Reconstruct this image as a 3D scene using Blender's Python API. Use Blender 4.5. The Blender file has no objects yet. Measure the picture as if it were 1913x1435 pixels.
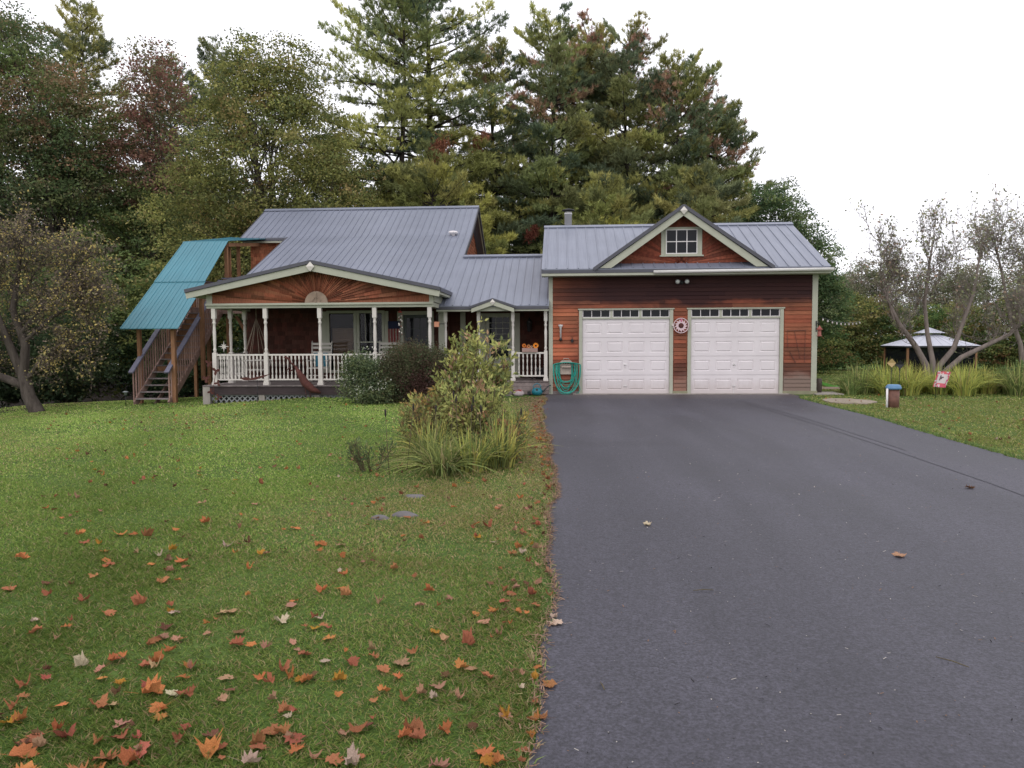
import bpy, math, random
import numpy as np
from math import radians, sin, cos, pi, tan, sqrt, atan2, hypot

random.seed(7)
RNG = np.random.default_rng(7)
SC = bpy.context.scene
COL = SC.collection

# ------------------------------------------------------------------ helpers
def lin(r, g, b):
    f = lambda c: (c/255)/12.92 if c/255 <= .04045 else ((c/255+.055)/1.055)**2.4
    return (f(r), f(g), f(b), 1)

def tag(o, label=None, cat=None, group=None, kind=None):
    if label: o['label'] = label
    if cat: o['category'] = cat
    if group: o['group'] = group
    if kind: o['kind'] = kind
    return o

def thing(name, loc, label, cat, group=None, rz=0):
    o = bpy.data.objects.new(name, None)
    COL.objects.link(o)
    o.location = loc
    o.rotation_euler = (0, 0, rz)
    o.empty_display_size = .1
    return tag(o, label, cat, group)

ORG = {}
def org_of(parent):
    return ORG.get(parent.name) if parent.name in ORG else tuple(parent.location)

def link_mesh(name, me, parent=None, loc=(0, 0, 0), local=False):
    o = bpy.data.objects.new(name, me)
    COL.objects.link(o)
    if parent is not None:
        o.parent = parent
        ORG[o.name] = org_of(parent)
    else:
        o.location = loc
        ORG[o.name] = tuple(loc)
    return o

class MB:
    """collects faces in world coordinates; build() makes one mesh object"""
    def __init__(s):
        s.v = []; s.f = []; s.c = []; s.cur = (1, 1, 1, 1); s.sm = []
    def col(s, *c):
        s.cur = (c[0], c[1], c[2], 1) if len(c) == 3 else (c[0], c[0], c[0], 1); return s
    def add(s, vs, fs, smooth=False):
        n = len(s.v); s.v.extend(vs); s.c.extend([s.cur]*len(vs))
        for f in fs:
            s.f.append(tuple(i+n for i in f)); s.sm.append(smooth)
        return s
    def box(s, x0, y0, z0, x1, y1, z1):
        if x0 > x1: x0, x1 = x1, x0
        if y0 > y1: y0, y1 = y1, y0
        if z0 > z1: z0, z1 = z1, z0
        return s.add([(x0,y0,z0),(x1,y0,z0),(x1,y1,z0),(x0,y1,z0),(x0,y0,z1),(x1,y0,z1),(x1,y1,z1),(x0,y1,z1)],
                     [(0,3,2,1),(4,5,6,7),(0,1,5,4),(1,2,6,5),(2,3,7,6),(3,0,4,7)])
    def beam(s, a, b, w, h, up=(0, 0, 1), off=0.0):
        a = np.array(a, float); b = np.array(b, float); d = b-a; L = np.linalg.norm(d)
        if L < 1e-6: return s
        d /= L; u = np.array(up, float)
        if abs(d@u) > .98: u = np.array((0, 1., 0))
        r = np.cross(d, u); r /= np.linalg.norm(r); u = np.cross(r, d)
        vs = []
        for p in (a, b):
            for sx, sz in ((-1,-1),(1,-1),(1,1),(-1,1)):
                vs.append(tuple(p + r*sx*w/2 + u*(sz*h/2+off)))
        return s.add(vs, [(0,1,2,3),(7,6,5,4),(0,4,5,1),(1,5,6,2),(2,6,7,3),(3,7,4,0)])
    def poly(s, pts, thick=None, n=(0, 0, 1)):
        k = len(pts)
        if thick is None: return s.add([tuple(p) for p in pts], [tuple(range(k))])
        n = np.array(n, float)*thick
        vs = [tuple(p) for p in pts] + [tuple(np.array(p)+n) for p in pts]
        fs = [tuple(range(k))[::-1], tuple(range(k, 2*k))]
        for i in range(k):
            j = (i+1) % k; fs.append((i, j, j+k, i+k))
        return s.add(vs, fs)
    def tube(s, pts, rad, seg=6, caps=True):
        P = [np.array(p, float) for p in pts]; n = len(P)
        if not hasattr(rad, '__len__'): rad = [rad]*n
        vs = []; pu = None
        for i in range(n):
            d = P[min(i+1, n-1)] - P[max(i-1, 0)]; d = d/(np.linalg.norm(d)+1e-9)
            if pu is None: pu = np.array((0, 0, 1.)) if abs(d[2]) < .9 else np.array((1., 0, 0))
            r = np.cross(d, pu); r /= np.linalg.norm(r)+1e-9; pu = np.cross(r, d)
            for k in range(seg):
                a = 2*pi*k/seg; vs.append(tuple(P[i] + (r*cos(a)+pu*sin(a))*rad[i]))
        fs = []
        for i in range(n-1):
            for k in range(seg):
                a = i*seg+k; b = i*seg+(k+1) % seg; fs.append((a, b, b+seg, a+seg))
        if caps:
            fs.append(tuple(range(seg))[::-1]); fs.append(tuple(range((n-1)*seg, n*seg)))
        return s.add(vs, fs, True)
    def lathe(s, c, prof, seg=12, ax=(0, 0, 1)):
        ax = np.array(ax, float)
        r1 = np.cross(ax, (1., 0, 0)) if abs(ax[0]) < .9 else np.cross(ax, (0, 1., 0))
        r1 /= np.linalg.norm(r1); r2 = np.cross(ax, r1); vs = []; fs = []
        for r, z in prof:
            for k in range(seg):
                a = 2*pi*k/seg; vs.append(tuple(np.array(c)+ax*z+(r1*cos(a)+r2*sin(a))*max(r, 1e-4)))
        for i in range(len(prof)-1):
            for k in range(seg):
                a = i*seg+k; b = i*seg+(k+1) % seg; fs.append((a, b, b+seg, a+seg))
        fs.append(tuple(range(seg))[::-1]); fs.append(tuple(range((len(prof)-1)*seg, len(prof)*seg)))
        return s.add(vs, fs, True)
    def ball(s, c, rx, ry, rz, seg=10, rings=7):
        vs = []; fs = []
        for i in range(rings+1):
            t = pi*i/rings
            for k in range(seg):
                a = 2*pi*k/seg
                vs.append((c[0]+rx*max(sin(t), .01)*cos(a), c[1]+ry*max(sin(t), .01)*sin(a), c[2]+rz*cos(t)))
        for i in range(rings):
            for k in range(seg):
                a = i*seg+k; b = i*seg+(k+1) % seg; fs.append((a, a+seg, b+seg, b))
        return s.add(vs, fs, True)
    def build(s, name, m, parent=None, loc=(0, 0, 0), label=None, cat=None, group=None, kind=None):
        org = org_of(parent) if parent is not None else loc
        me = bpy.data.meshes.new(name)
        me.from_pydata([(v[0]-org[0], v[1]-org[1], v[2]-org[2]) for v in s.v], [], s.f)
        at = me.color_attributes.new('Col', 'FLOAT_COLOR', 'POINT')
        at.data.foreach_set('color', np.array(s.c, np.float32).ravel())
        me.polygons.foreach_set('use_smooth', s.sm)
        me.materials.append(m); me.update()
        o = link_mesh(name, me, parent, loc)
        return tag(o, label, cat, group, kind)

def np_mesh(name, verts, faces_n, m, cols):
    """verts (F,k,3) separate polygons with k verts; cols (F,3)"""
    F, k, _ = verts.shape
    me = bpy.data.meshes.new(name)
    me.vertices.add(F*k); me.vertices.foreach_set('co', verts.astype(np.float32).ravel())
    me.loops.add(F*k); me.loops.foreach_set('vertex_index', np.arange(F*k, dtype=np.int32))
    me.polygons.add(F); me.polygons.foreach_set('loop_start', np.arange(0, F*k, k, dtype=np.int32))
    at = me.color_attributes.new('Col', 'FLOAT_COLOR', 'POINT')
    c = np.ones((F, k, 4), np.float32); c[:, :, :3] = cols[:, None, :]
    at.data.foreach_set('color', c.ravel())
    me.materials.append(m); me.update(calc_edges=True)
    return me

def dup(root, loc=None, rz=None, label=None, group=None, scale=None):
    r = root.copy(); COL.objects.link(r)
    if loc is not None: r.location = loc
    if rz is not None: r.rotation_euler[2] = rz
    if scale is not None: r.scale = scale if hasattr(scale, '__len__') else (scale,)*3
    if label: r['label'] = label
    if group: r['group'] = group
    for ch in list(root.children):
        c = ch.copy(); COL.objects.link(c); c.parent = r
        for g in list(ch.children):
            d = g.copy(); COL.objects.link(d); d.parent = c
    return r

# ------------------------------------------------------------------ materials
class NT:
    def __init__(s, name):
        s.m = bpy.data.materials.new(name); s.m.use_nodes = True
        s.t = s.m.node_tree; s.t.nodes.clear()
        s.out = s.n('ShaderNodeOutputMaterial')
    def n(s, ty, **kw):
        x = s.t.nodes.new(ty)
        for k, v in kw.items(): setattr(x, k, v)
        return x
    def l(s, a, b): s.t.links.new(a, b)
    def coord(s, kind='Object', scale=(1, 1, 1)):
        c = s.n('ShaderNodeTexCoord'); mp = s.n('ShaderNodeMapping')
        mp.inputs['Scale'].default_value = scale
        s.l(c.outputs[kind], mp.inputs[0]); return mp.outputs[0]
    def noise(s, vec, scale, detail=4, rough=.55, dist=0):
        x = s.n('ShaderNodeTexNoise'); x.inputs['Scale'].default_value = scale
        x.inputs['Detail'].default_value = detail; x.inputs['Roughness'].default_value = rough
        x.inputs['Distortion'].default_value = dist
        s.l(vec, x.inputs['Vector']); return x.outputs['Fac']
    def ramp(s, fac, stops):
        x = s.n('ShaderNodeValToRGB'); e = x.color_ramp.elements
        while len(e) < len(stops): e.new(.5)
        for i, (p, c) in enumerate(stops):
            e[i].position = p; e[i].color = c if len(c) == 4 else (*c, 1)
        s.l(fac, x.inputs[0]); return x.outputs[0]
    def mix(s, fac, a, b, mode='MIX'):
        x = s.n('ShaderNodeMix', data_type='RGBA', blend_type=mode)
        for sock, v in ((x.inputs[0], fac), (x.inputs[6], a), (x.inputs[7], b)):
            if hasattr(v, 'is_output'): s.l(v, sock)
            elif hasattr(v, '__len__'): sock.default_value = v if len(v) == 4 else (*v, 1)
            else: sock.default_value = v
        return x.outputs[2]
    def attr(s, name='Col'):
        x = s.n('ShaderNodeAttribute'); x.attribute_name = name; return x.outputs['Color']
    def math(s, op, a, b=None, c=None, clamp=False):
        x = s.n('ShaderNodeMath', operation=op); x.use_clamp = clamp
        for i, v in enumerate((a, b, c)):
            if v is None: continue
            if hasattr(v, 'is_output'): s.l(v, x.inputs[i])
            else: x.inputs[i].default_value = v
        return x.outputs[0]
    def princ(s, color, rough=.6, metal=0, spec=.5, bump=None, bstr=.3, bdist=.01, alpha=None, coat=0):
        p = s.n('ShaderNodeBsdfPrincipled')
        for nm, v in (('Base Color', color), ('Roughness', rough), ('Metallic', metal), ('Specular IOR Level', spec), ('Coat Weight', coat)):
            if hasattr(v, 'is_output'): s.l(v, p.inputs[nm])
            elif hasattr(v, '__len__'): p.inputs[nm].default_value = v if len(v) == 4 else (*v, 1)
            else: p.inputs[nm].default_value = v
        if bump is not None:
            b = s.n('ShaderNodeBump'); b.inputs['Strength'].default_value = bstr; b.inputs['Distance'].default_value = bdist
            s.l(bump, b.inputs['Height']); s.l(b.outputs[0], p.inputs['Normal'])
        s.l(p.outputs[0], s.out.inputs[0]); return p

def mat_plain(name, rgb, rough=.6, metal=0, var=.12, scale=6, spec=.4, bump=.15, use_col=False, stretch=(1, 1, 1)):
    t = NT(name); v = t.coord('Object', stretch); nz = t.noise(v, scale, 5)
    c = t.ramp(nz, [(.25, tuple(x*(1-var) for x in rgb[:3])), (.75, tuple(min(1, x*(1+var)) for x in rgb[:3]))])
    if use_col: c = t.mix(1, c, t.attr(), 'MULTIPLY')
    t.princ(c, rough, metal, spec, t.noise(v, scale*6, 3), bump, .004)
    return t.m

def mat_wood(name, base=(1, 1, 1), rough=.75, grain=(1, 1, 14), stain=None, var=.35, use_col=True):
    """grain = mapping scale (low along the board)"""
    t = NT(name); v = t.coord('Object', grain)
    g = t.noise(v, 5, 6, .65, .3)
    c = t.ramp(g, [(.3, tuple(x*(1-var) for x in base)), (.7, tuple(min(1, x*(1+var*.5)) for x in base))])
    if use_col: c = t.mix(1, c, t.attr(), 'MULTIPLY')
    blot = t.noise(t.coord('Object'), 1.3, 5, .6)
    c = t.mix(t.math('MULTIPLY', t.ramp(blot, [(.45, (0, 0, 0)), (.75, (1, 1, 1))]), .35), c, (.03, .018, .014, 1))
    if stain: c = stain(t, c)
    t.princ(c, rough, 0, .25, g, .35, .004)
    return t.m

def mat_leaf(name, transl=.3, val=1.3, sat=.9):
    t = NT(name)
    oi = t.n('ShaderNodeObjectInfo')
    hs = t.n('ShaderNodeHueSaturation')
    t.l(t.attr(), hs.inputs['Color'])
    t.l(t.math('MULTIPLY_ADD', oi.outputs['Random'], .03, .485), hs.inputs['Hue'])
    t.l(t.math('MULTIPLY_ADD', oi.outputs['Random'], .25, val), hs.inputs['Value']); hs.inputs['Saturation'].default_value = sat
    c = hs.outputs[0]
    d = t.n('ShaderNodeBsdfDiffuse'); tr = t.n('ShaderNodeBsdfTranslucent'); mx = t.n('ShaderNodeMixShader')
    mx.inputs[0].default_value = transl
    t.l(c, d.inputs[0]); t.l(c, tr.inputs[0]); t.l(d.outputs[0], mx.inputs[1]); t.l(tr.outputs[0], mx.inputs[2])
    t.l(mx.outputs[0], t.out.inputs[0]); return t.m

def garage_stain(t, c):
    # boards kept dark by old stain above the doors, bleached grey by splash-back near the ground
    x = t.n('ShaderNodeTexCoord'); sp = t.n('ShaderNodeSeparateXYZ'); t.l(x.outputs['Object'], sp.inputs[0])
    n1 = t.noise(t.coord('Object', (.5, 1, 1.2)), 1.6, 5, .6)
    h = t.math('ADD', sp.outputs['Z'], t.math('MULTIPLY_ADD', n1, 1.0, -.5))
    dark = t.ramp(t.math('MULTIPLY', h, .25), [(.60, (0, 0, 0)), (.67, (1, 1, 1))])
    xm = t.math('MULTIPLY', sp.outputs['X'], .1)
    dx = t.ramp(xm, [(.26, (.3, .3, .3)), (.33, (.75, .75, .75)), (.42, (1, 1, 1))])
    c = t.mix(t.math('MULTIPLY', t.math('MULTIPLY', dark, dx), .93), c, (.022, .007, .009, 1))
    grey = t.ramp(t.math('MULTIPLY', h, .25), [(.09, (1, 1, 1)), (.16, (0, 0, 0))])
    gx = t.ramp(xm, [(.45, (.25, .25, .25)), (.62, (.6, .6, .6)), (.9, (1, 1, 1))])
    c = t.mix(t.math('MULTIPLY', t.math('MULTIPLY', grey, gx), .9), c, (.20, .15, .125, 1))
    band = t.ramp(t.math('MULTIPLY', h, .25), [(.10, (0, 0, 0)), (.16, (1, 1, 1)), (.28, (0, 0, 0))])
    c = t.mix(t.math('MULTIPLY', t.math('MULTIPLY', band, gx), .7), c, (.035, .02, .018, 1))
    left = t.ramp(xm, [(.30, (1, 1, 1)), (.345, (0, 0, 0))]); mid = t.ramp(t.math('MULTIPLY', h, .25), [(.16, (0, 0, 0)), (.24, (1, 1, 1)), (.56, (1, 1, 1)), (.64, (0, 0, 0))])
    return t.mix(t.math('MULTIPLY', t.math('MULTIPLY', left, mid), .55), c, t.mix(1, (.52, .15, .07, 1), t.attr(), 'MULTIPLY'))

M = {}
M['clap'] = mat_wood('cedar_clapboard', (.32, .098, .050), .7, (1.2, 1, 18), garage_stain)
M['shingle'] = mat_wood('cedar_shingle', (.34, .125, .068), .85, (16, 1, 1.5), var=.5)
M['shingle_shaded'] = mat_wood('shaded_cedar_shingle', (.10, .038, .028), .85, (16, 1, 1.5))  # porch and entry shade put into a darker copy of the shingle colour
M['sage'] = mat_plain('sage_paint', (.39, .395, .315), .6, var=.08, scale=3)
M['cream'] = mat_plain('cream_paint', (.62, .58, .53), .55, var=.06, scale=4)
M['white'] = mat_plain('white_paint', (.74, .70, .70), .5, var=.05, scale=4)
M['roof'] = None
def mk_roof(name, rgb, rough=.42):
    t = NT(name); v = t.coord('Object'); nz = t.noise(v, .7, 5, .6)
    sv = t.coord('Object', (9, .35, .35)); st = t.noise(sv, 2.2, 4, .6)
    c = t.ramp(nz, [(.3, tuple(x*.9 for x in rgb)), (.7, tuple(x*1.08 for x in rgb))])
    c = t.mix(t.math('MULTIPLY', t.ramp(st, [(.45, (0, 0, 0)), (.8, (1, 1, 1))]), .38), c, tuple(x*.62 for x in rgb)+(1,))
    r = t.math('MULTIPLY_ADD', st, .2, rough-.1)
    t.princ(c, r, 0, .5, nz, .05, .01); return t.m
M['roof'] = mk_roof('grey_metal_roof', (.185, .20, .252))
M['teal'] = mk_roof('teal_metal_roof', (.055, .20, .25), .5)
M['flash'] = mat_plain('dark_metal_trim', (.075, .075, .09), .45, var=.1)
M['gutter'] = mat_plain('pale_metal_gutter', (.60, .58, .56), .4, var=.06)
M['deck'] = mat_wood('weathered_deck_wood', (.22, .19, .185), .8, (2, 14, 2), use_col=True)
M['deckdark'] = mat_wood('dark_wet_deck_board', (.055, .04, .042), .7, (1.5, 1, 14))
M['post'] = mat_wood('treated_post_wood', (.33, .17, .09), .75, (12, 12, 1.2))
M['balw'] = mat_wood('stair_baluster_wood', (.36, .24, .20), .8, (12, 12, 1.2))
M['railblue'] = mat_plain('weathered_blue_grey_rail', (.17, .165, .225), .6, var=.2, scale=5)
M['lattice'] = mat_plain('grey_lattice', (.24, .25, .25), .7)
M['concrete'] = mat_plain('concrete', (.30, .27, .24), .9, var=.2, scale=5, bump=.4)
M['glass'] = NT('dark_window_glass'); M['glass'].princ((.008, .009, .012), .05, 0, .2); M['glass'] = M['glass'].m
t = NT('clear_window_glass'); g = t.n('ShaderNodeBsdfGlossy'); g.inputs['Roughness'].default_value = .03
tr = t.n('ShaderNodeBsdfTransparent'); tr.inputs[0].default_value = (.8, .8, .82, 1); fr = t.n('ShaderNodeFresnel'); fr.inputs[0].default_value = 1.25
mx = t.n('ShaderNodeMixShader'); t.l(fr.outputs[0], mx.inputs[0]); t.l(tr.outputs[0], mx.inputs[1]); t.l(g.outputs[0], mx.inputs[2]); t.l(mx.outputs[0], t.out.inputs[0])
M['clear'] = t.m
t = NT('garage_door_paint'); v = t.coord('Object'); sp = t.n('ShaderNodeSeparateXYZ'); t.l(v, sp.inputs[0])
c = t.ramp(t.noise(v, 1.5, 4), [(.3, (.66, .61, .62)), (.7, (.72, .67, .68))])
dz = t.math('ADD', sp.outputs['Z'], t.math('MULTIPLY', t.noise(t.coord('Object', (3, 1, 1)), 3, 5, .7), -.35))
c = t.mix(t.math('MULTIPLY', t.ramp(dz, [(-.0, (1, 1, 1)), (.30, (0, 0, 0))]), .45), c, (.42, .35, .32, 1))
t.princ(c, .5, 0, .4); M['door'] = t.m
M['metal'] = mat_plain('galvanised_metal', (.72, .70, .69), .4, .3, var=.1)
M['rust'] = mat_plain('rusty_steel', (.085, .028, .022), .85, var=.4, scale=14, bump=.4)
M['iron'] = mat_plain('black_iron', (.015, .015, .017), .5)
M['bark'] = None
def mk_bark(name, a, b, sc=8):
    t = NT(name); v = t.coord('Object', (1, 1, .25)); nz = t.noise(v, sc, 6, .7, .4)
    t.princ(t.ramp(nz, [(.3, a), (.7, b)]), .9, 0, .2, nz, .7, .03); return t.m
M['bark'] = mk_bark('grey_brown_bark', (.035, .027, .022), (.12, .10, .085))
M['barkpale'] = mk_bark('pale_bark', (.13, .105, .095), (.27, .225, .20))
M['barkdark'] = mk_bark('dark_pine_bark', (.02, .016, .015), (.07, .055, .048))
M['leaf'] = mat_leaf('foliage', .38, 1.45, .92)
M['grass'] = mat_leaf('grass_blades', .4, 1.5, .97)
M['needle'] = mat_leaf('needles', .25, 1.5, .95)
M['stem'] = mat_plain('green_brown_stem', (.10, .08, .04), .8)

# ------------------------------------------------------------------ terrain
def sstep(a, b, x):
    t = np.clip((np.asarray(x, float)-a)/(b-a), 0, 1); return t*t*(3-2*t)
def ground(X, Y):
    X = np.asarray(X, float); Y = np.asarray(Y, float)
    z = -.05*np.maximum(0, -7-X)*sstep(9, 20, Y)
    z = z - .05*np.maximum(0, Y-24)*sstep(-9, -12, X)*sstep(60, 30, Y)
    z = z - .8*sstep(22, 37, Y)*sstep(6.5, 9, X)
    z = z + .02*np.sin(X*.9+1)*np.sin(Y*.7)*sstep(.3, 1.5, -X)
    z = z + .02*np.sin(X*.7)*np.sin(Y*.6)*sstep(7, 9, X)
    return z
def g(x, y): return float(ground(x, y))

def drive_l(y): return -.1 - .35*float(sstep(8, 18, y)) + .03*sin(y*1.7)+.02*sin(y*4.1+1)
def drive_r(y): return 5.85 + .3*float(sstep(9, 17, y)) + .02*sin(y*1.3) + (.25*float(sstep(20.3, 21.4, y)))

# ground grid
def grid_mesh(name, xs, ys, m, zoff=0):
    XX, YY = np.meshgrid(xs, ys); ZZ = ground(XX, YY)+zoff
    nx, ny = len(xs), len(ys)
    v = np.stack([XX, YY, ZZ], -1).reshape(-1, 3)
    f = [(j*nx+i, j*nx+i+1, (j+1)*nx+i+1, (j+1)*nx+i) for j in range(ny-1) for i in range(nx-1)]
    me = bpy.data.meshes.new(name); me.from_pydata(v.tolist(), [], f)
    me.polygons.foreach_set('use_smooth', [True]*len(f)); me.materials.append(m); me.update()
    return me
xs = np.concatenate([np.array([-400, -200, -120, -80, -60]), np.arange(-45, 45, .5), np.array([60, 80, 120, 200, 400])])
ys = np.concatenate([np.array([-60, -20, -8]), np.arange(-2, 70, .5), np.array([80, 100, 150, 250, 450])])
t = NT('lawn_soil_and_grass'); v = t.coord('Object')
n1 = t.noise(v, .55, 5, .6); n2 = t.noise(v, 9, 5, .7); n3 = t.noise(v, 55, 4, .7)
c = t.ramp(n1, [(.35, (.075, .125, .032)), (.6, (.11, .16, .045)), (.75, (.17, .165, .07))])
c = t.mix(.7, c, t.ramp(n2, [(.3, (.45, .5, .4)), (.7, (1.25, 1.3, 1.1))]), 'MULTIPLY')
c = t.mix(.8, c, t.ramp(n3, [(.3, (.35, .38, .3)), (.7, (1.5, 1.5, 1.4))]), 'MULTIPLY')
# bare needle-covered strip by the asphalt, dark leaf litter under the woods
sp = t.n('ShaderNodeSeparateXYZ'); t.l(v, sp.inputs[0])
dl = t.math('ADD', sp.outputs['X'], t.math('MULTIPLY_ADD', n2, .35, -.1))
strip = t.ramp(t.math('MULTIPLY_ADD', dl, .5, .7), [(.40, (0, 0, 0)), (.53, (1, 1, 1))])
nearhouse = t.ramp(t.math('MULTIPLY', sp.outputs['Y'], .04), [(.28, (0, 0, 0)), (.62, (1, 1, 1))])
lim = t.ramp(t.math('MULTIPLY', sp.outputs['X'], .1), [(.5, (1, 1, 1)), (.56, (0, 0, 0))])
needle = t.ramp(n3, [(.3, (.15, .08, .05)), (.7, (.34, .19, .12))])
edge = t.ramp(dl, [(.0, (0, 0, 0)), (.05, (1, 1, 1))])
c = t.mix(t.math('MULTIPLY', t.math('MULTIPLY', strip, nearhouse), lim), c, needle)
vx = t.math('MULTIPLY_ADD', sp.outputs['X'], -1, -11.6)
wd = t.math('MINIMUM', t.math('MULTIPLY_ADD', sp.outputs['Y'], 1, t.math('MULTIPLY_ADD', sp.outputs['X'], 1.35, -9.6)), 200)
wood = t.ramp(t.math('MULTIPLY_ADD', t.math('ADD', t.math('MULTIPLY_ADD', sp.outputs['X'], -1.45, sp.outputs['Y']), t.math('MULTIPLY', n2, 1.5)), .01, 0), [(.449, (0, 0, 0)), (.462, (1, 1, 1))])
leftm = t.ramp(t.math('MULTIPLY_ADD', sp.outputs['X'], -.02, .5), [(.5, (0, 0, 0)), (.52, (1, 1, 1))])
c = t.mix(t.math('MULTIPLY', wood, leftm), c, (.022, .015, .010, 1))
t.princ(c, .95, 0, .15, n3, .8, .03)
me = grid_mesh('lawn', xs, ys, t.m)
lawn = link_mesh('lawn', me); tag(lawn, 'green mown lawn with brown patches around the house and driveway', 'lawn', kind='structure')

# driveway
t = NT('asphalt'); v = t.coord('Object')
n1 = t.noise(v, .35, 4, .6, .6); n2 = t.noise(v, 60, 3, .8); n3 = t.noise(v, 230, 2, .6)
vs = t.coord('Object', (1.6, .16, 1)); n4 = t.noise(vs, 1.1, 3, .5, .5)
c = t.ramp(n1, [(.3, (.033, .031, .042)), (.7, (.056, .053, .069))])
c = t.mix(.5, c, t.ramp(n4, [(.35, (.66, .66, .68)), (.65, (1.2, 1.2, 1.2))]), 'MULTIPLY')
c = t.mix(1, c, t.ramp(n2, [(.36, (.5, .5, .5)), (.64, (1.5, 1.5, 1.5))]), 'MULTIPLY')
n5 = t.noise(v, 22, 3, .7); c = t.mix(.6, c, t.ramp(n5, [(.35, (.7, .7, .7)), (.65, (1.25, 1.25, 1.25))]), 'MULTIPLY')
c = t.mix(t.ramp(n3, [(.70, (0, 0, 0)), (.78, (1, 1, 1))]), c, (.17, .165, .18, 1))
c = t.mix(t.ramp(n3, [(.25, (1, 1, 1)), (.34, (0, 0, 0))]), c, (.02, .02, .025, 1))
sp = t.n('ShaderNodeSeparateXYZ'); t.l(v, sp.inputs[0])
dust = t.math('MULTIPLY', t.ramp(t.math('MULTIPLY', sp.outputs['Y'], .04), [(.80, (0, 0, 0)), (.865, (1, 1, 1))]), t.ramp(t.noise(t.coord('Object', (.6, 3, 1)), 1.5, 5, .7), [(.35, (0, 0, 0)), (.75, (1, 1, 1))]))
c = t.mix(t.math('MULTIPLY', dust, .75), c, (.19, .15, .13, 1))
bp = t.math('ADD', n2, t.math('MULTIPLY', n3, .5))
t.princ(c, t.math('MULTIPLY_ADD', n1, .25, .5), 0, .5, bp, .45, .006)
ysd = np.concatenate([[-25, -5], np.arange(1.5, 21.97, .06)]); vv = []; ff = []
random.seed(3)
for i, y in enumerate(ysd):
    jl = random.uniform(-.018, .018); jr = random.uniform(-.03, .03)
    a, b = drive_l(y)+jl, drive_r(y)+jr
    for k in range(5): vv.append((a+(b-a)*k/4, y, .012))
    if i:
        for k in range(4):
            q = (i-1)*5+k; ff.append((q, q+1, q+6, q+5))
me = bpy.data.meshes.new('driveway'); me.from_pydata(vv, [], ff); me.materials.append(t.m)
drv = link_mesh('driveway', me); tag(drv, 'smooth dark blue-grey asphalt driveway leading to the garage doors', 'driveway', kind='structure')
# apron crack in front of doors (concrete sill) and the long tar seam
mb = MB().box(.3, 21.80, -.05, 6.3, 22.0, .03); mb.build('garage_threshold', M['concrete'], None, (3, 21.9, 0), 'strip of worn concrete sill along the foot of the garage doors', 'sill')
seam = MB(); seam.cur = (1, 1, 1, 1)
SP = [(4.35, 19.6), (4.5, 17), (4.6, 14), (4.62, 11), (4.6, 8.5), (4.5, 6.5), (4.42, 5)]
for off in (0, .16):
    for (x0, y0), (x1, y1) in zip(SP[:-1], SP[1:]):
        if off and y0 < 12: continue
        seam.add([(x0+off, y0, .0165), (x0+off+.022, y0, .0165), (x1+off+.022, y1, .0165), (x1+off, y1, .0165)], [(0, 1, 2, 3)])
seam.build('asphalt_seam', mat_plain('old_tar', (.045, .043, .055), .6), None, (4.5, 12, 0), 'thin dark tar seams running along the right half of the driveway', 'seam', kind='structure')

# ------------------------------------------------------------------ house
house = thing('house', (-3, 22, 0), 'low timber house with grey metal roofs, front porch and attached two-door garage', 'house')
def part(mb, name, m, parent=None, label=None, kind=None):
    return mb.build(name, m, parent or house, label=label, kind=kind)

def clip_v(poly, u):
    ys = []
    n = len(poly)
    for i in range(n):
        (x0, y0), (x1, y1) = poly[i], poly[(i+1) % n]
        if (x0-u)*(x1-u) < 0: ys.append(y0+(y1-y0)*(u-x0)/(x1-x0))
    return (min(ys), max(ys)) if len(ys) >= 2 else None

def metal_sheet(poly_xy, zf, spacing=.24, ribaxis='Y', thick=.035, rib=.028, phase=.1, ribs=True):
    """poly in plan, zf(x,y) plane height; ribs run along ribaxis"""
    mb = MB()
    mb.poly([(x, y, zf(x, y)-thick) for x, y in poly_xy], thick)
    if ribs:
        P = poly_xy if ribaxis == 'Y' else [(y, x) for x, y in poly_xy]
        u = min(p[0] for p in P)+phase; mx_ = max(p[0] for p in P)
        while u < mx_-.02:
            r = clip_v(P, u)
            if r and r[1]-r[0] > .1:
                a, b = r
                if ribaxis == 'Y': p0 = (u, a+.01, zf(u, a+.01)); p1 = (u, b-.01, zf(u, b-.01))
                else: p0 = (a+.01, u, zf(a+.01, u)); p1 = (b-.01, u, zf(b-.01, u))
                mb.beam(p0, p1, rib, .03, off=.006)
                if spacing > .2:
                    for q in (-.006-.5*rib,):
                        pass
            u += spacing
    return mb

def boards(mb, x0, x1, z0, z1, y, holes=(), h=.112, seed=1, tones=(.5, 1.2), reach=3.2):
    """clapboards on a wall facing -Y, each strip a tilted wedge with butt joints"""
    r = random.Random(seed); z = z0
    while z < z1-.01:
        zt = min(z+h+.012, z1); segs = [(x0, x1)]
        for (a, b, c, d) in holes:
            if zt-.012 > c+.002 and z < d-.002:
                ns = []
                for s0, s1 in segs:
                    if b <= s0 or a >= s1: ns.append((s0, s1)); continue
                    if a > s0: ns.append((s0, a))
                    if b < s1: ns.append((b, s1))
                segs = ns
        for s0, s1 in segs:
            x = s0
            while x < s1-.001:
                e = min(s1, x+r.uniform(1.2, reach))
                if s1-e < .25: e = s1
                tn = r.uniform(*tones); rd = r.uniform(.85, 1.15)
                mb.col(tn, tn*rd, tn*rd)
                w = r.uniform(.020, .032)
                zz = z+r.uniform(-.004, .004)
                mb.add([(x, y, zz), (e-.003, y, zz), (e-.003, y-w, zz), (x, y-w, zz), (x, y, zt), (e-.003, y, zt), (e-.003, y-.004, zt), (x, y-.004, zt)],
                       [(0,3,2,1),(4,5,6,7),(3,7,6,2),(0,4,7,3),(1,2,6,5),(0,1,5,4)])
                x = e
        z += h
    return mb

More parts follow.
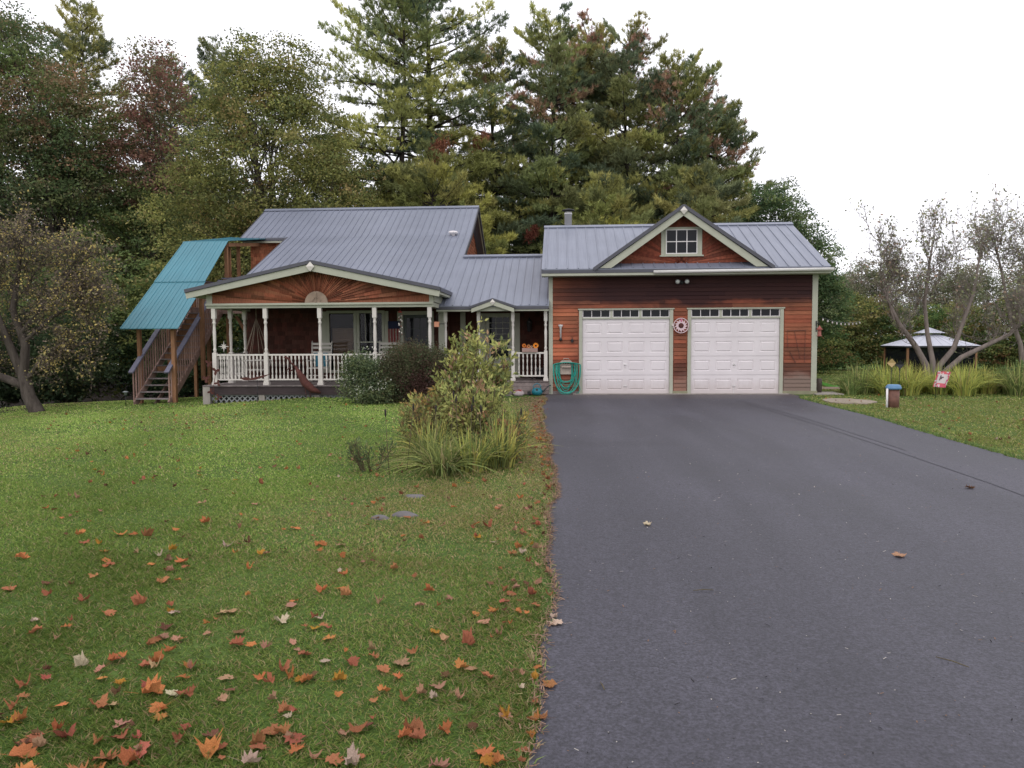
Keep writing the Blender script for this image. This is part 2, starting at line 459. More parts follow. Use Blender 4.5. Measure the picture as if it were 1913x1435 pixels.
def shingles(mb, x0, x1, z0, z1, pos, nrm, holes=(), h=.135, seed=1, tones=(.6, 1.25)):
    """pos(u,z,d): wall coordinate u, height z, d = distance proud of the wall"""
    r = random.Random(seed); z = z0
    while z < z1-.01:
        zt = min(z+h+.01, z1); x = x0-r.uniform(0, .1)
        while x < x1:
            w = r.uniform(.09, .2); a = max(x, x0); b = min(x+w, x1); x += w+.004
            if b-a < .02: continue
            if any(a < hh[1] and b > hh[0] and z < hh[3] and zt > hh[2] for hh in holes):
                if all((min(b, hh[1])-max(a, hh[0])) > .6*(b-a) or not (a < hh[1] and b > hh[0] and z < hh[3] and zt > hh[2]) for hh in holes): continue
            top = zt if not callable(nrm) else min(zt, nrm(a), nrm(b))
            if top-z < .02: continue
            tn = r.uniform(*tones); rd = r.uniform(.8, 1.1); mb.col(tn, tn*rd, tn*rd*.95)
            th = r.uniform(.012, .022); zz = z+r.uniform(-.008, .004)
            mb.add([pos(a, zz, 0), pos(b, zz, 0), pos(b, zz, th), pos(a, zz, th), pos(a, top, 0), pos(b, top, 0), pos(b, top, .003), pos(a, top, .003)],
                   [(0,3,2,1),(4,5,6,7),(3,7,6,2),(0,4,7,3),(1,2,6,5)])
        z += h
    return mb

def ray_poly(c, th, poly):
    best = None; dx, dz = cos(th), sin(th); n = len(poly)
    for i in range(n):
        (x0, z0), (x1, z1) = poly[i], poly[(i+1) % n]
        ex, ez = x1-x0, z1-z0; det = dx*(-ez)+dz*ex
        if abs(det) < 1e-9: continue
        t_ = ((x0-c[0])*(-ez)+(z0-c[1])*ex)/det; s_ = (dx*(z0-c[1])-dz*(x0-c[0]))/det
        if t_ > 1e-4 and -1e-6 <= s_ <= 1+1e-6 and (best is None or t_ > best): best = t_
    return best

def sunburst(mb, c, r0, poly, y, n, seed, tones=(.65, 1.2), rings=0):
    r = random.Random(seed)
    angs = sorted(set([pi*i/n for i in range(n+1)] + [atan2(z-c[1], x-c[0]) for x, z in poly if z > c[1]+.01]))
    for i in range(len(angs)-1):
        a, b = angs[i]+.0008, angs[i+1]-.0008
        if b-a < .004: continue
        ra, rb = ray_poly(c, a, poly), ray_poly(c, b, poly)
        if not ra or not rb: continue
        cuts = [r0]
        if rings:
            x = r0+r.uniform(.25, .5)
            while x < min(ra, rb)-.15: cuts.append(x); x += r.uniform(.25, .5)
        cuts.append(None)
        for k in range(len(cuts)-1):
            i0 = cuts[k]; oa = cuts[k+1] or ra; ob = cuts[k+1] or rb
            if i0 >= min(oa, ob): continue
            tn = r.uniform(*tones); rd = r.uniform(.85, 1.1); mb.col(tn, tn*rd, tn*rd)
            th = .036; lift = r.uniform(0, .006)
            pa0 = (c[0]+i0*cos(a), c[1]+i0*sin(a)); pb0 = (c[0]+i0*cos(b), c[1]+i0*sin(b))
            pa1 = (c[0]+oa*cos(a), c[1]+oa*sin(a)); pb1 = (c[0]+ob*cos(b), c[1]+ob*sin(b))
            # wedge: edge a thick, edge b thin
            V = []
            for (px, pz), w in ((pa0, th), (pb0, .004), (pb1, .004), (pa1, th)):
                V.append((px, y, pz)); V.append((px, y-w-lift, pz))
            mb.add(V, [(1, 3, 5, 7), (0, 1, 7, 6), (2, 4, 5, 3), (0, 2, 3, 1), (6, 7, 5, 4)])
    return mb

# ---- garage -------------------------------------------------------
GX0, GX1, GY, GYB = -.36, 7.06, 21.98, 28.4
DR = [(.575, 3.015), (3.62, 6.06)]                     # the two door openings
ztr0, ztr1 = 2.16, 2.36
wall = MB()
holes = [(a-.13, b+.13, -1, 2.43) for a, b in DR]
for x0, x1 in ((GX0, DR[0][0]-.1), (DR[0][1]+.1, DR[1][0]-.1), (DR[1][1]+.1, GX1)):
    wall.box(x0, GY, -.1, x1, GY+.12, 2.40)
wall.box(GX0, GY, 2.40, GX1, GY+.12, 3.36)
wall.box(GX0, GY+.12, -.1, GX0+.12, GYB, 3.36); wall.box(GX1-.12, GY+.12, -.1, GX1, GYB, 3.36)
wall.box(GX0+.12, GYB-.12, -.1, GX1-.12, GYB, 3.36)
wall.box(GX0+.12, GY+.12, 3.2, GX1-.12, GYB-.12, 3.3)
for X in (GX0, GX1-.12):
    wall.add([(X, GY, 3.36), (X, GYB, 3.36), (X, 25.2, 5.0), (X+.12, GY, 3.36), (X+.12, GYB, 3.36), (X+.12, 25.2, 5.0)], [(0,2,1),(3,4,5),(0,3,5,2),(1,2,5,4)])
boards(wall, GX0+.09, GX1-.13, .10, 3.36, GY, holes, seed=4)
garage_wall = part(wall, 'garage_wall', M['clap'])

for i, (a, b) in enumerate(DR):
    # door: four sections of four raised panels
    Yd = GY+.05
    d = MB(); hsec = 2.13/4
    for s in range(4):
        z0 = .02+s*hsec
        d.box(a, Yd, z0, b, Yd+.04, z0+hsec-.008)
        d.box(a, Yd+.012, z0+hsec-.008, b, Yd+.04, z0+hsec)
        pw = (b-a)/4
        for k in range(4):
            cx0, cx1 = a+k*pw+.075, a+(k+1)*pw-.075; cz0, cz1 = z0+.105, z0+hsec-.115
            # groove ring + raised field
            y0 = Yd-.002; o_, i_ = 0, .035
            ring = [(cx0, cz0, cx1, cz1, 0), (cx0+.02, cz0+.02, cx1-.02, cz1-.02, .011), (cx0+.028, cz0+.028, cx1-.028, cz1-.028, .011), (cx0+.06, cz0+.05, cx1-.06, cz1-.05, -.004)]
            V = []
            for (q0, w0, q1, w1, dd) in ring:
                V += [(q0, Yd-.003+dd-.016, w0), (q1, Yd-.003+dd-.016, w0), (q1, Yd-.003+dd-.016, w1), (q0, Yd-.003+dd-.016, w1)]
            F = []
            for r_ in range(3):
                for q in range(4):
                    n_ = (q+1) % 4; F.append((r_*4+q, r_*4+n_, (r_+1)*4+n_, (r_+1)*4+q))
            F.append((12, 13, 14, 15))
            # skirt to the section face
            base = len(V); V += [(cx0, Yd+.002, cz0), (cx1, Yd+.002, cz0), (cx1, Yd+.002, cz1), (cx0, Yd+.002, cz1)]
            for q in range(4):
                n_ = (q+1) % 4; F.append((base+q, base+n_, n_, q))
            d.add(V, F)
        # stiles / rails standing at the ring's outer level
        yy = Yd-.019
        d.box(a, yy, z0, b, Yd, z0+.105); d.box(a, yy, z0+hsec-.115, b, Yd, z0+hsec-.008)
        for k in range(5):
            x0 = a if k == 0 else a+k*pw-.075; x1 = b if k == 4 else a+k*pw+.075
            d.box(x0, yy, z0+.105, x1, Yd, z0+hsec-.115)
    door = part(d, 'garage_door', M['door'])
    hnd = MB(); cx_ = (a+b)/2-.02
    hnd.box(cx_-.045, Yd-.05, .235, cx_+.045, Yd-.036, .255); hnd.box(cx_-.04, Yd-.037, .238, cx_-.03, Yd-.018, .252); hnd.box(cx_+.03, Yd-.037, .238, cx_+.04, Yd-.018, .252)
    if i: hnd.box(cx_-.006, Yd-.03, .03, cx_+.006, Yd-.019, .235)
    part(hnd, 'handle', M['metal'], door)
    lk = MB().lathe((cx_, Yd-.019, .845), [(.028, 0), (.028, .012), (.014, .02), (.012, .035)], 10, (0, -1, 0)); lk.box(cx_-.045, Yd-.062, .838, cx_+.045, Yd-.053, .852)
    part(MB().lathe((cx_, Yd-.019, .77), [(.012, 0), (.010, .01)], 8, (0, -1, 0)), 'keyhole', M['metal'], door)
    part(lk, 'lock', M['metal'], door)
    sl = MB().box(a, Yd-.014, .006, b, Yd+.03, .019); part(sl, 'door_seal', M['iron'], door)
    # frame: jambs, head, transom
    fr = MB(); o = .028
    fr.box(a-.10, GY-o, .0, a-.005, GY+.14, 2.40); fr.box(b+.005, GY-o, .0, b+.10, GY+.14, 2.40)
    fr.box(a-.13, GY-o-.02, 2.40, b+.13, GY+.1, 2.435)
    fr.box(a-.005, GY-.01, ztr0-.02, b+.005, GY+.12, ztr0+.025)
    tw = (b-a)/3
    for k in (1, 2): fr.box(a+k*tw-.035, GY-.004, ztr0+.025, a+k*tw+.035, GY+.1, 2.40)
    frame = part(fr, 'garage_door_frame', M['sage'])
    for k in range(3):
        x0 = a+k*tw+(.035 if k else .0); x1 = a+(k+1)*tw-(.035 if k < 2 else .0); gz0, gz1 = ztr0+.04, 2.385
        mt = MB()
        mt.box(x0, GY+.01, ztr0+.025, x1, GY+.06, gz0); mt.box(x0, GY+.01, gz1, x1, GY+.06, 2.40)
        for q in range(4):
            xx = x0+(x1-x0)*q/3; w_ = .016 if 0 < q < 3 else .03
            lo = max(x0, xx-w_/2) if q else x0; hi = min(x1, xx+w_/2) if q < 3 else x1
            if q == 0: hi = x0+.02
            if q == 3: lo = x1-.02
            mt.box(lo, GY+.008, gz0, hi, GY+.06, gz1)
        w = part(mt, 'transom_window', M['white'])
        part(MB().box(x0+.005, GY+.04, gz0-.005, x1-.005, GY+.05, gz1+.005), 'pane', M['glass'], w)
# corner boards, skirting boards, post between doors
cb = MB(); cb.box(GX0-.02, GY-.03, -.02, GX0+.09, GY+.1, 3.36); part(cb, 'corner_board', M['sage'])
cb = MB(); cb.box(GX1-.13, GY-.03, .1, GX1+.02, GY+.1, 3.36); part(cb, 'corner_board', M['sage'])
for x0, x1 in ((DR[0][1]+.10, DR[1][0]-.10), (DR[1][1]+.10, GX1+.04)):
    part(MB().box(x0, GY-.045, .0, x1, GY+.05, .1), 'base_board', mat_plain('mossy_base_board', (.24, .23, .15), .8))
part(MB().box(GX0, GY-.02, -.05, DR[0][0]-.1, GY+.05, .1), 'base_board', M['deck'])
# dark interior floor + back to stop light
# garage roof
ridY, ridZ, eavY = 25.2, 5.2, 21.5
kg = (ridZ-3.52)/(ridY-eavY)
gz = lambda x, y: 3.52+kg*(min(y, 2*ridY-y)-eavY)
RX0, RX1 = -.57, 7.27
gr = metal_sheet([(RX0, eavY), (RX1, eavY), (RX1, ridY), (RX0, ridY)], gz, .30, phase=.12)
b2 = metal_sheet([(RX0, ridY), (RX1, ridY), (RX1, 28.9), (RX0, 28.9)], gz, .30, ribs=False)
gr.v += b2.v; gr.c += b2.c; n0 = len(gr.v)-len(b2.v); gr.f += [tuple(i+n0 for i in f) for f in b2.f]; gr.sm += b2.sm
garage_roof = part(gr, 'garage_roof', M['roof'])
cap = MB(); cap.beam((RX0-.01, ridY-.07, ridZ-.005), (RX1+.01, ridY-.07, ridZ-.005), .2, .035, up=(0, -.42, .9)); cap.beam((RX0-.01, ridY+.08, ridZ-.005), (RX1+.01, ridY+.08, ridZ-.005), .2, .035, up=(0, .42, .9))
part(cap, 'ridge_cap', M['roof'], garage_roof)
fa = MB(); fa.box(RX0, eavY-.015, 3.40, RX1, eavY+.02, 3.49); part(fa, 'fascia', M['flash'], garage_roof)
so = MB(); so.box(RX0, eavY-.005, 3.33, RX1, GY+.02, 3.395); part(so, 'soffit', M['sage'], garage_roof)
for X in (RX0+.015, RX1-.015):
    rk = MB(); rk.beam((X, eavY, 3.45), (X, ridY, ridZ-.07), .03, .12); rk.beam((X, ridY, ridZ-.07), (X, 28.8, gz(0, 28.8)-.07), .03, .12); part(rk, 'rake_trim', M['flash'], garage_roof)
gu = MB(); gu.tube([(2.5, 21.42, 3.405), (7.32, 21.42, 3.43)], .045, 8); part(gu, 'awning_tube', M['gutter'], garage_roof, 'long pale rolled awning tube hung under the right half of the eave')

# dormer gable over the doors
dc, dyf = 3.31, 21.52
dz0 = gz(0, dyf); dap = 5.19
dhw = 2.36; kd = (dap-dz0)/dhw
fy = 21.86
zb = gz(0, fy)+.0
tri = [(dc-(dap-.14-zb)/kd, zb), (dc+(dap-.14-zb)/kd, zb), (dc, dap-.14)]
dw = MB(); dw.poly([(x, fy, z) for x, z in tri], .08, (0, 1, 0))
sunburst(dw, (dc, zb-.02), .08, tri, fy-.001, 34, 5, (.65, 1.25))
dormer_wall = part(dw, 'dormer_wall', mat_wood('cedar_dormer_board', (.25, .068, .038), .75, (3, 1, 3), var=.5))
wf = MB(); wx0, wx1, wz0, wz1 = dc-.43, dc+.43, 3.93, 4.60
def frame_rect(mb, x0, x1, z0, z1, w, ya, yb):
    mb.box(x0-w, ya, z0, x0, yb, z1); mb.box(x1, ya, z0, x1+w, yb, z1)
    mb.box(x0-w, ya, z1, x1+w, yb, z1+w); mb.box(x0-w, ya, z0-w, x1+w, yb, z0)
frame_rect(wf, wx0, wx1, wz0, wz1, .035, fy-.07, fy-.02)
wf.box(wx0-.13, fy-.06, wz0-.035, wx0-.036, fy-.02, wz1+.035); wf.box(wx1+.036, fy-.06, wz0-.035, wx1+.13, fy-.02, wz1+.035)
wf.box(wx0-.15, fy-.08, wz1+.036, wx1+.15, fy-.02, wz1+.06); wf.box(wx0-.17, fy-.09, wz0-.075, wx1+.17, fy-.02, wz0-.036)
dwin = part(wf, 'dormer_window', M['sage'])
mu = MB()
for q in (1, 2): x = wx0+(wx1-wx0)*q/3; mu.box(x-.012, fy-.066, wz0, x+.012, fy-.04, wz1)
z = (wz0+wz1)/2; mu.box(wx0, fy-.065, z-.012, wx1, fy-.041, z+.012)
frame_rect(mu, wx0+.022, wx1-.022, wz0+.022, wz1-.022, .021, fy-.068, fy-.04)
part(mu, 'muntin', M['white'], dwin)
part(MB().box(wx0, fy-.05, wz0, wx1, fy-.045, wz1), 'pane', M['glass'], dwin)
dr_ = MB()
for sgn in (-1, 1):
    A0 = (dc, dyf-.05, dap+.0); B0 = (dc, ridY, dap); L0 = (dc+sgn*(dhw+.04), dyf-.05, dz0-.03); 
    P = [A0, L0, B0] if sgn < 0 else [A0, B0, L0]
    dr_.poly([(p[0], p[1], p[2]) for p in P], .04)
    for yv in np.arange(dyf+.25, ridY-.2, .3):
        f_ = (ridY-yv)/(ridY-dyf)
        dr_.beam((dc, yv, dap+.045), (dc+sgn*dhw*f_, yv, dap-(dap-dz0)*f_+.045), .03, .03)
droof = part(dr_, 'dormer_roof', M['roof'])
tr1 = MB(); tr2 = MB()
for sgn in (-1, 1):
    e = (dc+sgn*(dhw+.02), dyf, dz0+.0); a_ = (dc, dyf, dap-.0)
    tr2.beam((a_[0]+sgn*.0, dyf-.06, a_[2]+.0), (e[0]+sgn*.06, dyf-.06, e[2]-.03), .06, .09, up=(0, 0, 1))
    # green board below, cut plumb at the foot
    s0 = .10; hb = .17
    tr1.poly([(dc, dyf-.045, dap-.06), (dc, dyf-.045, dap-.06-hb*1.18), (e[0]-sgn*(.42), dyf-.045, dz0+.0), (e[0]-sgn*.10, dyf-.045, dz0+.0)][::(1 if sgn > 0 else -1)], .03, (0, 1, 0))
part(tr2, 'rake_trim', M['flash'], droof)
part(tr1, 'rake_board', M['sage'], droof)
def diamond(c, r, parent, m=M['white']):
    x, y, z = c; mb = MB()
    mb.add([(x-r, y, z), (x, y, z-r*1.15), (x+r, y, z), (x, y, z+r*1.15), (x, y-.03, z)], [(0, 1, 4), (1, 2, 4), (2, 3, 4), (3, 0, 4), (0, 3, 2, 1)])
    return part(mb, 'diamond_ornament', m, parent)
diamond((dc, dyf-.1, dap-.13), .10, droof, M['cream'])

# ---- main house roof ----------------------------------------------
EZ, EY, SL, BY = 2.53, 21.6, .445, 28.0
BZ = EZ+SL*(BY-EY); RY, RZ = 30.5, 6.79; SU = (RZ-BZ)/(RY-BY)
zl = lambda x, y: EZ+SL*(y-EY)
zu = lambda x, y: BZ+SU*(y-BY)
zbk = lambda x, y: RZ-.57*(y-RY)
def addmb(a, b):
    n0 = len(a.v); a.v += b.v; a.c += b.c; a.f += [tuple(i+n0 for i in f) for f in b.f]; a.sm += b.sm; return a
mr = metal_sheet([(-10.08, 22.9), (-3.28, 22.9), (-3.28, BY), (-10.08, BY)], zl, .24)
addmb(mr, metal_sheet([(-11.85, BY), (-3.28, BY), (-3.28, RY), (-11.85, RY)], zu, .24, phase=.19))
addmb(mr, metal_sheet([(-11.85, RY), (-3.28, RY), (-3.28, 36), (-11.85, 36)], zbk, .24, ribs=False))
main_roof = part(mr, 'roof', M['roof'])
cap = MB(); cap.beam((-11.87, RY-.08, RZ-.01), (-3.26, RY-.08, RZ-.01), .2, .03, up=(0, -.5, .87)); cap.beam((-11.87, RY+.09, RZ-.01), (-3.26, RY+.09, RZ-.01), .2, .03, up=(0, .5, .87))
part(cap, 'ridge_cap', M['roof'], main_roof)
rk = MB()
for X, y0 in ((-3.27, 25.6), (-10.09, 22.9)):
    rk.beam((X, y0, zl(0, y0)-.075), (X, BY, BZ-.06), .035, .13)
for X in (-3.27, -11.86):
    rk.beam((X, BY, BZ-.06), (X, RY, RZ-.06), .035, .13); rk.beam((X, RY, RZ-.06), (X, 36, zbk(0, 36)-.06), .035, .13)
rk.box(-11.85, BY-.02, BZ-.13, -10.05, BY+.02, BZ-.04)
part(rk, 'rake_trim', M['flash'], main_roof)
ev = MB(); ev.box(-11.8, BY+.0, BZ-.2, -10.05, BY+.32, BZ-.135); part(ev, 'eave_board', M['sage'], main_roof); ev = MB(); ev.beam((-3.33, RY+.1, RZ-.2), (-3.33, 36, zbk(0, 36)-.17), .03, .07)
part(ev, 'eave_board', M['sage'], main_roof)
v_ = MB().lathe((-3.93, 27.9, zl(0, 27.9)-.05), [(.07, 0), (.07, .1), (.15, .12), (.17, .16), (.15, .2), (.05, .22)], 14)
part(v_, 'roof_vent', M['white'], main_roof)

# upper left body and its shingled walls
ub = MB(); ub.box(-11.62, 28.32, -.5, -9.9, 28.45, 5.2); ub.box(-11.62, 28.45, -.5, -11.5, 35.6, 3.6)
for X in (-11.62, -3.75):
    P = [(28.45, 3.6 if X < -5 else 2.), (28.45, zu(0, 28.45)-.08), (RY, RZ-.08), (35.6, zbk(0, 35.6)-.08), (35.6, 2.)]
    ub.poly([(X, y, z) for y, z in P], .12, (1, 0, 0))
P = [(24.0, 2.), (24.0, zl(0, 24.0)-.08), (BY, BZ-.08), (28.45, zu(0, 28.45)-.08), (28.45, 2.)]
ub.poly([(-3.75, y, z) for y, z in P], .12, (1, 0, 0))
shingles(ub, -11.62, -9.9, -.3, 5.2, lambda u, z, d: (u, 28.32-d, z), None, seed=11, tones=(1.1, 2.1))
def gable_top(y): return (zl(0, y) if y < BY else zu(0, y) if y < RY else zbk(0, y))-.1
shingles(ub, 25.2, 35.0, 4.0, 6.7, lambda u, z, d: (-3.63+d, u, z), gable_top, seed=12, tones=(.5, 1.0))
part(ub, 'upper_wall', M['shingle'])
gw = MB(); gw.box(-3.62, 27.6, 4.35, -3.575, 28.25, 5.0); gwn = part(gw, 'gable_window', M['cream'])
part(MB().box(-3.60, 27.66, 4.41, -3.57, 28.19, 4.94), 'pane', M['glass'], gwn)
# stone-like chimney breast: trunk-like climbing vine is out of sight; skip

# ---- entry link roof -----------------------------------------------
LY = 25.6; LZ = zl(0, LY)
er = metal_sheet([(-3.62, EY), (-.37, EY), (-.37, LY), (-3.278, LY), (-3.278, 22.895), (-3.62, 22.895)], zl, .24, phase=.06)
addmb(er, metal_sheet([(-3.62, LY), (-.37, LY), (-.37, 29.5), (-3.62, 29.5)], lambda x, y: LZ-.45*(y-LY), .3, ribs=False))
entry_roof = part(er, 'entry_roof', M['roof'])
cap = MB(); cap.beam((-3.26, LY-.06, LZ+.02), (-.45, LY-.06, LZ+.02), .18, .05, up=(0, -.4, .9)); part(cap, 'ridge_cap', M['roof'], entry_roof)
fa = MB()
for x0, x1 in ((-3.55, -2.56), (-1.33, -.38)):
    fa.box(x0, EY-.02, 2.425, x1, EY+.02, 2.505)
part(fa, 'fascia', M['flash'], entry_roof)
fa = MB(); fa.box(-3.55, EY+.01, 2.375, -.38, EY+.12, 2.42); part(fa, 'soffit', M['sage'], entry_roof)
# eyebrow gable
ec, ehw, eap, ebz = -1.94, .60, 2.70, 2.50
eg = MB()
ridge_hit = EY+(eap-EZ)/SL
for sgn in (-1, 1):
    P = [(ec, EY-.1, eap), (ec+sgn*(ehw+.05), EY-.1, ebz-.02), (ec+sgn*(ehw+.05), EY+.05, ebz-.02), (ec, ridge_hit+.1, eap)]
    eg.poly(P if sgn > 0 else P[::-1], .035)
    eg.beam((ec, EY-.1, eap+.0), (ec+sgn*(ehw+.05), EY-.1, ebz-.02), .04, .06)
eyebrow = part(eg, 'entry_gable', M['flash'])
eb = MB(); hb = .13
for sgn in (-1, 1):
    P = [(ec, EY-.105, eap-.035), (ec, EY-.105, eap-.035-hb), (ec+sgn*ehw, EY-.105, ebz-.055-hb*.85), (ec+sgn*ehw, EY-.105, ebz-.055)]
    eb.poly(P if sgn > 0 else P[::-1], .03, (0, 1, 0))
part(eb, 'gable_board', M['sage'], eyebrow)
diamond((ec, EY-.12, eap-.08), .075, eyebrow, M['cream'])
part(MB().poly([(ec-ehw, EY+.02, 2.38), (ec+ehw, EY+.02, 2.38), (ec, EY+.02, eap-.08)], .03, (0, 1, 0)), 'gable_infill', M['sage'], eyebrow)

# ---- entry wall, door -----------------------------------------------
EW = 23.7
ew = MB(); ew.box(-3.6, EW, .0, -2.4, EW+.12, 2.9); ew.box(-1.5, EW, 0, GX0, EW+.12, 2.9); ew.box(-2.4, EW, 2.35, -1.5, EW+.12, 2.9); ew.box(-3.6, 21.9, 2.42, -.37, EW, 2.46)
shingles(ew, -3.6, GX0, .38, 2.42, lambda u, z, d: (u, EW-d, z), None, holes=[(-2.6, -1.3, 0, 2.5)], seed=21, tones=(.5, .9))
part(ew, 'entry_wall', M['shingle_shaded'])
dfm = MB(); dfm.box(-2.62, EW-.06, .4, -2.38, EW+.0, 2.38); dfm.box(-1.52, EW-.06, .4, -1.30, EW, 2.38); dfm.box(-2.38, EW-.06, 2.33, -1.52, EW, 2.38)
dfm.box(-3.14, EW-.05, .4, -2.98, EW, 2.42)
part(dfm, 'door_frame', M['sage'])
dm = MB(); dm.box(-2.38, EW-.01, .4, -1.52, EW+.04, 1.38); dm.box(-2.38, EW-.01, 1.38, -2.25, EW+.04, 2.33); dm.box(-1.62, EW-.01, 1.38, -1.52, EW+.04, 2.33); dm.box(-2.25, EW-.01, 2.26, -1.62, EW+.04, 2.33)
dm.box(-2.25, EW-.02, 1.36, -1.62, EW+.03, 1.40)
for k in range(1, 5): z = 1.4+.86*k/5; dm.box(-2.25, EW-.005, z-.007, -1.62, EW+.02, z+.007)
for k in (1, 2): x = -2.25+.63*k/3; dm.box(x-.006, EW-.007, 1.4, x+.006, EW+.021, 2.26)
ed = part(dm, 'front_door', M['sage'])
part(MB().box(-2.25, EW+.022, 1.4, -1.62, EW+.03, 2.26), 'pane', M['glass'], ed)
part(MB().box(-2.2, EW-.022, 1.02, -1.66, EW-.012, 1.34), 'lower_pane', M['glass'], ed)
part(MB().ball((-1.57, EW-.05, 1.36), .03, .03, .03), 'door_knob', M['metal'], ed)

# ---- front porch ------------------------------------------------------
PY, PW = 20.7, 23.3            # post line, wall line
PDZ = .36
pw_ = MB(); pw_.box(-9.75, PW, -.2, -7.14, PW+.12, 3.0); pw_.box(-5.5, PW, -.2, -3.45, PW+.12, 3.0); pw_.box(-7.14, PW, 2.42, -5.5, PW+.12, 3.0); pw_.box(-7.14, PW, -.2, -5.5, PW+.12, .62)
pw_.box(-6.38, PW, .62, -6.2, PW+.12, 2.42)
pw_.box(-9.75, PW+.12, -.5, -9.63, 28.32, 3.4)
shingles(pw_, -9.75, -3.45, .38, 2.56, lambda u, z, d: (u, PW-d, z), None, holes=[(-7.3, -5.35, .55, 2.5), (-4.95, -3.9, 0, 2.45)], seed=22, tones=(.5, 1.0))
part(pw_, 'porch_wall', M['shingle_shaded'])
for k, (x0, x1) in enumerate(((-7.14, -6.38), (-6.2, -5.5))):
    f_ = MB(); frame_rect(f_, x0, x1, .66, 2.40, .08, PW-.05, PW+.03)
    f_.box(x0-.24 if k == 0 else x1+.085, PW-.04, .58, x0-.085 if k == 0 else x1+.2, PW, 2.46)
    if k == 0: f_.box(x1+.081, PW-.03, .58, x1+.099, PW+.02, 2.46)
    w = part(f_, 'porch_window', M['sage'])
    part(MB().box(x0, PW+.01, .66, x1, PW+.016, 2.40), 'pane', M['clear'], w)
    sl_ = MB(); sl_.box(x0, PW-.01, 1.50, x1, PW+.03, 1.535)
    if k == 1:
        for q in (1, 2, 3): xx = x0+(x1-x0)*q/4; sl_.box(xx-.006, PW-.004, 1.535, xx+.006, PW+.02, 2.40)
    if k == 1: part(sl_, 'sash_bar', M['sage'], w)
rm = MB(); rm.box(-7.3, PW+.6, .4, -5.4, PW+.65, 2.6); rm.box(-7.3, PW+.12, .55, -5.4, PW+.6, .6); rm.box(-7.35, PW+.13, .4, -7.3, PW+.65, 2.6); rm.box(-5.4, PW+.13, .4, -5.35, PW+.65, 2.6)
part(rm, 'room_interior', mat_plain('dim_room_wall', (.02, .018, .02), .8))  # near-black walls: darkness of the unlit room put into their colour
cu = MB(); cu.box(-7.06, PW+.09, .66, -6.45, PW+.11, 1.5); cu.box(-7.10, PW+.14, 1.5, -6.38, PW+.16, 1.95); part(cu, 'window_blind', mat_plain('tan_blind', (.30, .20, .12), .8))
# porch door
dp = MB(); dp.box(-5.02, PW-.05, .38, -4.84, PW, 2.45); dp.box(-4.02, PW-.05, .38, -3.9, PW, 2.45); dp.box(-4.84, PW-.05, 2.34, -4.02, PW, 2.45); part(dp, 'door_frame', M['sage'])
dd = MB(); dd.box(-4.84, PW-.02, .38, -4.02, PW+.0, .62); dd.box(-4.84, PW-.02, .62, -4.74, PW, 2.34); dd.box(-4.12, PW-.02, .62, -4.02, PW, 2.34); dd.box(-4.74, PW-.02, 2.24, -4.12, PW, 2.34)
for k in (1, 2, 3, 4): z = .62+1.62*k/5; dd.box(-4.74, PW-.018, z-.008, -4.12, PW-.004, z+.008)
for k in (1, 2): x = -4.74+.62*k/3; dd.box(x-.008, PW-.019, .62, x+.008, PW-.003, 2.24)
pd = part(dd, 'porch_door', mat_plain('dark_green_door', (.05, .06, .055), .5)); part(MB().box(-4.74, PW-.008, .62, -4.12, PW-.002, 2.24), 'pane', M['glass'], pd)
# deck
dk = MB(); rr = random.Random(5)
x = -9.86
while x < -3.42:
    tn = rr.uniform(.8, 1.15); dk.col(tn, tn*.98, tn*.98); dk.box(x, PY-.22, PDZ-.03, min(x+.135, -3.4), PW, PDZ); x += .14
deck = part(dk, 'porch_deck', M['deck'])
fa = MB(); fa.box(-9.83, PY-.19, .10, -3.4, PY-.15, PDZ-.032); fa.box(-9.83, PY-.15, .1, -9.79, PW, PDZ-.032); part(fa, 'rim_board', M['deckdark'], deck)
fp = MB()
for x0, w in ((-9.86, .2), (-8.3, .16), (-6.75, .14), (-5.2, .16), (-3.6, .18)):
    fp.box(x0, PY-.175 if w < .2 else PY-.21, -.35, x0+w, PY-.02, .098 if w < .2 else PDZ-.04)
part(fp, 'pier', M['concrete'], deck)
lt = MB()
def lattice(mb, x0, x1, z0, z1, y, s=.15, w=.034):
    H = z1-z0; n = int((x1-x0+H)/s)+1
    for i in range(n):
        a = x0-H+i*s
        for sg, yy in ((1, y), (-1, y+.008)):
            # strip from (a,z0)->(a+H,z1)
            t0 = max(0, (x0-a)/H); t1 = min(1, (x1-a)/H)
            if t1-t0 < .05: continue
            A = (a+H*t0, yy, z0+H*t0 if sg > 0 else z1-H*t0); B = (a+H*t1, yy, z0+H*t1 if sg > 0 else z1-H*t1)
            mb.beam(A, B, .006, w, up=(0, 0, 1))
xsn = [-9.66, -8.3, -8.14, -6.75, -6.61, -5.2, -5.04, -3.6]
for k in range(0, 8, 2): lattice(lt, xsn[k]+.01, xsn[k+1]-.01, -.08 if k else -.12, .095, PY-.13)
lt.box(-9.66, PY-.14, .075, -3.6, PY-.135, .098)
part(lt, 'lattice_skirt', M['lattice'], deck)
part(MB().box(-9.7, PY+.3, -.4, -3.5, PY+.35, .09), 'crawl_shade_sheet', M['iron'], deck)  # black sheet in place of the shade under the deck

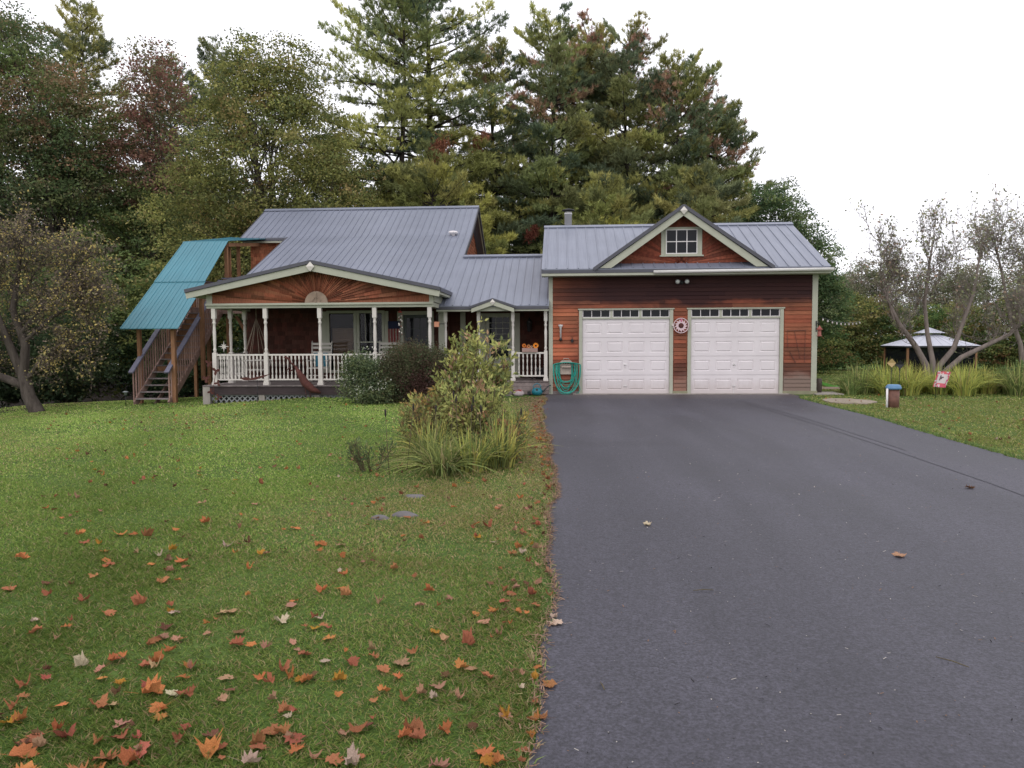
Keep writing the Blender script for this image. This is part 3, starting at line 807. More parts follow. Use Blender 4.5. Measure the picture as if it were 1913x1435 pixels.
def turned_post(name, x, y, z0, z1, zr, s=1.0):
    """square foot and head, turned shaft"""
    mb = MB(); w = .055*s
    mb.box(x-w*1.45, y-w*1.45, z0, x+w*1.45, y+w*1.45, z0+.07); mb.box(x-w*1.2, y-w*1.2, z0+.07, x+w*1.2, y+w*1.2, z0+.12)
    mb.box(x-w, y-w, z0+.12, x+w, y+w, zr+.05)
    mb.lathe((x, y, 0), [(w*.95, zr+.05), (w*.6, zr+.09), (w*.85, zr+.12), (w*.85, zr+.15), (w*.58, zr+.18), (w*.66, zr+.21), (w*.82, zr+.45), (w*.86, zr+.6), (w*.7, z1-.52), (w*.6, z1-.44), (w*.9, z1-.41), (w*.9, z1-.38), (w*.62, z1-.35), (w*.8, z1-.30), (w*.95, z1-.28)], 12)
    mb.box(x-w, y-w, z1-.28, x+w, y+w, z1)
    return part(mb, name, M['cream'])
def baluster(mb, p, z0, z1, w=.019):
    x, y = p; h = z1-z0
    mb.box(x-w, y-w, z0, x+w, y+w, z0+h*.17); mb.box(x-w, y-w, z1-h*.17, x+w, y+w, z1)
    mb.lathe((x, y, z0), [(w, h*.17), (w*.55, h*.2), (w*1.15, h*.3), (w*.9, h*.42), (w*.6, h*.5), (w*.9, h*.58), (w*1.15, h*.7), (w*.55, h*.8), (w, h*.83)], 7)
def railing(x0, y0, x1, y1, zb_, zt_, n, extra=None):
    mb = MB(); mb.beam((x0, y0, zt_), (x1, y1, zt_), .055, .045); mb.beam((x0, y0, zb_), (x1, y1, zb_), .045, .04)
    r = part(mb, 'railing', M['cream'])
    for i in range(n):
        t_ = (i+1)/(n+1); b = MB(); baluster(b, (x0+(x1-x0)*t_, y0+(y1-y0)*t_), zb_+.02, zt_-.022); part(b, 'baluster', M['cream'], r)
    return r
PX = [-9.58, -8.13, -6.61, -5.09, -3.58]
for x in PX: turned_post('porch_post', x, PY, PDZ, 2.47, 1.2)
for y in (21.75, 22.75): turned_post('porch_post', -9.58, y, PDZ, 2.5, 1.2)
for k in range(4): railing(PX[k]+.055, PY, PX[k+1]-.055, PY, .51, 1.19, 12)
railing(-9.58, PY+.055, -9.58, 21.70, .51, 1.19, 6); railing(-9.58, 21.8, -9.58, 22.7, .51, 1.19, 6)
# beam
bm_ = MB(); bm_.box(-9.76, PY-.07, 2.47, -3.46, PY+.07, 2.585); bm_.box(-9.76, PY-.13, 2.545, -3.46, PY-.072, 2.60)
bm_.box(-9.74, PY+.072, 2.47, -9.62, PW, 2.59); bm_.box(-3.62, PY+.072, 2.47, -3.47, PW, 2.59)
bm_.box(-9.76, PY-.06, 2.602, -9.60, PY+.06, 2.95); bm_.box(-3.58, PY-.06, 2.602, -3.47, PY+.06, 2.90)
bm_.box(-3.47, PY+.0, 2.602, -3.44, 22.4, 2.85)
bm_.box(-3.60, 22.3, PDZ, -3.40, 22.42, 2.47)
part(bm_, 'porch_beam', M['sage'])
part(MB().box(-9.6, PY+.08, 2.60, -3.6, PW, 2.63), 'porch_ceiling', mat_plain('dim_porch_ceiling', (.16, .16, .13), .8))
# porch gable roof
pc, pap, phw = -6.71, 3.68, 3.48
PYF = 20.32; pk = (pap-2.93)/phw
yhit = lambda z: EY+(z-EZ)/SL
pr = MB()
for sgn in (-1, 1):
    xe = pc+sgn*phw; ze = pap-pk*phw
    P = [(pc, PYF, pap), (xe, PYF, ze), (xe, yhit(ze)+.25, ze), (pc, yhit(pap)+.25, pap)]
    pr.poly([(a, b, c-.0) for a, b, c in (P if sgn > 0 else P[::-1])], .035)
    for k in range(11):
        yv = PYF+.15+k*.3
        zz0 = max(0, 0)
        f0 = 0
        zhit = EZ+SL*(yv-EY)   # main roof height here: rib runs from the higher of ridge down to eave
        if zhit > pap: continue
        xa = pc if zhit < pap else pc
        lo = max(ze, zhit); f1 = (pap-lo)/(pap-ze) if zhit > ze else 1
        pr.beam((pc, yv, pap+.045), (pc+sgn*phw*f1, yv, pap-(pap-ze)*f1+.045), .03, .028)
porch_roof = part(pr, 'porch_roof', M['roof'])
t1_ = MB(); t2_ = MB()
for sgn in (-1, 1):
    xe = pc+sgn*phw; ze = pap-pk*phw
    t1_.beam((pc, PYF-.01, pap+.0), (xe+sgn*.01, PYF-.01, ze), .05, .09)
    P = [(pc, PYF+.0, pap-.055), (pc, PYF+.0, pap-.055-.19), (xe-sgn*.03, PYF+.0, ze-.055-.15), (xe-sgn*.0, PYF+.0, ze-.055)]
    t2_.poly(P if sgn > 0 else P[::-1], .035, (0, 1, 0))
    t1_.box(xe-.02, PYF+.03, ze-.07, xe+.02, yhit(ze)+.1, ze+.03)
    t2_.box(xe-.03-sgn*.03, PYF+.04, ze-.14, xe+.02-sgn*.03, yhit(ze)-.1, ze-.075)
    # boxed soffit
    t2_.poly([(xe-sgn*.06, PYF+.04, ze-.16), (xe-sgn*.45, PYF+.04, ze-.16+.45*pk), (xe-sgn*.45, 22.0, ze-.16+.45*pk), (xe-sgn*.06, 22.0, ze-.16)], .02)
part(t1_, 'rake_trim', M['flash'], porch_roof); part(t2_, 'rake_board', M['sage'], porch_roof)
diamond((pc, PYF-.05, pap-.13), .115, porch_roof, M['cream'])
# sunburst gable wall
gy = PY-.03; gb = 2.602
gtri = [(pc-3.05, gb), (pc+3.14, gb), (pc+3.14, pap-.1-pk*3.14-.06), (pc, pap-.12), (pc-3.05, pap-.1-pk*3.05-.06)]
sb = MB(); sb.poly([(x, gy, z) for x, z in gtri], .06, (0, 1, 0))
sunburst(sb, (pc+.03, gb-.01), .32, gtri, gy-.001, 46, 8, (.45, 1.35), rings=1)
part(sb, 'sunburst_gable', M['shingle'])
fan = MB(); n_ = 16
fan.poly([(pc+.03+.32*cos(pi*k/n_), gy-.03, gb+.0+.32*sin(pi*k/n_)) for k in range(n_+1)], .03, (0, 1, 0))
fan.beam((pc+.03, gy-.045, gb+.02), (pc+.03, gy-.045, gb+.28), .03, .012); fan.beam((pc-.09, gy-.04, gb+.04), (pc+.03, gy-.04, gb+.2), .012, .02); fan.beam((pc+.15, gy-.04, gb+.04), (pc+.03, gy-.04, gb+.2), .012, .02)
part(fan, 'fan_panel', mat_plain('weathered_fan_board', (.27, .20, .15), .8, var=.25))

# ---- entry porch: posts, deck, rail, steps --------------------------------
EPY = 21.9; EDZ = .40
for x in (-3.33, -2.38, -1.4, -.47): turned_post('entry_post', x, EPY, EDZ, 2.375, 1.2, .85)
railing(-1.35, EPY, -.52, EPY, .54, 1.19, 6); railing(-3.28, EPY, -2.43, EPY, .54, 1.19, 6)
dk = MB(); x = -3.6
while x < -.4:
    tn = rr.uniform(.85, 1.2); dk.col(tn, tn*.95, tn*.93); dk.box(x, EPY-.12, EDZ-.03, min(x+.135, -.37), EW, EDZ); x += .14
ed_ = part(dk, 'entry_deck', M['deck'])
sk = MB()
for k in range(3): tn = rr.uniform(.9, 1.3); sk.col(tn, tn*.93, tn*.9); sk.box(-3.4, EPY-.095, .02+k*.115, -.38, EPY-.06, .02+k*.115+.108)
part(sk, 'skirting', M['deck'], ed_)
sp_ = MB()
sp_.box(-2.35, EPY-.45, -.05, -1.42, EPY-.1, .2); part(sp_, 'step', M['deck'], ed_)

# stove pipe
sp_ = MB(); sp_.lathe((.2, 25.75, 4.7), [(.12, 0), (.12, .98), (.13, .98), (.13, 1.02), (.12, 1.02), (.12, 1.06)], 16)
pipe = part(sp_, 'stove_pipe', M['metal'])
part(MB().lathe((.2, 25.75, 5.78), [(.10, 0), (.22, .02), (.2, .05), (.05, .09)], 16), 'rain_cap', M['iron'], pipe)

# ------------------------------------------------------------------ covered outside staircase
SX0, SX1 = -12.45, -11.38; SY0, SZ0 = 21.6, -.27; NS = 16; RIS = .186; RUN = .235
SZT = SZ0+NS*RIS; SYT = SY0+(NS-1)*RUN
st = thing('covered_staircase', ((SX0+SX1)/2, SY0, -.28), 'timber outside staircase under a teal metal roof left of the porch', 'staircase')
for k in range(NS-1):
    z = SZ0+(k+1)*RIS; y = SY0+k*RUN
    mb = MB(); tn = rr.uniform(.9, 1.3); mb.col(tn, tn, tn); mb.box(SX0+.04, y, z-.035, SX1-.04, y+.125, z); mb.box(SX0+.04, y+.132, z-.035, SX1-.04, y+.262, z)
    tr_ = mb.build('tread', M['deck'], st)
    if k in (5,) or k > 6:
        mb = MB().box(SX0+.06, y+.03, z-RIS+.002, SX1-.06, y+.045, z-.037); mb.build('riser', M['post'], tr_)
sg = MB()
for X in (SX0+.02, (SX0+SX1)/2, SX1-.02):
    dn = .19 if -12.3 < X < -11.6 else 0
    sg.beam((X, SY0-.02+dn, SZ0+.02-dn*.2), (X, SYT+.1, SZT-.14-dn), .045, .2-dn*.4)
sg.build('stringer', M['balw'], st)
sl = RIS/RUN
for X in (SX0, SX1):
    rl = MB(); a = (X, SY0-.16, SZ0+.94); b = (X, SYT, SZ0+.94+sl*(SYT-SY0+.16)); rl.beam(a, b, .14, .045); 
    r_ = rl.build('handrail', M['railblue'], st)
    n = 26
    ball = MB()
    for k in range(n):
        y = SY0-.02+k*(SYT-SY0)/(n-1); zb_ = SZ0+sl*(y-SY0)+.02; zt_ = SZ0+.93+sl*(y-SY0+.16)-.01
        bb = MB(); tn = rr.uniform(.7, 1.25); bb.col(tn, tn*.95, tn*.95)
        bb.box(X-.017, y-.017, zb_, X+.017, y+.017, zt_); bb.build('baluster', M['balw'], r_)
# landing
LD = (-12.5, -10.2, SYT+.02, 28.3)
ld = MB(); y = LD[2]
while y < LD[3]-.02: ld.box(LD[0], y, SZT-.035, LD[1], min(y+.13, LD[3]-.01), SZT); y += .14
ld.box(LD[0], LD[2], SZT-.22, LD[1], LD[2]+.04, SZT-.04); ld.box(LD[1]-.04, LD[2]+.05, SZT-.22, LD[1], LD[3]-.02, SZT-.04)
ld.build('landing', M['balw'], st)
lr = MB(); lr.beam((SX1+.05, LD[2]+.02, SZT+.95), (LD[1], LD[2]+.02, SZT+.95), .1, .04); lr.beam((LD[0], LD[2], SZT+.95), (LD[0], LD[3]-.05, SZT+.95), .1, .04)
lrr = lr.build('landing_rail', M['railblue'], st)
bb = MB()
for k in range(11): x = SX1+.12+k*.105; bb.box(x-.017, LD[2]-.01, SZT-.1, x+.017, LD[2]+.02, SZT+.93)
for k in range(22): y = LD[2]+.1+k*.125; bb.box(LD[0]-.017, y-.017, SZT-.1, LD[0]+.017, y+.017, SZT+.93)
bb.build('landing_balusters', M['balw'], st)
# support posts
rz0, rz1 = 1.93, 4.86; ry0, ry1 = 21.45, 25.3; zr = lambda y: rz0+(rz1-rz0)*(y-ry0)/(ry1-ry0)
for (x, y, z0, z1, w) in ((SX0-.05, 22.05, -.5, zr(22.05)-.05, .1), (SX1+.08, 21.75, -.45, zr(21.75)-.05, .11), (SX1+.09, 23.55, .35, zr(23.55)-.05, .11),
                          (SX0-.05, 23.8, -.6, zr(23.8)-.05, .1), (-11.72, 24.9, -.5, SZT-.2, .11), (SX1+.1, 25.42, .9, 4.82, .1), (SX0, 25.42, -.7, 4.82, .1), (-11.58, 27.1, SZT, 5.05, .1), (-11.5, 26.2, SZT, 4.9, .06), (-10.3, 28.1, -.6, SZT-.2, .11), (-10.3, 25.5, -.4, SZT-.2, .11), (-12.4, 28.0, -.9, 5.1, .1)):
    MB().box(x-w/2, y-w/2, z0, x+w/2, y+w/2, z1).build('support_post', M['post'], st)
br = MB(); br.beam((-11.0, 25.45, 2.4), (-9.95, 25.5, .6), .09, .09); br.beam((-10.35, 26.5, 1.9), (-10.25, 27.9, 2.6), .06, .09); br.build('brace', M['post'], st)
def quad_roof(P, n_ribs, m, name, parent):
    mb = MB(); A, B, C, D = [np.array(p, float) for p in P]   # A,B front edge; D,C back edge
    mb.poly([A, B, C, D], .02)
    for k in range(n_ribs+1):
        t_ = (k+.03)/(n_ribs+.06); p = A+(B-A)*t_; q = D+(C-D)*t_
        mb.beam(p+np.array((0, 0, .02)), q+np.array((0, 0, .02)), .03, .022)
        if k < n_ribs:
            t_ = (k+.5)/(n_ribs); p = A+(B-A)*t_; q = D+(C-D)*t_; mb.beam(p+np.array((0, 0, .02)), q+np.array((0, 0, .02)), .02, .01)
    return mb.build(name, m, parent)
ym = 23.35
q1 = quad_roof([(-12.72, ry0, rz0), (-11.0, ry0, rz0), (-11.07, ym+.05, zr(ym+.05)), (-12.69, ym+.05, zr(ym+.05))], 7, M['teal'], 'stair_roof', st)
q2 = quad_roof([(-12.69, ym, zr(ym)+.03), (-11.07, ym, zr(ym)+.03), (-11.16, ry1, rz1+.03), (-12.66, ry1, rz1+.03)], 7, M['teal'], 'stair_roof', st)
q3 = quad_roof([(-12.72, ry1+.0, rz1+.02), (-11.1, ry1+.0, rz1+.05), (-10.9, 28.35, 5.36), (-12.35, 28.35, 5.42)], 6, M['teal'], 'landing_roof', st)
bm_ = MB(); bm_.beam((-12.6, ry1+.12, rz1-.08), (-11.15, ry1+.12, rz1-.06), .05, .12); bm_.beam((-11.25, ry1+.1, rz1-.06), (-11.2, 28.2, 5.14), .05, .12); bm_.beam((SX0-.05, ry0+.1, rz0), (SX0-.05, ry1, rz1-.08), .04, .09); bm_.beam((SX1+.08, ry0+.1, rz0), (SX1+.08, ry1, rz1-.08), .04, .09)
bm_.build('rafter', M['post'], st)

# ------------------------------------------------------------------ things on and around the house
# hose hanger and hose
hh = thing('hose_hanger', (.11, GY, .6), 'beige plastic hose hanger on the red siding left of the garage doors', 'hose hanger')
mb = MB()
P = [(-.06, .93), (-.0, .98), (.22, .98), (.28, .93), (.30, .86), (.285, .80), (.28, .58), (-.06, .58), (-.065, .80), (-.08, .86)]
mb.poly([(x, GY-.10, z) for x, z in P], .08, (0, 1, 0)); mb.build('backplate', mat_plain('beige_plastic', (.40, .33, .28), .5, var=.05), hh)
mb = MB(); mb.box(-.02, GY-.20, .78, .24, GY-.102, .82); mb.tube([(.03, GY-.12, .985), (.04, GY-.12, 1.03), (.18, GY-.12, 1.03), (.19, GY-.12, .985)], .012, 6)
mb.build('shelf', mat_plain('beige_plastic_shelf', (.38, .31, .26), .5, var=.05), hh)
mb = MB()
for x in (.04, .10, .16): mb.lathe((x, GY-.102, .89), [(.016, 0), (.014, .006)], 10, (0, -1, 0))
mb.build('hook', M['iron'], hh)
hs = MB(); r = random.Random(2)
for k in range(11):
    w = .135+.022*k*.9+r.uniform(-.02, .02); dep = .55+r.uniform(-.1, .28)+.012*k; zc = .83; yy = GY-.125-.008*k+r.uniform(-.01, .01); cx_ = .11+r.uniform(-.02, .02)
    pts = []
    for i in range(33):
        a = 2*pi*i/32
        x = cx_+w*sin(a)*(1.0+.25*(1-cos(a))/2); z = zc+.0+(.07*cos(a) if cos(a) > 0 else dep*cos(a)*(.9+.1*abs(sin(a))))+.02
        pts.append((x, yy+.01*sin(3*a+k), max(z, .03)))
    hs.tube(pts, .0115, 6, False)
hs.tube([(.36, GY-.12, .5), (.45, GY-.13, .35), (.5, GY-.13, .15), (.46, GY-.12, .06), (.4, GY-.11, .03)], .0115, 6)
hs.build('garden_hose', mat_plain('teal_hose_rubber', (.02, .30, .235), .4, var=.12), None, (.11, GY-.1, .05), 'coiled teal garden hose looped over the beige hanger by the garage door', 'hose')
# watering can
wc = thing('watering_can', (-.71, 21.6, 0), 'round teal plastic watering can standing on the ground by the entry deck', 'watering can')
cm = mat_plain('teal_plastic', (.015, .16, .21), .4, var=.1)
MB().lathe((-.71, 21.6, .005), [(.08, 0), (.135, .03), (.155, .09), (.15, .14), (.11, .19), (.05, .215)], 18).build('body', cm, wc)
mb = MB(); mb.tube([(-.80, 21.6, .18), (-.82, 21.6, .25), (-.78, 21.6, .31), (-.71, 21.6, .335), (-.64, 21.6, .31), (-.60, 21.6, .25), (-.62, 21.6, .18)], .013, 7); mb.build('handle', cm, wc)
mb = MB(); mb.tube([(-.58, 21.6, .10), (-.52, 21.6, .13), (-.46, 21.6, .2), (-.38, 21.6, .27), (-.33, 21.58, .285)], [.03, .02, .016, .014, .02], 8); mb.build('spout', mat_plain('dark_spout', (.02, .03, .035), .5), wc)
MB().lathe((-.71, 21.475, .165), [(.04, 0), (.03, .012)], 12, (0, -.8, .6)).build('filler_opening', M['iron'], wc)
mb = MB(); mb.box(-.98, 21.52, .01, -.91, 21.6, .12); mb.lathe((-.92, 21.55, .06), [(.05, 0), (.05, .04)], 8, (1, 0, 0)); mb.build('hose_timer', M['iron'], None, (-.93, 21.55, 0), 'small black fitting lying left of the teal watering can', 'hose fitting')
# bags by the step
for (x, y, c, lb) in ((-1.22, 21.35, (.42, .35, .36), 'small crumpled white and red bag lying beside the entry step'), ):
    mb = MB(); rr2 = random.Random(4); mb.ball((x, y, .08), .16, .09, .10, 12, 8)
    mb.v = [(a+rr2.uniform(-.015, .015), b+rr2.uniform(-.01, .01), max(0, c_+rr2.uniform(-.015, .015))) for a, b, c_ in mb.v]
    mb.c = [((.5, .08, .05, 1) if v[2] > .14 else (1, 1, 1, 1)) for v in mb.v]
    mb.build('bag', mat_plain('bag_paper', c, .7, var=.2, scale=12, use_col=True), None, (x, y, 0), lb, 'bag')
# rain gauge / thermometer on siding
rg = thing('rain_gauge', (-.045, GY, 1.75), 'tall narrow metal rain gauge fixed to the red siding above the hose', 'rain gauge')
mb = MB(); mb.lathe((-.045, GY-.07, 1.60), [(.025, 0), (.028, .30), (.07, .36), (.07, .385)], 10); mb.build('tube', M['metal'], rg)
MB().lathe((-.045, GY-.07, 1.53), [(.035, 0), (.05, .03), (.03, .075)], 10).build('foot', M['iron'], rg)
MB().box(-.06, GY-.06, 1.7, -.03, GY-.018, 1.73).build('bracket', M['iron'], rg)
fc = MB(); fc.lathe((.28, GY-.02, 1.54), [(.04, 0), (.045, .05), (.02, .07)], 10, (0, -1, 0)); fc.box(.255, GY-.09, 1.48, .305, GY-.05, 1.53)
fc.tube([(.28, GY-.03, 1.57), (.28, GY-.06, 1.62), (.27, GY-.03, 1.64)], .008, 5)
fc.build('outdoor_tap', M['iron'], None, (.28, GY, 1.54), 'small black tap fitting on the red siding above the hose hanger', 'tap')
# floodlight
fl = thing('floodlight', (3.34, GY, 3.18), 'twin-lamp security floodlight centred under the garage eave', 'floodlight')
mb = MB(); mb.lathe((3.34, GY-.02, 3.15), [(.06, 0), (.05, .04), (.03, .05)], 12, (0, -1, 0)); mb.tube([(3.24, GY-.08, 3.18), (3.34, GY-.05, 3.14), (3.44, GY-.08, 3.18)], .014, 6); mb.build('base', M['iron'], fl)
for x in (3.21, 3.47):
    h = MB().lathe((x, GY-.06, 3.195), [(.03, 0), (.06, .06), (.068, .12), (.06, .125)], 12, (0, -.95, -.3)).build('lamp_head', mat_plain('grey_lamp_housing', (.2, .2, .2), .4), fl)
    MB().lathe((x, GY-.176, 3.158), [(.056, 0), (.04, .018)], 12, (0, -.95, -.3)).build('lens', mat_plain('clear_lens', (.62, .63, .6), .15), h)
# sun wheel between the doors
sw = thing('wind_spinner', (3.33, GY-.1, 1.93), 'round white saw-toothed sun ornament hung between the two garage doors', 'wall ornament')
wx, wy, wz = 3.325, GY-.09, 1.94
wm = mat_plain('pinkish_white_paint', (.66, .50, .52), .5, var=.08)
mb = MB(); pts = [(wx+.205*cos(2*pi*k/32), wy, wz+.205*sin(2*pi*k/32)) for k in range(33)]; mb.tube(pts, .013, 6, False); mb.build('rim', wm, sw)
mb = MB(); n = 13
for k in range(n):
    a = 2*pi*k/n; b = a+2*pi/n
    q = lambda r_, t_: (wx+r_*cos(t_), wy-.008, wz+r_*sin(t_))
    mb.poly([q(.075, a), q(.075, b), q(.14, b+.02), q(.185, b+.12 if False else b-.02), q(.125, a+.05)][::-1], .01, (0, 1, 0))
mb.build('sun_disc', wm, sw)
MB().lathe((wx, wy-.01, wz), [(.072, 0), (.06, .02), (.02, .03)], 16, (0, -1, 0)).build('hub', M['rust'], sw)
MB().poly([(wx-.01, wy-.02, wz+.11), (wx+.02, wy-.02, wz+.11), (wx+.025, wy-.02, wz+.18), (wx-.02, wy-.02, wz+.19)][::-1], .008, (0, 1, 0)).build('pink_ribbon', mat_plain('pink_ribbon', (.55, .14, .25), .6), sw)
mb = MB(); mb.box(3.07, GY-.06, 1.93, 3.115, GY-.028, 2.0); mb.tube([(3.09, GY-.06, 1.9), (3.13, GY-.1, 1.885), (3.15, GY-.1, 1.9)], .007, 5); mb.build('wall_hook', M['cream'], None, (3.09, GY, 1.95), 'small pale hook fixed on the green door frame beside the sun ornament', 'hook')
# corner lantern
ln = thing('bird_feeder', (7.06, 21.85, 1.7), 'small red-roofed bird feeder hanging from a bracket at the right garage corner', 'bird feeder')
mb = MB(); mb.tube([(7.05, GY-.04, 1.95), (7.05, GY-.2, 2.02), (7.06, GY-.24, 1.93)], .008, 5); mb.box(7.03, GY-.045, 1.75, 7.06, GY-.03, 2.05); mb.build('bracket', M['iron'], ln)
mb = MB(); mb.lathe((7.07, GY-.24, 1.62), [(.075, 0), (.075, .02), (.05, .025), (.05, .17), (.055, .18)], 4); mb.build('body', mat_plain('reddish_wood', (.30, .10, .08), .7), ln)
mb = MB(); mb.lathe((7.07, GY-.24, 1.80), [(.1, 0), (.02, .09), (.005, .12)], 4); mb.build('roof', mat_plain('faded_red_paint', (.36, .10, .08), .7), ln)
# faint wire trellis on right wall
mb = MB()
mb.beam((6.25, GY-.04, 1.78), (6.75, GY-.04, 1.79), .01, .012); mb.beam((6.45, GY-.04, 1.78), (6.62, GY-.04, 1.0), .008, .008)
mb.beam((6.75, GY-.04, 1.79), (6.74, GY-.04, .9), .008, .008); mb.beam((6.33, GY-.04, 1.2), (6.5, GY-.04, .88), .012, .014); mb.beam((6.25, GY-.04, 1.78), (6.28, GY-.04, 1.3), .008, .008)
mb.build('wire_trellis', mat_plain('rusted_wire', (.10, .045, .035), .8), None, (6.5, GY, .9), 'thin bent wire trellis on the siding right of the garage doors', 'trellis')
# string lights on the right of garage
sl_ = thing('string_lights', (8.2, 22.6, 2.05), 'sagging string of small white bulbs running right from the garage corner', 'string lights')
pts = [(7.1+i*.32, 22.0+i*.55, 2.08+.11*((i-5)/5)**2-.03*i*.2) for i in range(11)]
MB().tube(pts, .008, 5).build('cable', M['iron'], sl_)
for i in range(1, 11): MB().ball((pts[i][0], pts[i][1], pts[i][2]-.05), .025, .025, .035, 8, 6).build('bulb', M['white'], sl_)

# planter box with sunflowers on the entry rail
pb = thing('planter_box', (-.93, EPY, 1.22), 'pale wooden planter box of orange sunflowers on the entry rail', 'planter')
MB().box(-1.14, EPY-.09, 1.215, -.70, EPY+.09, 1.33).build('box', mat_wood('pale_box_wood', (.38, .25, .22), .8), pb)
for (x, z, r_, c) in ((-1.08, 1.40, .05, (.75, .22, .03)), (-.95, 1.38, .045, (.70, .30, .12)), (-.87, 1.37, .03, (.62, .42, .3)), (-.75, 1.40, .07, (.85, .27, .02)), (-1.0, 1.37, .03, (.5, .12, .03))):
    mb = MB(); n = 12
    for k in range(n):
        a = 2*pi*k/n; mb.poly([(x, EPY-.07, z), (x+r_*cos(a-.2), EPY-.075, z+r_*sin(a-.2)), (x+r_*1.25*cos(a), EPY-.085, z+r_*1.25*sin(a)), (x+r_*cos(a+.2), EPY-.075, z+r_*sin(a+.2))])
    f = mb.build('flower', mat_plain('orange_petals', c, .6), pb)
    MB().ball((x, EPY-.08, z), r_*.4, .012, r_*.4, 8, 5).build('flower_centre', mat_plain('brown_seed', (.05, .02, .01), .9), f)
# flower pot stand in entry
fp_ = thing('potted_mums', (-.66, 22.75, EDZ), 'orange-red flowers in a dark pot standing at the right end of the entry deck', 'potted flowers')
MB().lathe((-.66, 22.75, EDZ), [(.13, 0), (.17, .3), (.18, .34)], 12).build('pot', mat_plain('dark_pot', (.05, .045, .045), .6), fp_)
MB().box(-.9, 22.6, EDZ, -.86, 22.64, 1.2).box(-.47, 22.6, EDZ, -.43, 22.64, 1.2).box(-.9, 22.6, 1.16, -.43, 22.95, 1.2).build('stand', M['iron'], fp_)
# wall lantern by the door
wl = thing('wall_lantern', (-1.0, EW, 1.95), 'black iron lantern on the shingled wall right of the entry door', 'wall lantern')
MB().box(-1.03, EW-.06, 1.92, -.97, EW-.02, 2.12).build('bracket', M['iron'], wl)
MB().lathe((-1.0, EW-.13, 1.80), [(.03, 0), (.075, .03), (.095, .28), (.11, .29), (.03, .40), (.01, .44)], 6).build('body', mat_plain('smoked_lantern_glass', (.03, .03, .032), .25), wl)
# rocking chairs
def rocker(x, y, rz, label, cushion=None, colr=(.5, .47, .42)):
    m = mat_plain('worn_white_chair_paint', colr, .6)
    c = thing('rocking_chair', (0, 0, 0), label, 'rocking chair', 'rocking chairs on the porch')
    def P(mb, n, mm=None): return mb.build(n, mm or m, c)
    P(MB().box(-.27, -.25, .40, .27, .22, .43), 'seat')
    for s in (-1, 1):
        P(MB().tube([(s*.27, .22, .05), (s*.27, .24, .45), (s*.29, .40, 1.15), (s*.29, .42, 1.2)], [.02, .024, .022, .012], 8), 'back_post')
        P(MB().tube([(s*.27, -.24, .05), (s*.27, -.25, .62)], .02, 8), 'front_leg')
        P(MB().tube([(s*.27, -.5, .12), (s*.27, -.3, .045), (s*.27, 0, .02), (s*.27, .3, .045), (s*.27, .62, .14)], .022, 6), 'rocker')
        P(MB().box(s*.27-.045, -.30, .62, s*.27+.045, .27, .645), 'armrest')
    for z in (.58, .72, .86, 1.0, 1.11): yy = .24+(z-.45)*.23; P(MB().box(-.28, yy-.01, z-.03, .28, yy+.012, z+.035), 'back_slat')
    P(MB().tube([(-.27, -.24, .2), (.27, -.24, .2)], .012, 6), 'stretcher')
    if cushion: P(MB().box(-.2, .2, .45, .2, .26, .85), 'cushion', mat_plain('teal_cushion', cushion, .9))
    c.location = (x, y, PDZ); c.rotation_euler = (0, 0, rz); return c
rocker(-7.1, 22.1, .08, 'white slat-back rocking chair with a blue cushion behind the third porch post', (.04, .16, .22))
rocker(-5.15, 22.2, -.05, 'white slat-back rocking chair without cushion behind the brown bush')
# hanging chair
hc = thing('hanging_chair', (-9.0, 22.3, 2.5), 'rope hanging chair with white ring frame at the left end of the porch', 'hanging chair')
ap = (-9.0, 22.2, 2.25)
mb = MB(); mb.tube([(-9.0, 22.2, 2.6), ap], .008, 5)
ring = [(-9.0+.42*cos(2*pi*k/24), 22.2+.38*sin(2*pi*k/24), 1.0) for k in range(25)]
for k in (1, 5, 9, 13, 15, 17, 20): mb.tube([ap, ring[k]], .007, 5)
mb.build('rope', mat_plain('hemp_rope', (.36, .29, .22), .9), hc)
mb = MB(); mb.tube(ring, .018, 7, False); ring2 = [(-9.0+.3*cos(2*pi*k/24), 22.2+.27*sin(2*pi*k/24), .72) for k in range(25)]; mb.tube(ring2, .014, 7, False)
mb.build('ring_frame', M['cream'], hc)
mb = MB()
for k in range(24): mb.tube([ring[k], ring2[k], (-9.0, 22.2, .64)], .006, 4)
mb.build('net_seat', mat_plain('seat_cord', (.42, .38, .34), .9), hc)
# small bench-like dark glider + red plant pot behind railing
mb = MB()
mb.box(-8.9, 22.7, .8, -7.9, 23.1, .86)
for x in (-8.85, -7.95):
    for y in (22.73, 23.05): mb.box(x-.02, y-.02, PDZ, x+.02, y+.02, .8)
mb.build('side_table', mat_plain('dark_table_wood', (.06, .03, .025), .6), None, (-8.4, 22.9, PDZ), 'low dark table against the porch wall behind the hanging chair', 'table')
# leafy pot plant on the table
# star ornament
so_ = thing('star_ornament', (-9.55, 21.2, 1.2), 'white openwork star flower ornament hanging at the left porch opening', 'ornament')
mb = MB(); cx_, cz_ = -9.55, 1.42
for k in range(8):
    a = 2*pi*k/8; L = .17 if k % 2 == 0 else .1
    mb.poly([(cx_, 21.2, cz_), (cx_+.04*cos(a-.5), 21.2, cz_+.04*sin(a-.5)), (cx_+L*cos(a), 21.19, cz_+L*sin(a)), (cx_+.04*cos(a+.5), 21.2, cz_+.04*sin(a+.5))][::-1], .01, (0, 1, 0))
mb.build('star', M['cream'], so_)
mb = MB(); mb.beam((cx_, 21.21, 1.22), (cx_, 21.21, 1.42), .012, .012); mb.build('stake', M['iron'], so_)
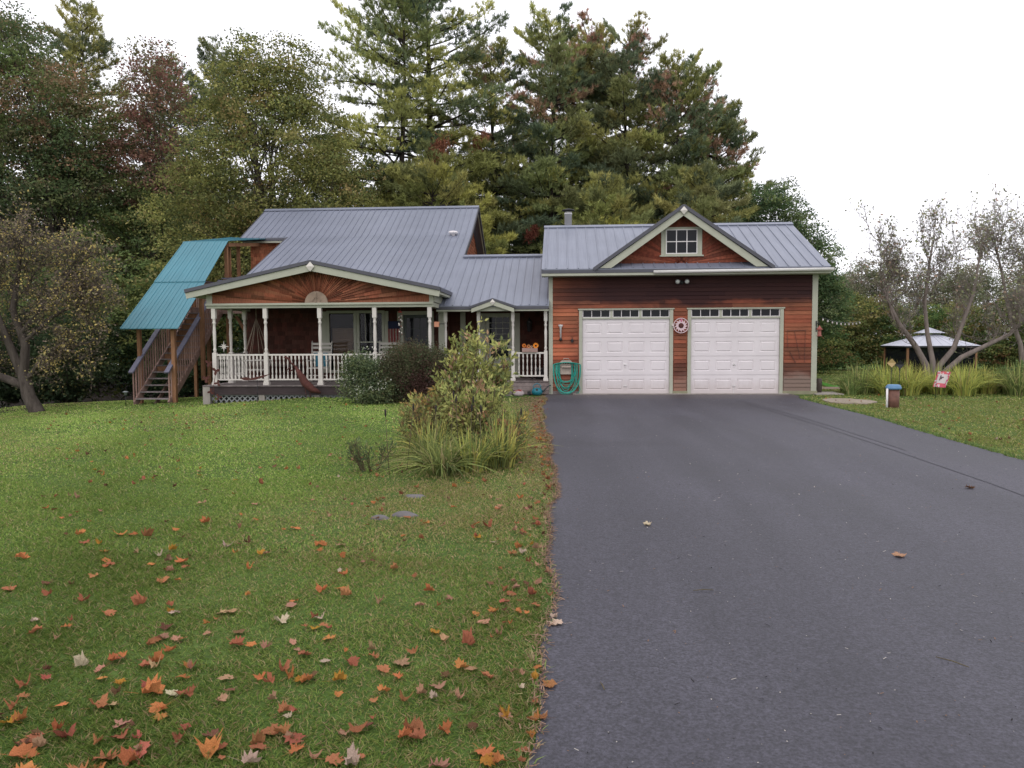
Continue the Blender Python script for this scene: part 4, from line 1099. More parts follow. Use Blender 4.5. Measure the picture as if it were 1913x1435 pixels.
# flag
fg = thing('flag', (-5.12, PW-.1, 2.15), 'faded striped flag hanging on the porch wall between window and door', 'flag')
mb = MB(); n = 8
for k in range(n):
    x0 = -5.30+k*.045; mb.cur = ((.20, .03, .03, 1) if k % 2 == 0 else (.30, .22, .2, 1)); mb.box(x0, PW-.07-.008*(k % 3), 1.45, x0+.045, PW-.06, 1.92)
mb.build('stripes', mat_plain('flag_cloth', (1, 1, 1), .9, var=.05, use_col=True), fg)
MB().box(-5.3, PW-.08, 1.92, -4.94, PW-.055, 2.15).build('canton', mat_plain('navy_cloth', (.02, .025, .06), .9), fg)
# wind chime
wm_ = thing('wind_chime', (-4.45, 21.0, 2.5), 'long wind chime of red and white pieces hanging from the porch beam', 'wind chime')
r = random.Random(9)
mb = MB(); mb.lathe((-4.45, 21.0, 2.33), [(.06, 0), (.05, .03), (.01, .06)], 10); mb.tube([(-4.45, 21, 2.6), (-4.45, 21, 2.38)], .006, 4); mb.build('top', mat_plain('chime_red', (.30, .05, .04), .6), wm_)
for k in range(16):
    mb = MB(); z = 2.28-k*.036; a = k*1.3; mb.ball((-4.45+.045*cos(a), 21+.045*sin(a), z), .02, .02, .026, 7, 5); mb.build('shell', M['cream'] if k % 3 else mat_plain('chime_brown', (.2, .1, .08), .6), wm_)
mb = MB(); mb.tube([(-4.45, 21, 2.33), (-4.45, 21, 1.65)], .005, 4); mb.build('cord', M['iron'], wm_)
# hanging planter/feeder right of the last post
hf = thing('hanging_feeder', (-3.40, 20.9, 2.2), 'small orange hanging feeder at the right end of the front porch', 'feeder')
MB().box(-3.47, 20.75, 1.93, -3.34, 20.88, 2.07).build('box', mat_plain('orange_feeder', (.50, .22, .13), .6), hf)
mb = MB(); mb.tube([(-3.40, 20.8, 2.07), (-3.40, 20.8, 2.25), (-3.3, 20.8, 2.3)], .007, 4); mb.box(-3.34, 20.77, 2.0, -3.2, 20.87, 2.02); mb.build('hanger', M['iron'], hf)
# hanging bell at stair landing
bl = thing('hanging_bell', (-11.53, 26.0, 4.9), 'small copper bell hanging on a chain under the stair landing roof', 'bell')
MB().tube([(-11.53, 26.0, 4.98), (-11.53, 26.0, 4.0)], .008, 4).build('chain', M['metal'], bl)
MB().lathe((-11.53, 26.0, 3.8), [(.11, 0), (.09, .03), (.06, .1), (.045, .15), (.05, .17), (.04, .22)], 12).build('bell_body', mat_plain('copper', (.30, .10, .06), .4, .6), bl)
# paper lamp on porch ceiling
MB().lathe((-7.5, 21.9, 2.55), [(.12, .05), (.14, .02), (.1, 0)], 12).build('ceiling_light', M['cream'], None, (-7.5, 21.9, 2.6), 'small unlit round ceiling light inside the front porch', 'ceiling light')
# lamp in window
tl = thing('table_lamp', (-6.15, PW+.35, 1.2), 'table lamp with an orange-brown shade behind the porch window', 'lamp')
MB().lathe((-6.48, PW+.35, 1.28), [(.14, 0), (.08, .22)], 14).build('lamp_shade', mat_plain('tan_shade', (.40, .20, .12), .8), tl)
MB().lathe((-6.48, PW+.35, .6), [(.08, 0), (.03, .1), (.05, .4), (.02, .68)], 10).build('lamp_base', M['iron'], tl)

# rusty garden sculptures
def fusi(mb, pts, rad): return mb.tube(pts, rad, 9)
rb = thing('rusty_bird_sculpture', (-6.9, 20.28, 0), 'rusty steel long-tailed bird sculpture leaning in front of the porch deck', 'garden sculpture')
mb = MB(); fusi(mb, [(-7.18, 20.3, .88), (-7.05, 20.3, .66), (-6.92, 20.3, .44), (-6.72, 20.3, .26), (-6.5, 20.3, .17)], [.03, .085, .115, .10, .03]); mb.build('body', M['rust'], rb)
mb = MB(); fusi(mb, [(-7.18, 20.3, .88), (-7.30, 20.3, .98), (-7.33, 20.3, 1.06), (-7.42, 20.3, 1.12), (-7.5, 20.3, 1.13)], [.03, .022, .028, .034, .008]); mb.build('head', M['rust'], rb)
mb = MB(); mb.tube([(-7.33, 20.3, .86), (-7.42, 20.3, .78), (-7.36, 20.3, .72), (-7.25, 20.3, .8)], .018, 6); mb.build('wing', M['rust'], rb)
mb = MB(); mb.tube([(-6.95, 20.3, .45), (-6.85, 20.28, -.15)], .009, 5); mb.tube([(-6.8, 20.3, .35), (-6.78, 20.3, -.15)], .009, 5); mb.build('leg', M['rust'], rb)
wv = thing('rusty_feather_stake', (-8.25, 20.3, -.1), 'rusty metal feather on a thin stake in front of the second porch post', 'garden sculpture')
mb = MB()
mb.poly([(-8.75, 20.3, .57), (-8.6, 20.3, .51), (-8.3, 20.3, .52), (-8.0, 20.3, .62), (-7.82, 20.3, .72), (-7.98, 20.3, .66), (-8.28, 20.3, .60), (-8.42, 20.3, .56), (-8.55, 20.3, .60)], .02, (0, 1, 0)); mb.build('feather', M['rust'], wv)
MB().tube([(-8.25, 20.31, .52), (-8.25, 20.31, -.2)], .008, 5).build('stake', M['iron'], wv)
rf = thing('rusty_flower_stake', (-9.5, 20.35, -.2), 'rusty cut-metal flowers on a tall stake at the left porch corner', 'garden sculpture')
r = random.Random(6)
for (x, z, s) in ((-9.62, .97, .11), (-9.42, .76, .12), (-9.70, .55, .12), (-9.38, .43, .10), (-9.58, .2, .10), (-9.36, .05, .10)):
    mb = MB(); a0 = r.uniform(0, 3)
    pts = [(x+s*(.62+.38*cos(3*(a-a0)))*cos(a)+0, 20.36+.01*r.random(), z+s*(.62+.38*cos(3*(a-a0)))*sin(a)) for a in [2*pi*k/24 for k in range(24)]]
    mb.poly(pts[::-1], .012, (0, 1, 0)); mb.build('flower', M['rust'], rf)
MB().tube([(-9.45, 20.37, -.2), (-9.5, 20.37, .3), (-9.42, 20.37, .75), (-9.62, 20.37, .98)], .009, 5).build('stake', M['rust'], rf)
# solar light
slr = thing('solar_path_light', (-12.9, 20.6, g(-12.9, 20.6)), 'thin black solar path light in the lawn left of the stairs', 'path light'); zz = g(-12.3, 20.9)
slr.location = (-12.3, 20.9, zz)
MB().tube([(-12.3, 20.9, zz), (-12.3, 20.9, zz+.32)], .01, 6).build('stake', M['iron'], slr)
MB().lathe((-12.3, 20.9, zz+.32), [(.035, 0), (.045, .08), (.09, .085), (.07, .10), (.02, .12)], 10).build('lamp_head', mat_plain('grey_solar_cap', (.2, .22, .22), .4), slr)

# ------------------------------------------------------------------ right side yard
wb = thing('well_cap', (7.43, 17.78, 0), 'rusty brown well pipe with a blue lid in the right lawn', 'well cap')
MB().lathe((7.43, 17.78, -.05), [(.125, 0), (.125, .47)], 16).build('casing', mat_plain('rusty_brown_casing', (.15, .07, .052), .7, var=.3, scale=10), wb)
MB().lathe((7.43, 17.78, .42), [(.155, 0), (.165, .015), (.165, .055), (.15, .06), (.15, .085), (.12, .105), (.02, .11)], 20).build('lid', mat_plain('blue_lid', (.10, .21, .36), .5), wb)
MB().tube([(7.27, 17.72, -.05), (7.27, 17.72, .44)], .024, 8).build('conduit', M['white'], wb)
fs = MB(); r = random.Random(12)
pts = [(7.03+.62*(1+.12*r.uniform(-1, 1))*cos(a), 19.4+.8*(1+.1*r.uniform(-1, 1))*sin(a), -.03) for a in [2*pi*k/18 for k in range(18)]]
fs.poly(pts, .06); fs.build('stone_slab', mat_plain('tan_sandstone', (.27, .22, .17), .9, var=.25, scale=4), None, (7.03, 19.4, 0), 'flat pale stone slab set in the lawn right of the driveway', 'stone slab')
mb = MB(); mb.box(7.0, 21.7, -.05, 7.75, 22.6, .03); mb.build('concrete_pad', M['concrete'], None, (7.3, 22.1, 0), 'low concrete pad at the right corner of the garage', 'concrete pad')
mb = MB(); mb.lathe((7.28, 22.4, 0), [(.09, 0), (.1, .3), (.09, .42)], 10); mb.build('log_stump', M['bark'], None, (7.28, 22.4, 0), 'short upright log against the right garage corner', 'log')
def lozenge_stake(x, y, zt, m, label):
    t_ = thing('garden_stake', (x, y, g(x, y)), label, 'garden stake', 'diamond-topped garden stakes in the daylily bed')
    MB().tube([(x, y, g(x, y)), (x, y, zt-.1)], .01, 5).build('rod', M['iron'], t_)
    mb = MB(); mb.add([(x-.12, y, zt), (x, y-.03, zt-.12), (x+.12, y, zt), (x, y-.03, zt+.12), (x, y+.03, zt)], [(0, 1, 2, 3), (0, 4, 1), (1, 4, 2), (2, 4, 3), (3, 4, 0)]); mb.build('diamond', m, t_)
lozenge_stake(8.75, 21.1, .90, mat_plain('ochre_paint', (.42, .30, .14), .6), 'garden stake topped with an ochre yellow diamond among the daylilies')
lozenge_stake(9.05, 21.3, .85, M['iron'], 'garden stake topped with a black diamond among the daylilies')
gf = thing('garden_flag', (9.95, 20.45, 0), 'tilted pink and white garden flag hanging in front of the daylily bed', 'garden flag')
mb = MB(); r = random.Random(3); n = 12
cxx, czz = 9.72, .49
for i in range(n):
    for j in range(n):
        u0, v0 = -.17+.34*i/n, -.2+.42*j/n; u1, v1 = u0+.34/n, v0+.42/n
        edge_ = i in (0, 1, n-2, n-1) or j in (0, 1, 2, n-2, n-1)
        inner = (abs(i-n/2+1) < 1.6 and 4 < j < 9 and r.random() < .6)
        c = (.62, .06+.1*r.random(), .12+.1*r.random()) if edge_ and r.random() < .8 else ((.12, .09, .10) if inner else (.62, .55, .55))
        mb.cur = (*c, 1); a = .3
        rot = lambda u, v: (cxx+u*cos(a)+v*sin(a), 20.4-.02*sin(u*20), czz-u*sin(a)*.3+v*cos(a))
        mb.add([rot(u0, v0), rot(u1, v0), rot(u1, v1), rot(u0, v1)], [(0, 1, 2, 3)])
mb.build('cloth', mat_plain('printed_flag_cloth', (1, 1, 1), .9, var=.05, use_col=True), gf)
mb = MB(); mb.tube([(9.58, 20.42, 0), (9.6, 20.42, .68), (9.66, 20.42, .72), (9.95, 20.42, .66)], .008, 5); mb.build('pole', M['iron'], gf)
# gazebo
gX, gY_ = 16.05, 34.9; gzb = g(gX, gY_)
ga = thing('gazebo', (gX, gY_, gzb), 'screened garden gazebo with a pale two-tier roof beyond the daylilies', 'gazebo')
def pyr(mb, c, hx, hy, z0, z1, top=0.0, th=.03):
    x, y = c
    B = [(x-hx, y-hy, z0), (x+hx, y-hy, z0), (x+hx, y+hy, z0), (x-hx, y+hy, z0)]; T = [(x-hx*top, y-hy*top, z1), (x+hx*top, y-hy*top, z1), (x+hx*top, y+hy*top, z1), (x-hx*top, y+hy*top, z1)]
    for k in range(4):
        q = (k+1) % 4; mb.add([B[k], B[q], T[q], T[k]], [(0, 1, 2, 3)])
        for s in range(1, 8):
            f = s/8; p = np.array(B[k])*(1-f)+np.array(B[q])*f; tt = np.array(T[k])*(1-f)+np.array(T[q])*f
            if top < .01:
                m_ = (1-abs(2*f-1)); tt = p+(np.array(((T[k][0]), (T[k][1]), z1))-np.array(((B[k][0]+B[q][0])/2, (B[k][1]+B[q][1])/2, z0)))*m_
            mb.beam(p, tt, .03, .02)
    mb.add(B, [(3, 2, 1, 0)])
gm = mk_roof('pale_gazebo_roof', (.46, .47, .53), .5)
mb = MB(); pyr(mb, (gX, gY_), 1.55, 1.3, 1.20, 1.68, .18); gro = mb.build('roof', gm, ga)
mb = MB(); pyr(mb, (gX, gY_), .5, .44, 1.75, 1.98, .02); mb.build('cupola', gm, gro)
mb = MB(); frx = 1.93
mb.box(gX-1.54, gY_-1.29, 1.13, gX+1.54, gY_-1.23, 1.197); mb.box(gX-1.54, gY_+1.23, 1.13, gX+1.54, gY_+1.29, 1.197); mb.box(gX-1.54, gY_-1.22, 1.13, gX-1.48, gY_+1.22, 1.197); mb.box(gX+1.48, gY_-1.22, 1.13, gX+1.54, gY_+1.22, 1.197)
mb.build('roof_frame', M['iron'], ga)
for sx in (-1, 1):
    for sy in (-1, 1): MB().box(gX+sx*1.4-.04, gY_+sy*1.15-.04, gzb-.1, gX+sx*1.4+.04, gY_+sy*1.15+.04, 1.128).build('post', M['post'], ga)
t = NT('insect_screen'); dfs = t.n('ShaderNodeBsdfDiffuse'); dfs.inputs[0].default_value = (.012, .013, .017, 1); trn = t.n('ShaderNodeBsdfTransparent'); mxx = t.n('ShaderNodeMixShader'); mxx.inputs[0].default_value = .72
t.l(trn.outputs[0], mxx.inputs[1]); t.l(dfs.outputs[0], mxx.inputs[2]); t.l(mxx.outputs[0], t.out.inputs[0])
def curtain(x0, y0, x1, y1):
    mb = MB(); n = 50; V = []
    for i in range(n+1):
        f = i/n; o = .03*sin(f*n*1.1); dx, dy = x1-x0, y1-y0; L = hypot(dx, dy)
        V += [(x0+dx*f-dy/L*o, y0+dy*f+dx/L*o, gzb+.02), (x0+dx*f-dy/L*o, y0+dy*f+dx/L*o, 1.12)]
    mb.add(V, [(2*i, 2*i+2, 2*i+3, 2*i+1) for i in range(n)]); mb.build('screen', t.m, ga)
curtain(gX-1.35, gY_-1.18, gX+1.35, gY_-1.18); curtain(gX-1.43, gY_-1.08, gX-1.43, gY_+1.08); curtain(gX+1.43, gY_-1.08, gX+1.43, gY_+1.08); curtain(gX-1.35, gY_+1.18, gX+1.35, gY_+1.18)
# slide
mb = MB(); V = []; zz = g(9.4, 28)
prof = [(8.4, .55), (8.7, .42), (9.1, .2), (9.5, .08), (9.85, .05)]
for sx, (dy0, dz) in enumerate(((-.25, .1), (-.22, 0), (.22, 0), (.25, .1))):
    for x, z in prof: V.append((x, 27.6+dy0, zz+z+dz))
F = [(s*5+i, s*5+i+1, (s+1)*5+i+1, (s+1)*5+i) for s in range(3) for i in range(4)]
mb.add(V, F); mb.poly([(8.38, 27.4, zz), (8.44, 27.4, zz), (8.44, 27.8, zz), (8.38, 27.8, zz)], .6)
mb.build('slide', mat_plain('lime_green_plastic', (.16, .52, .10), .4), None, (9.1, 27.6, zz), 'low lime green plastic slide for children beyond the garage corner', 'slide')
mb = MB(); zz = g(9.3, 26.4); mb.poly([(9.3+1.0*(1+.2*random.uniform(-1, 1))*cos(a), 26.2+1.3*sin(a), zz-.06+.0*a) for a in [2*pi*k/16 for k in range(16)]], .1)
mb.build('dirt_patch', mat_plain('bare_earth', (.23, .165, .12), 1, var=.2), None, (9.3, 26.2, zz), 'bare earth patch in the lawn right of the garage', 'dirt', kind='structure')

# ------------------------------------------------------------------ vegetation builders
def unit(a): return a/(np.linalg.norm(a, axis=-1, keepdims=True)+1e-9)
def leaf_quads(rng, C, L, W, upb=.6):
    n = len(C); nr = unit(rng.normal(size=(n, 3))+np.array((0, 0, upb)))
    d = unit(np.cross(nr, rng.normal(size=(n, 3)))); s = np.cross(nr, d)
    L = (L*rng.uniform(.7, 1.25, n))[:, None]; W = (W*rng.uniform(.7, 1.25, n))[:, None]
    return np.stack([C-d*L/2, C+s*W/2-d*L*.08, C+d*L/2, C-s*W/2-d*L*.08], 1)
def pick(rng, pal, n):
    P = np.array([p[:3] for p in pal]); w = np.array([p[3] if len(p) > 3 else 1 for p in pal], float); w /= w.sum()
    return P[rng.choice(len(P), n, p=w)]

def limb(mb, a, b, r0, r1, rng, wob=.08, n=6, seg=6, sag=0):
    a = np.array(a, float); b = np.array(b, float); L = np.linalg.norm(b-a); pts = []; rad = []
    off = rng.normal(size=3)*wob*L; off2 = rng.normal(size=3)*wob*L*.5
    for i in range(n):
        t_ = i/(n-1); pts.append(a+(b-a)*t_+off*sin(pi*t_)+off2*sin(2*pi*t_)+np.array((0, 0, sag*L*sin(pi*t_)))); rad.append(r0+(r1-r0)*t_)
    mb.tube(pts, rad, seg, False); return pts

def broadleaf(name, label, cat, group, base, H, E, nclus, nleaf, cr, leafL, pal, seed, tr=.2, bark=None, nlimb=60, palf=None, trunk_top=.75, trunkpts=None, flat=.42, inner=.45, upb=1.1):
    """E: ellipsoids (dx,dy,z,rx,ry,rz) relative to base"""
    rng = np.random.default_rng(seed); bx, by, bz = base
    root = thing(name, base, label, cat, group)
    E = np.array(E, float); w = E[:, 3]*E[:, 5]; w /= w.sum(); idx = rng.choice(len(E), nclus, p=w)
    u = unit(rng.normal(size=(nclus, 3))); rr_ = inner+(1-inner)*rng.uniform(0, 1, nclus)**.55
    rr_ *= 1+.14*np.sin(u[:, 0]*5+seed)*np.cos(u[:, 2]*6+seed*2)
    P = E[idx, :3]+u*E[idx, 3:6]*rr_[:, None]; P[:, 2] = np.maximum(P[:, 2], .4)
    P += np.array([bx, by, bz])
    k = rng.poisson(nleaf, nclus)+2; ci = np.repeat(np.arange(nclus), k); n = len(ci)
    crs = cr*rng.uniform(.6, 1.4, nclus)
    o = np.clip(rng.normal(size=(n, 3)), -1.7, 1.7)*np.array((.6, .6, .6*flat)); o[:, 2] -= .25*(o[:, 0]**2+o[:, 1]**2)
    C = P[ci]+o*crs[ci][:, None]
    base_c = pick(rng, pal, nclus)*rng.uniform(.72, 1.28, (nclus, 1))
    if palf is not None: base_c = palf(P-np.array([bx, by, bz]), base_c, rng)
    cols = base_c[ci]*rng.uniform(.82, 1.18, (n, 1))*rng.uniform(.93, 1.07, (n, 3))
    q = leaf_quads(rng, C, leafL, leafL*.62, upb)-np.array([bx, by, bz])
    me = np_mesh('crown', q, 4, M['leaf'], cols); link_mesh('crown', me, root)
    mb = MB()
    if trunkpts is None: trunkpts = [(0, 0, -.3), (rng.normal()*.15, rng.normal()*.15, H*.25), (rng.normal()*.3, rng.normal()*.2, H*.5), (rng.normal()*.4, rng.normal()*.3, H*trunk_top)]
    T = np.array(trunkpts)+np.array([bx, by, bz])
    rad = [tr*1.25]+[tr*(1-.8*i/(len(T)-1)) for i in range(1, len(T))]
    mb.tube(list(T), rad, 8)
    sel = rng.choice(nclus, min(nlimb, nclus), replace=False)
    for i in sel:
        p = P[i]; zt = bz+(p[2]-bz)*rng.uniform(.45, .75); zt = min(max(zt, bz+.12*H), T[-1][2]); 
        j = np.searchsorted(T[:, 2], zt); j = min(max(j, 1), len(T)-1); f = (zt-T[j-1][2])/(T[j][2]-T[j-1][2]+1e-6); a = T[j-1]+(T[j]-T[j-1])*min(max(f, 0), 1)
        limb(mb, a, p, tr*.22*(1-.5*(zt-bz)/H), .012, rng, .06, 5, 4)
    mb.build('trunk', bark or M['bark'], root)
    return root

def pine(name, label, group, base, H, rmax, zb, seed, pal, tr=.22, prof=None, brown=0, dens=1.0, lean=(0, 0), needle=.25, kn=11, whorl=.5, tipcol=None, sector=None, nw=.042):
    rng = np.random.default_rng(seed); root = thing(name, base, label, 'tree', group)
    base = np.array(base, float)
    prof = prof or (lambda f: (1-f)**.5*(.45+.55*min(1, f*4)))
    mb = MB(); T = [np.array((lean[0]*f, lean[1]*f, H*f-.4*(1-f)))+base for f in np.linspace(0, 1, 9)]
    T = [p+np.array((.12*sin(i*1.3+seed), .1*cos(i*1.7), 0))*(0 if i in (0, 8) else 1) for i, p in enumerate(T)]
    mb.tube(T, [tr*(1.15-1.12*(i/8)**.9) for i in range(9)], 8, False)
    Q = []; CC = []; z = H*zb
    while z < H*.985:
        f = z/H; fz = max(0, (f-zb)/(1-zb)); nb = rng.integers(4, 7) if f < .93 else 3
        az0 = rng.uniform(0, 2*pi); ti = f*8; i0 = min(int(ti), 7); a = T[i0]+(T[i0+1]-T[i0])*(ti-i0)
        for b in range(nb):
            az = az0+2*pi*b/nb+rng.normal()*.25
            L = rmax*prof(fz)*rng.uniform(.55, 1.18)+.25
            if sector is not None: L *= sector(az, f)
            if rng.random() < .07: continue
            el = radians(-6+48*fz**1.4+rng.normal()*6)
            d = np.array((cos(az)*cos(el), sin(az)*cos(el), sin(el))); lat = np.array((-sin(az), cos(az), 0))
            cur = .10+.06*rng.normal(); za = a+np.array((0, 0, rng.normal()*.12))
            fn = lambda s: za+d*L*s+np.array((0, 0, 1))*L*cur*(s*s-.55*s)
            if L > .6:
                mb.tube([fn(0), fn(.35), fn(.7), fn(.97)], [.016+.013*L, .012+.008*L, .01+.003*L, .006], 4, False)
            nt = max(4, int(L*18*dens)); s = rng.uniform(.22 if L > 1.5 else .05, 1, nt)**.75
            latw = (.20*L*(1.15-s)+.13)
            lo = rng.normal(size=nt)*latw; cen = za+d[None]*(L*s)[:, None]+lat[None]*lo[:, None]
            cen[:, 2] += L*cur*(s*s-.55*s)+rng.normal(size=nt)*.08+.05
            od = unit(d[None]*.9+lat[None]*(lo/(latw+.1))[:, None]*.8)
            dirs = unit(od[:, None, :]*.6+np.array((0, 0, .65))+rng.normal(size=(nt, kn, 3))*.55)
            c0 = np.repeat(cen[:, None, :], kn, 1)+rng.normal(size=(nt, kn, 3))*.035
            ln = needle*rng.uniform(.7, 1.2, (nt, kn, 1)); sd = unit(np.cross(dirs, rng.normal(size=(nt, kn, 3))))*nw*.5
            tri_ = np.stack([c0-sd, c0+sd, c0+dirs*ln], 2).reshape(-1, 3, 3); Q.append(tri_)
            bc = pick(rng, pal, 1)[0]*rng.uniform(.75, 1.25)
            tc = np.repeat(bc[None], nt, 0)*rng.uniform(.75, 1.3, (nt, 1))
            pb = brown*max(0, (fz-.35)/.65)**1.1
            if pb > 0 and rng.random() < pb:
                m_ = rng.random(nt) < .75; tc[m_] = np.array((.27, .16, .11))*rng.uniform(.7, 1.3, (m_.sum(), 1))
            CC.append(np.repeat(tc, kn, 0)*rng.uniform(.8, 1.2, (nt*kn, 1)))
        z += whorl*rng.uniform(.75, 1.25)
    q = np.concatenate(Q)-base; me = np_mesh('needles', q, 3, M['needle'], np.concatenate(CC)); link_mesh('needles', me, root)
    mb.build('trunk', M['barkdark'], root)
    return root

# palettes (linear albedo)
YG = [(.185, .18, .05, 3), (.135, .14, .045, 3), (.22, .195, .07, 1.4), (.085, .10, .038, 2.2), (.22, .15, .06, .4)]
DG = [(.075, .11, .045, 3), (.055, .085, .04, 2), (.115, .14, .05, 1.4)]
MG = [(.10, .14, .045, 3), (.15, .175, .05, 1.8), (.075, .11, .042, 2), (.18, .16, .06, .6)]
RD = [(.20, .10, .075, 2.4), (.17, .09, .068, 1.6), (.13, .13, .06, 3), (.23, .14, .085, .8)]
OB = [(.24, .155, .08, 2.2), (.15, .135, .065, 2.4), (.10, .115, .055, 2), (.07, .09, .05, 2)]
PN = [(.20, .20, .065, 3), (.145, .16, .062, 3), (.26, .245, .08, 2), (.09, .11, .06, 1.6)]
PD = [(.12, .14, .07, 3), (.085, .11, .065, 2.2), (.18, .18, .075, 1.8)]
PY_ = [(.22, .215, .055, 2), (.15, .165, .05, 2)]

WG = 'woodland trees behind the house'
# --- big yellow-green maple
broadleaf('maple_tree', 'huge yellow-green maple behind the left half of the grey house roof', 'tree', WG, (-13.2, 34.5, g(-13.2, 34.5)), 15.4,
          [(0, 0, 10.5, 4.0, 3.4, 4.2), (-.6, 0, 13.2, 2.6, 2.4, 2.6), (2.6, -.3, 8.6, 2.6, 2.6, 3.2), (-2.9, 0, 7.6, 2.4, 2.6, 3.4), (.4, -1, 5.2, 4.2, 2.8, 3.0), (3.6, .4, 5.2, 2.2, 2, 2.8), (1.2, 0, 14.0, 1.4, 1.4, 1.9), (-.9, 0, 14.6, .8, .8, 1.6)],
          2400, 50, .56, .13, YG, 31, .28, nlimb=110, inner=.45)
# --- second yellow-green tree right of it, lower
broadleaf('maple_tree', 'olive green maple beside the tall two-stemmed pine, left of it', 'tree', WG, (-10.2, 41, 0), 11.5,
          [(0, 0, 8.0, 2.6, 2.4, 3.6), (1.6, 0, 5.5, 2.4, 2, 3.2), (-1.4, 0, 5.0, 2.6, 2, 3)], 900, 44, .58, .145, YG[:2]+MG, 32, .18, nlimb=50)
# --- red maple: red above, green below
def redtop(P, c, rng):
    m = (P[:, 2] > 10.6+rng.normal(size=len(P))*.9); c = c.copy(); c[m] = pick(rng, RD, m.sum())*rng.uniform(.7, 1.25, (m.sum(), 1)); return c
broadleaf('maple_tree', 'red-topped maple turning colour between the yellow-green maple and the dark trees', 'tree', WG, (-20.6, 38.0, g(-20, 38)), 17.6,
          [(.2, 0, 15.0, 1.6, 1.6, 3.0), (-.7, 0, 11.3, 2.2, 2, 2.4), (.8, 0, 9.6, 1.6, 2, 2.4), (-1.2, -.6, 6.8, 3.2, 2.4, 3.0), (1.6, -.5, 4.4, 3.0, 2.2, 2.8)], 1200, 42, .54, .145, MG, 33, .2, palf=redtop, nlimb=70)
# --- left dark tree with orange-brown upper crown and bare lower trunk
def orangetop(P, c, rng):
    m = (P[:, 2] > 12.6+rng.normal(size=len(P))*1.2) & (P[:, 2] < 16.6); c = c.copy(); c[m] = pick(rng, OB[:2]+MG[:1], m.sum())*rng.uniform(.7, 1.2, (m.sum(), 1)); return c
broadleaf('maple_tree', 'tall dark maple with rusty orange upper crown and bare black trunk at left', 'tree', WG, (-24.6, 36.5, g(-24, 36)), 18.8,
          [(-1.2, 0, 14.8, 3.2, 2.8, 2.6), (1.0, 0, 13.2, 2.2, 2.4, 2.6), (-2.2, 0, 11.2, 3.4, 2.8, 2.6), (.8, 0, 10.2, 2.6, 2.4, 1.6), (-2.4, 0, 17.4, 1.8, 1.6, 1.8)], 1050, 42, .58, .15, DG+[(.12, .12, .06, 2)], 34, .26, palf=orangetop, nlimb=80, trunk_top=.8, bark=M['barkdark'])
broadleaf('maple_tree', 'dark brownish tree at the upper left corner of the picture', 'tree', WG, (-29.2, 39, g(-29, 39)), 20.5,
          [(.3, 0, 17.2, 3.0, 2.6, 3.2), (-1, 0, 12, 3.2, 2.6, 3.6), (.6, 0, 8, 3.2, 2.4, 2.6)], 800, 42, .6, .16, OB+DG, 35, .26, nlimb=60)
# --- green conifers poking up at left
pine('pine_tree', 'slender pine top rising behind the dark trees at far left', WG, (-28.4, 45, -1.8), 23.4, 4.2, .3, 41, PN, .25, dens=1.1)
pine('pine_tree', 'blue-green pine top just left of the red maple', WG, (-24.2, 47, -1.6), 20.4, 4.4, .25, 42, PD, .25, dens=1.2)
pine('pine_tree', 'dark pine tip showing above the red maple', WG, (-21.8, 48, -1.6), 21.8, 3.8, .3, 43, PD, .25)
# --- undergrowth and mid-size trees along the left edge
for i, (x, y, h, r_, pal, lb) in enumerate(((-19.5, 29.5, 7.0, 3.0, MG, 'bushy green tree beyond the stair roof, in front of the red maple'), (-24.5, 30.5, 6.4, 3.0, DG, 'dark leafy tree behind the apple tree'),
                            (-15.8, 31.5, 6.2, 2.6, YG[:2]+MG, 'light green bushy tree just behind the teal stair roof'), (-29, 30, 7.5, 3.2, DG, 'dark tree at the far left edge behind the apple tree'))):
    broadleaf('understory_tree', lb, 'tree', WG, (x, y, g(x, y)), h, [(0, 0, h*.62, r_, r_*.8, h*.36), (.8, .4, h*.35, r_*.9, r_*.7, h*.3), (-1, -.3, h*.28, r_*.8, r_*.7, h*.24)], 420, 30, .5, .16, pal, 50+i, .12, nlimb=40)
# dense dark understory hedge of saplings
sap = None
r = random.Random(77)
k = 0
for (x, y, s) in [(-17.6, 26.2, .9), (-20.0, 25.4, 1.0), (-22.4, 25.0, 1.0), (-14.8, 29.4, .9), (-12.7, 31.2, .95), (-10.6, 37.5, 1.1), (-17.0, 30.5, 1.1), (-20.5, 28.4, 1.15), (-23.6, 27.6, 1.1), (-26.5, 27.4, 1.2), (-26, 24.2, .95), (-8.2, 39.5, 1.3), (-5.4, 39.5, 1.3), (-2.6, 40, 1.25), (0, 40, 1.2), (-12, 38.5, 1.2), (-30, 28, 1.3)]:
    lb = ['low dark sapling thicket under the woodland edge behind the apple tree and stairs', 'low dark sapling thicket right behind the house roofs'][1 if x > -12 else 0]
    gp = ['dark saplings at the left woodland edge', 'dark saplings close behind the house'][1 if x > -12 else 0]
    if sap is None:
        sap = broadleaf('sapling', lb, 'sapling', gp, (x, y, g(x, y)), 3.6, [(0, 0, 1.5, 1.7, 1.5, 1.4), (.5, .3, 2.6, 1.1, 1.1, .9), (-.6, 0, .8, 1.3, 1.3, .7)], 300, 26, 0.38, .13, [(.045, .07, .03, 2), (.03, .05, .025, 3), (.07, .075, .03, .7)], 60, .05, nlimb=24)
    else: dup(sap, (x, y, g(x, y)), r.uniform(0, 6), lb, gp, s)
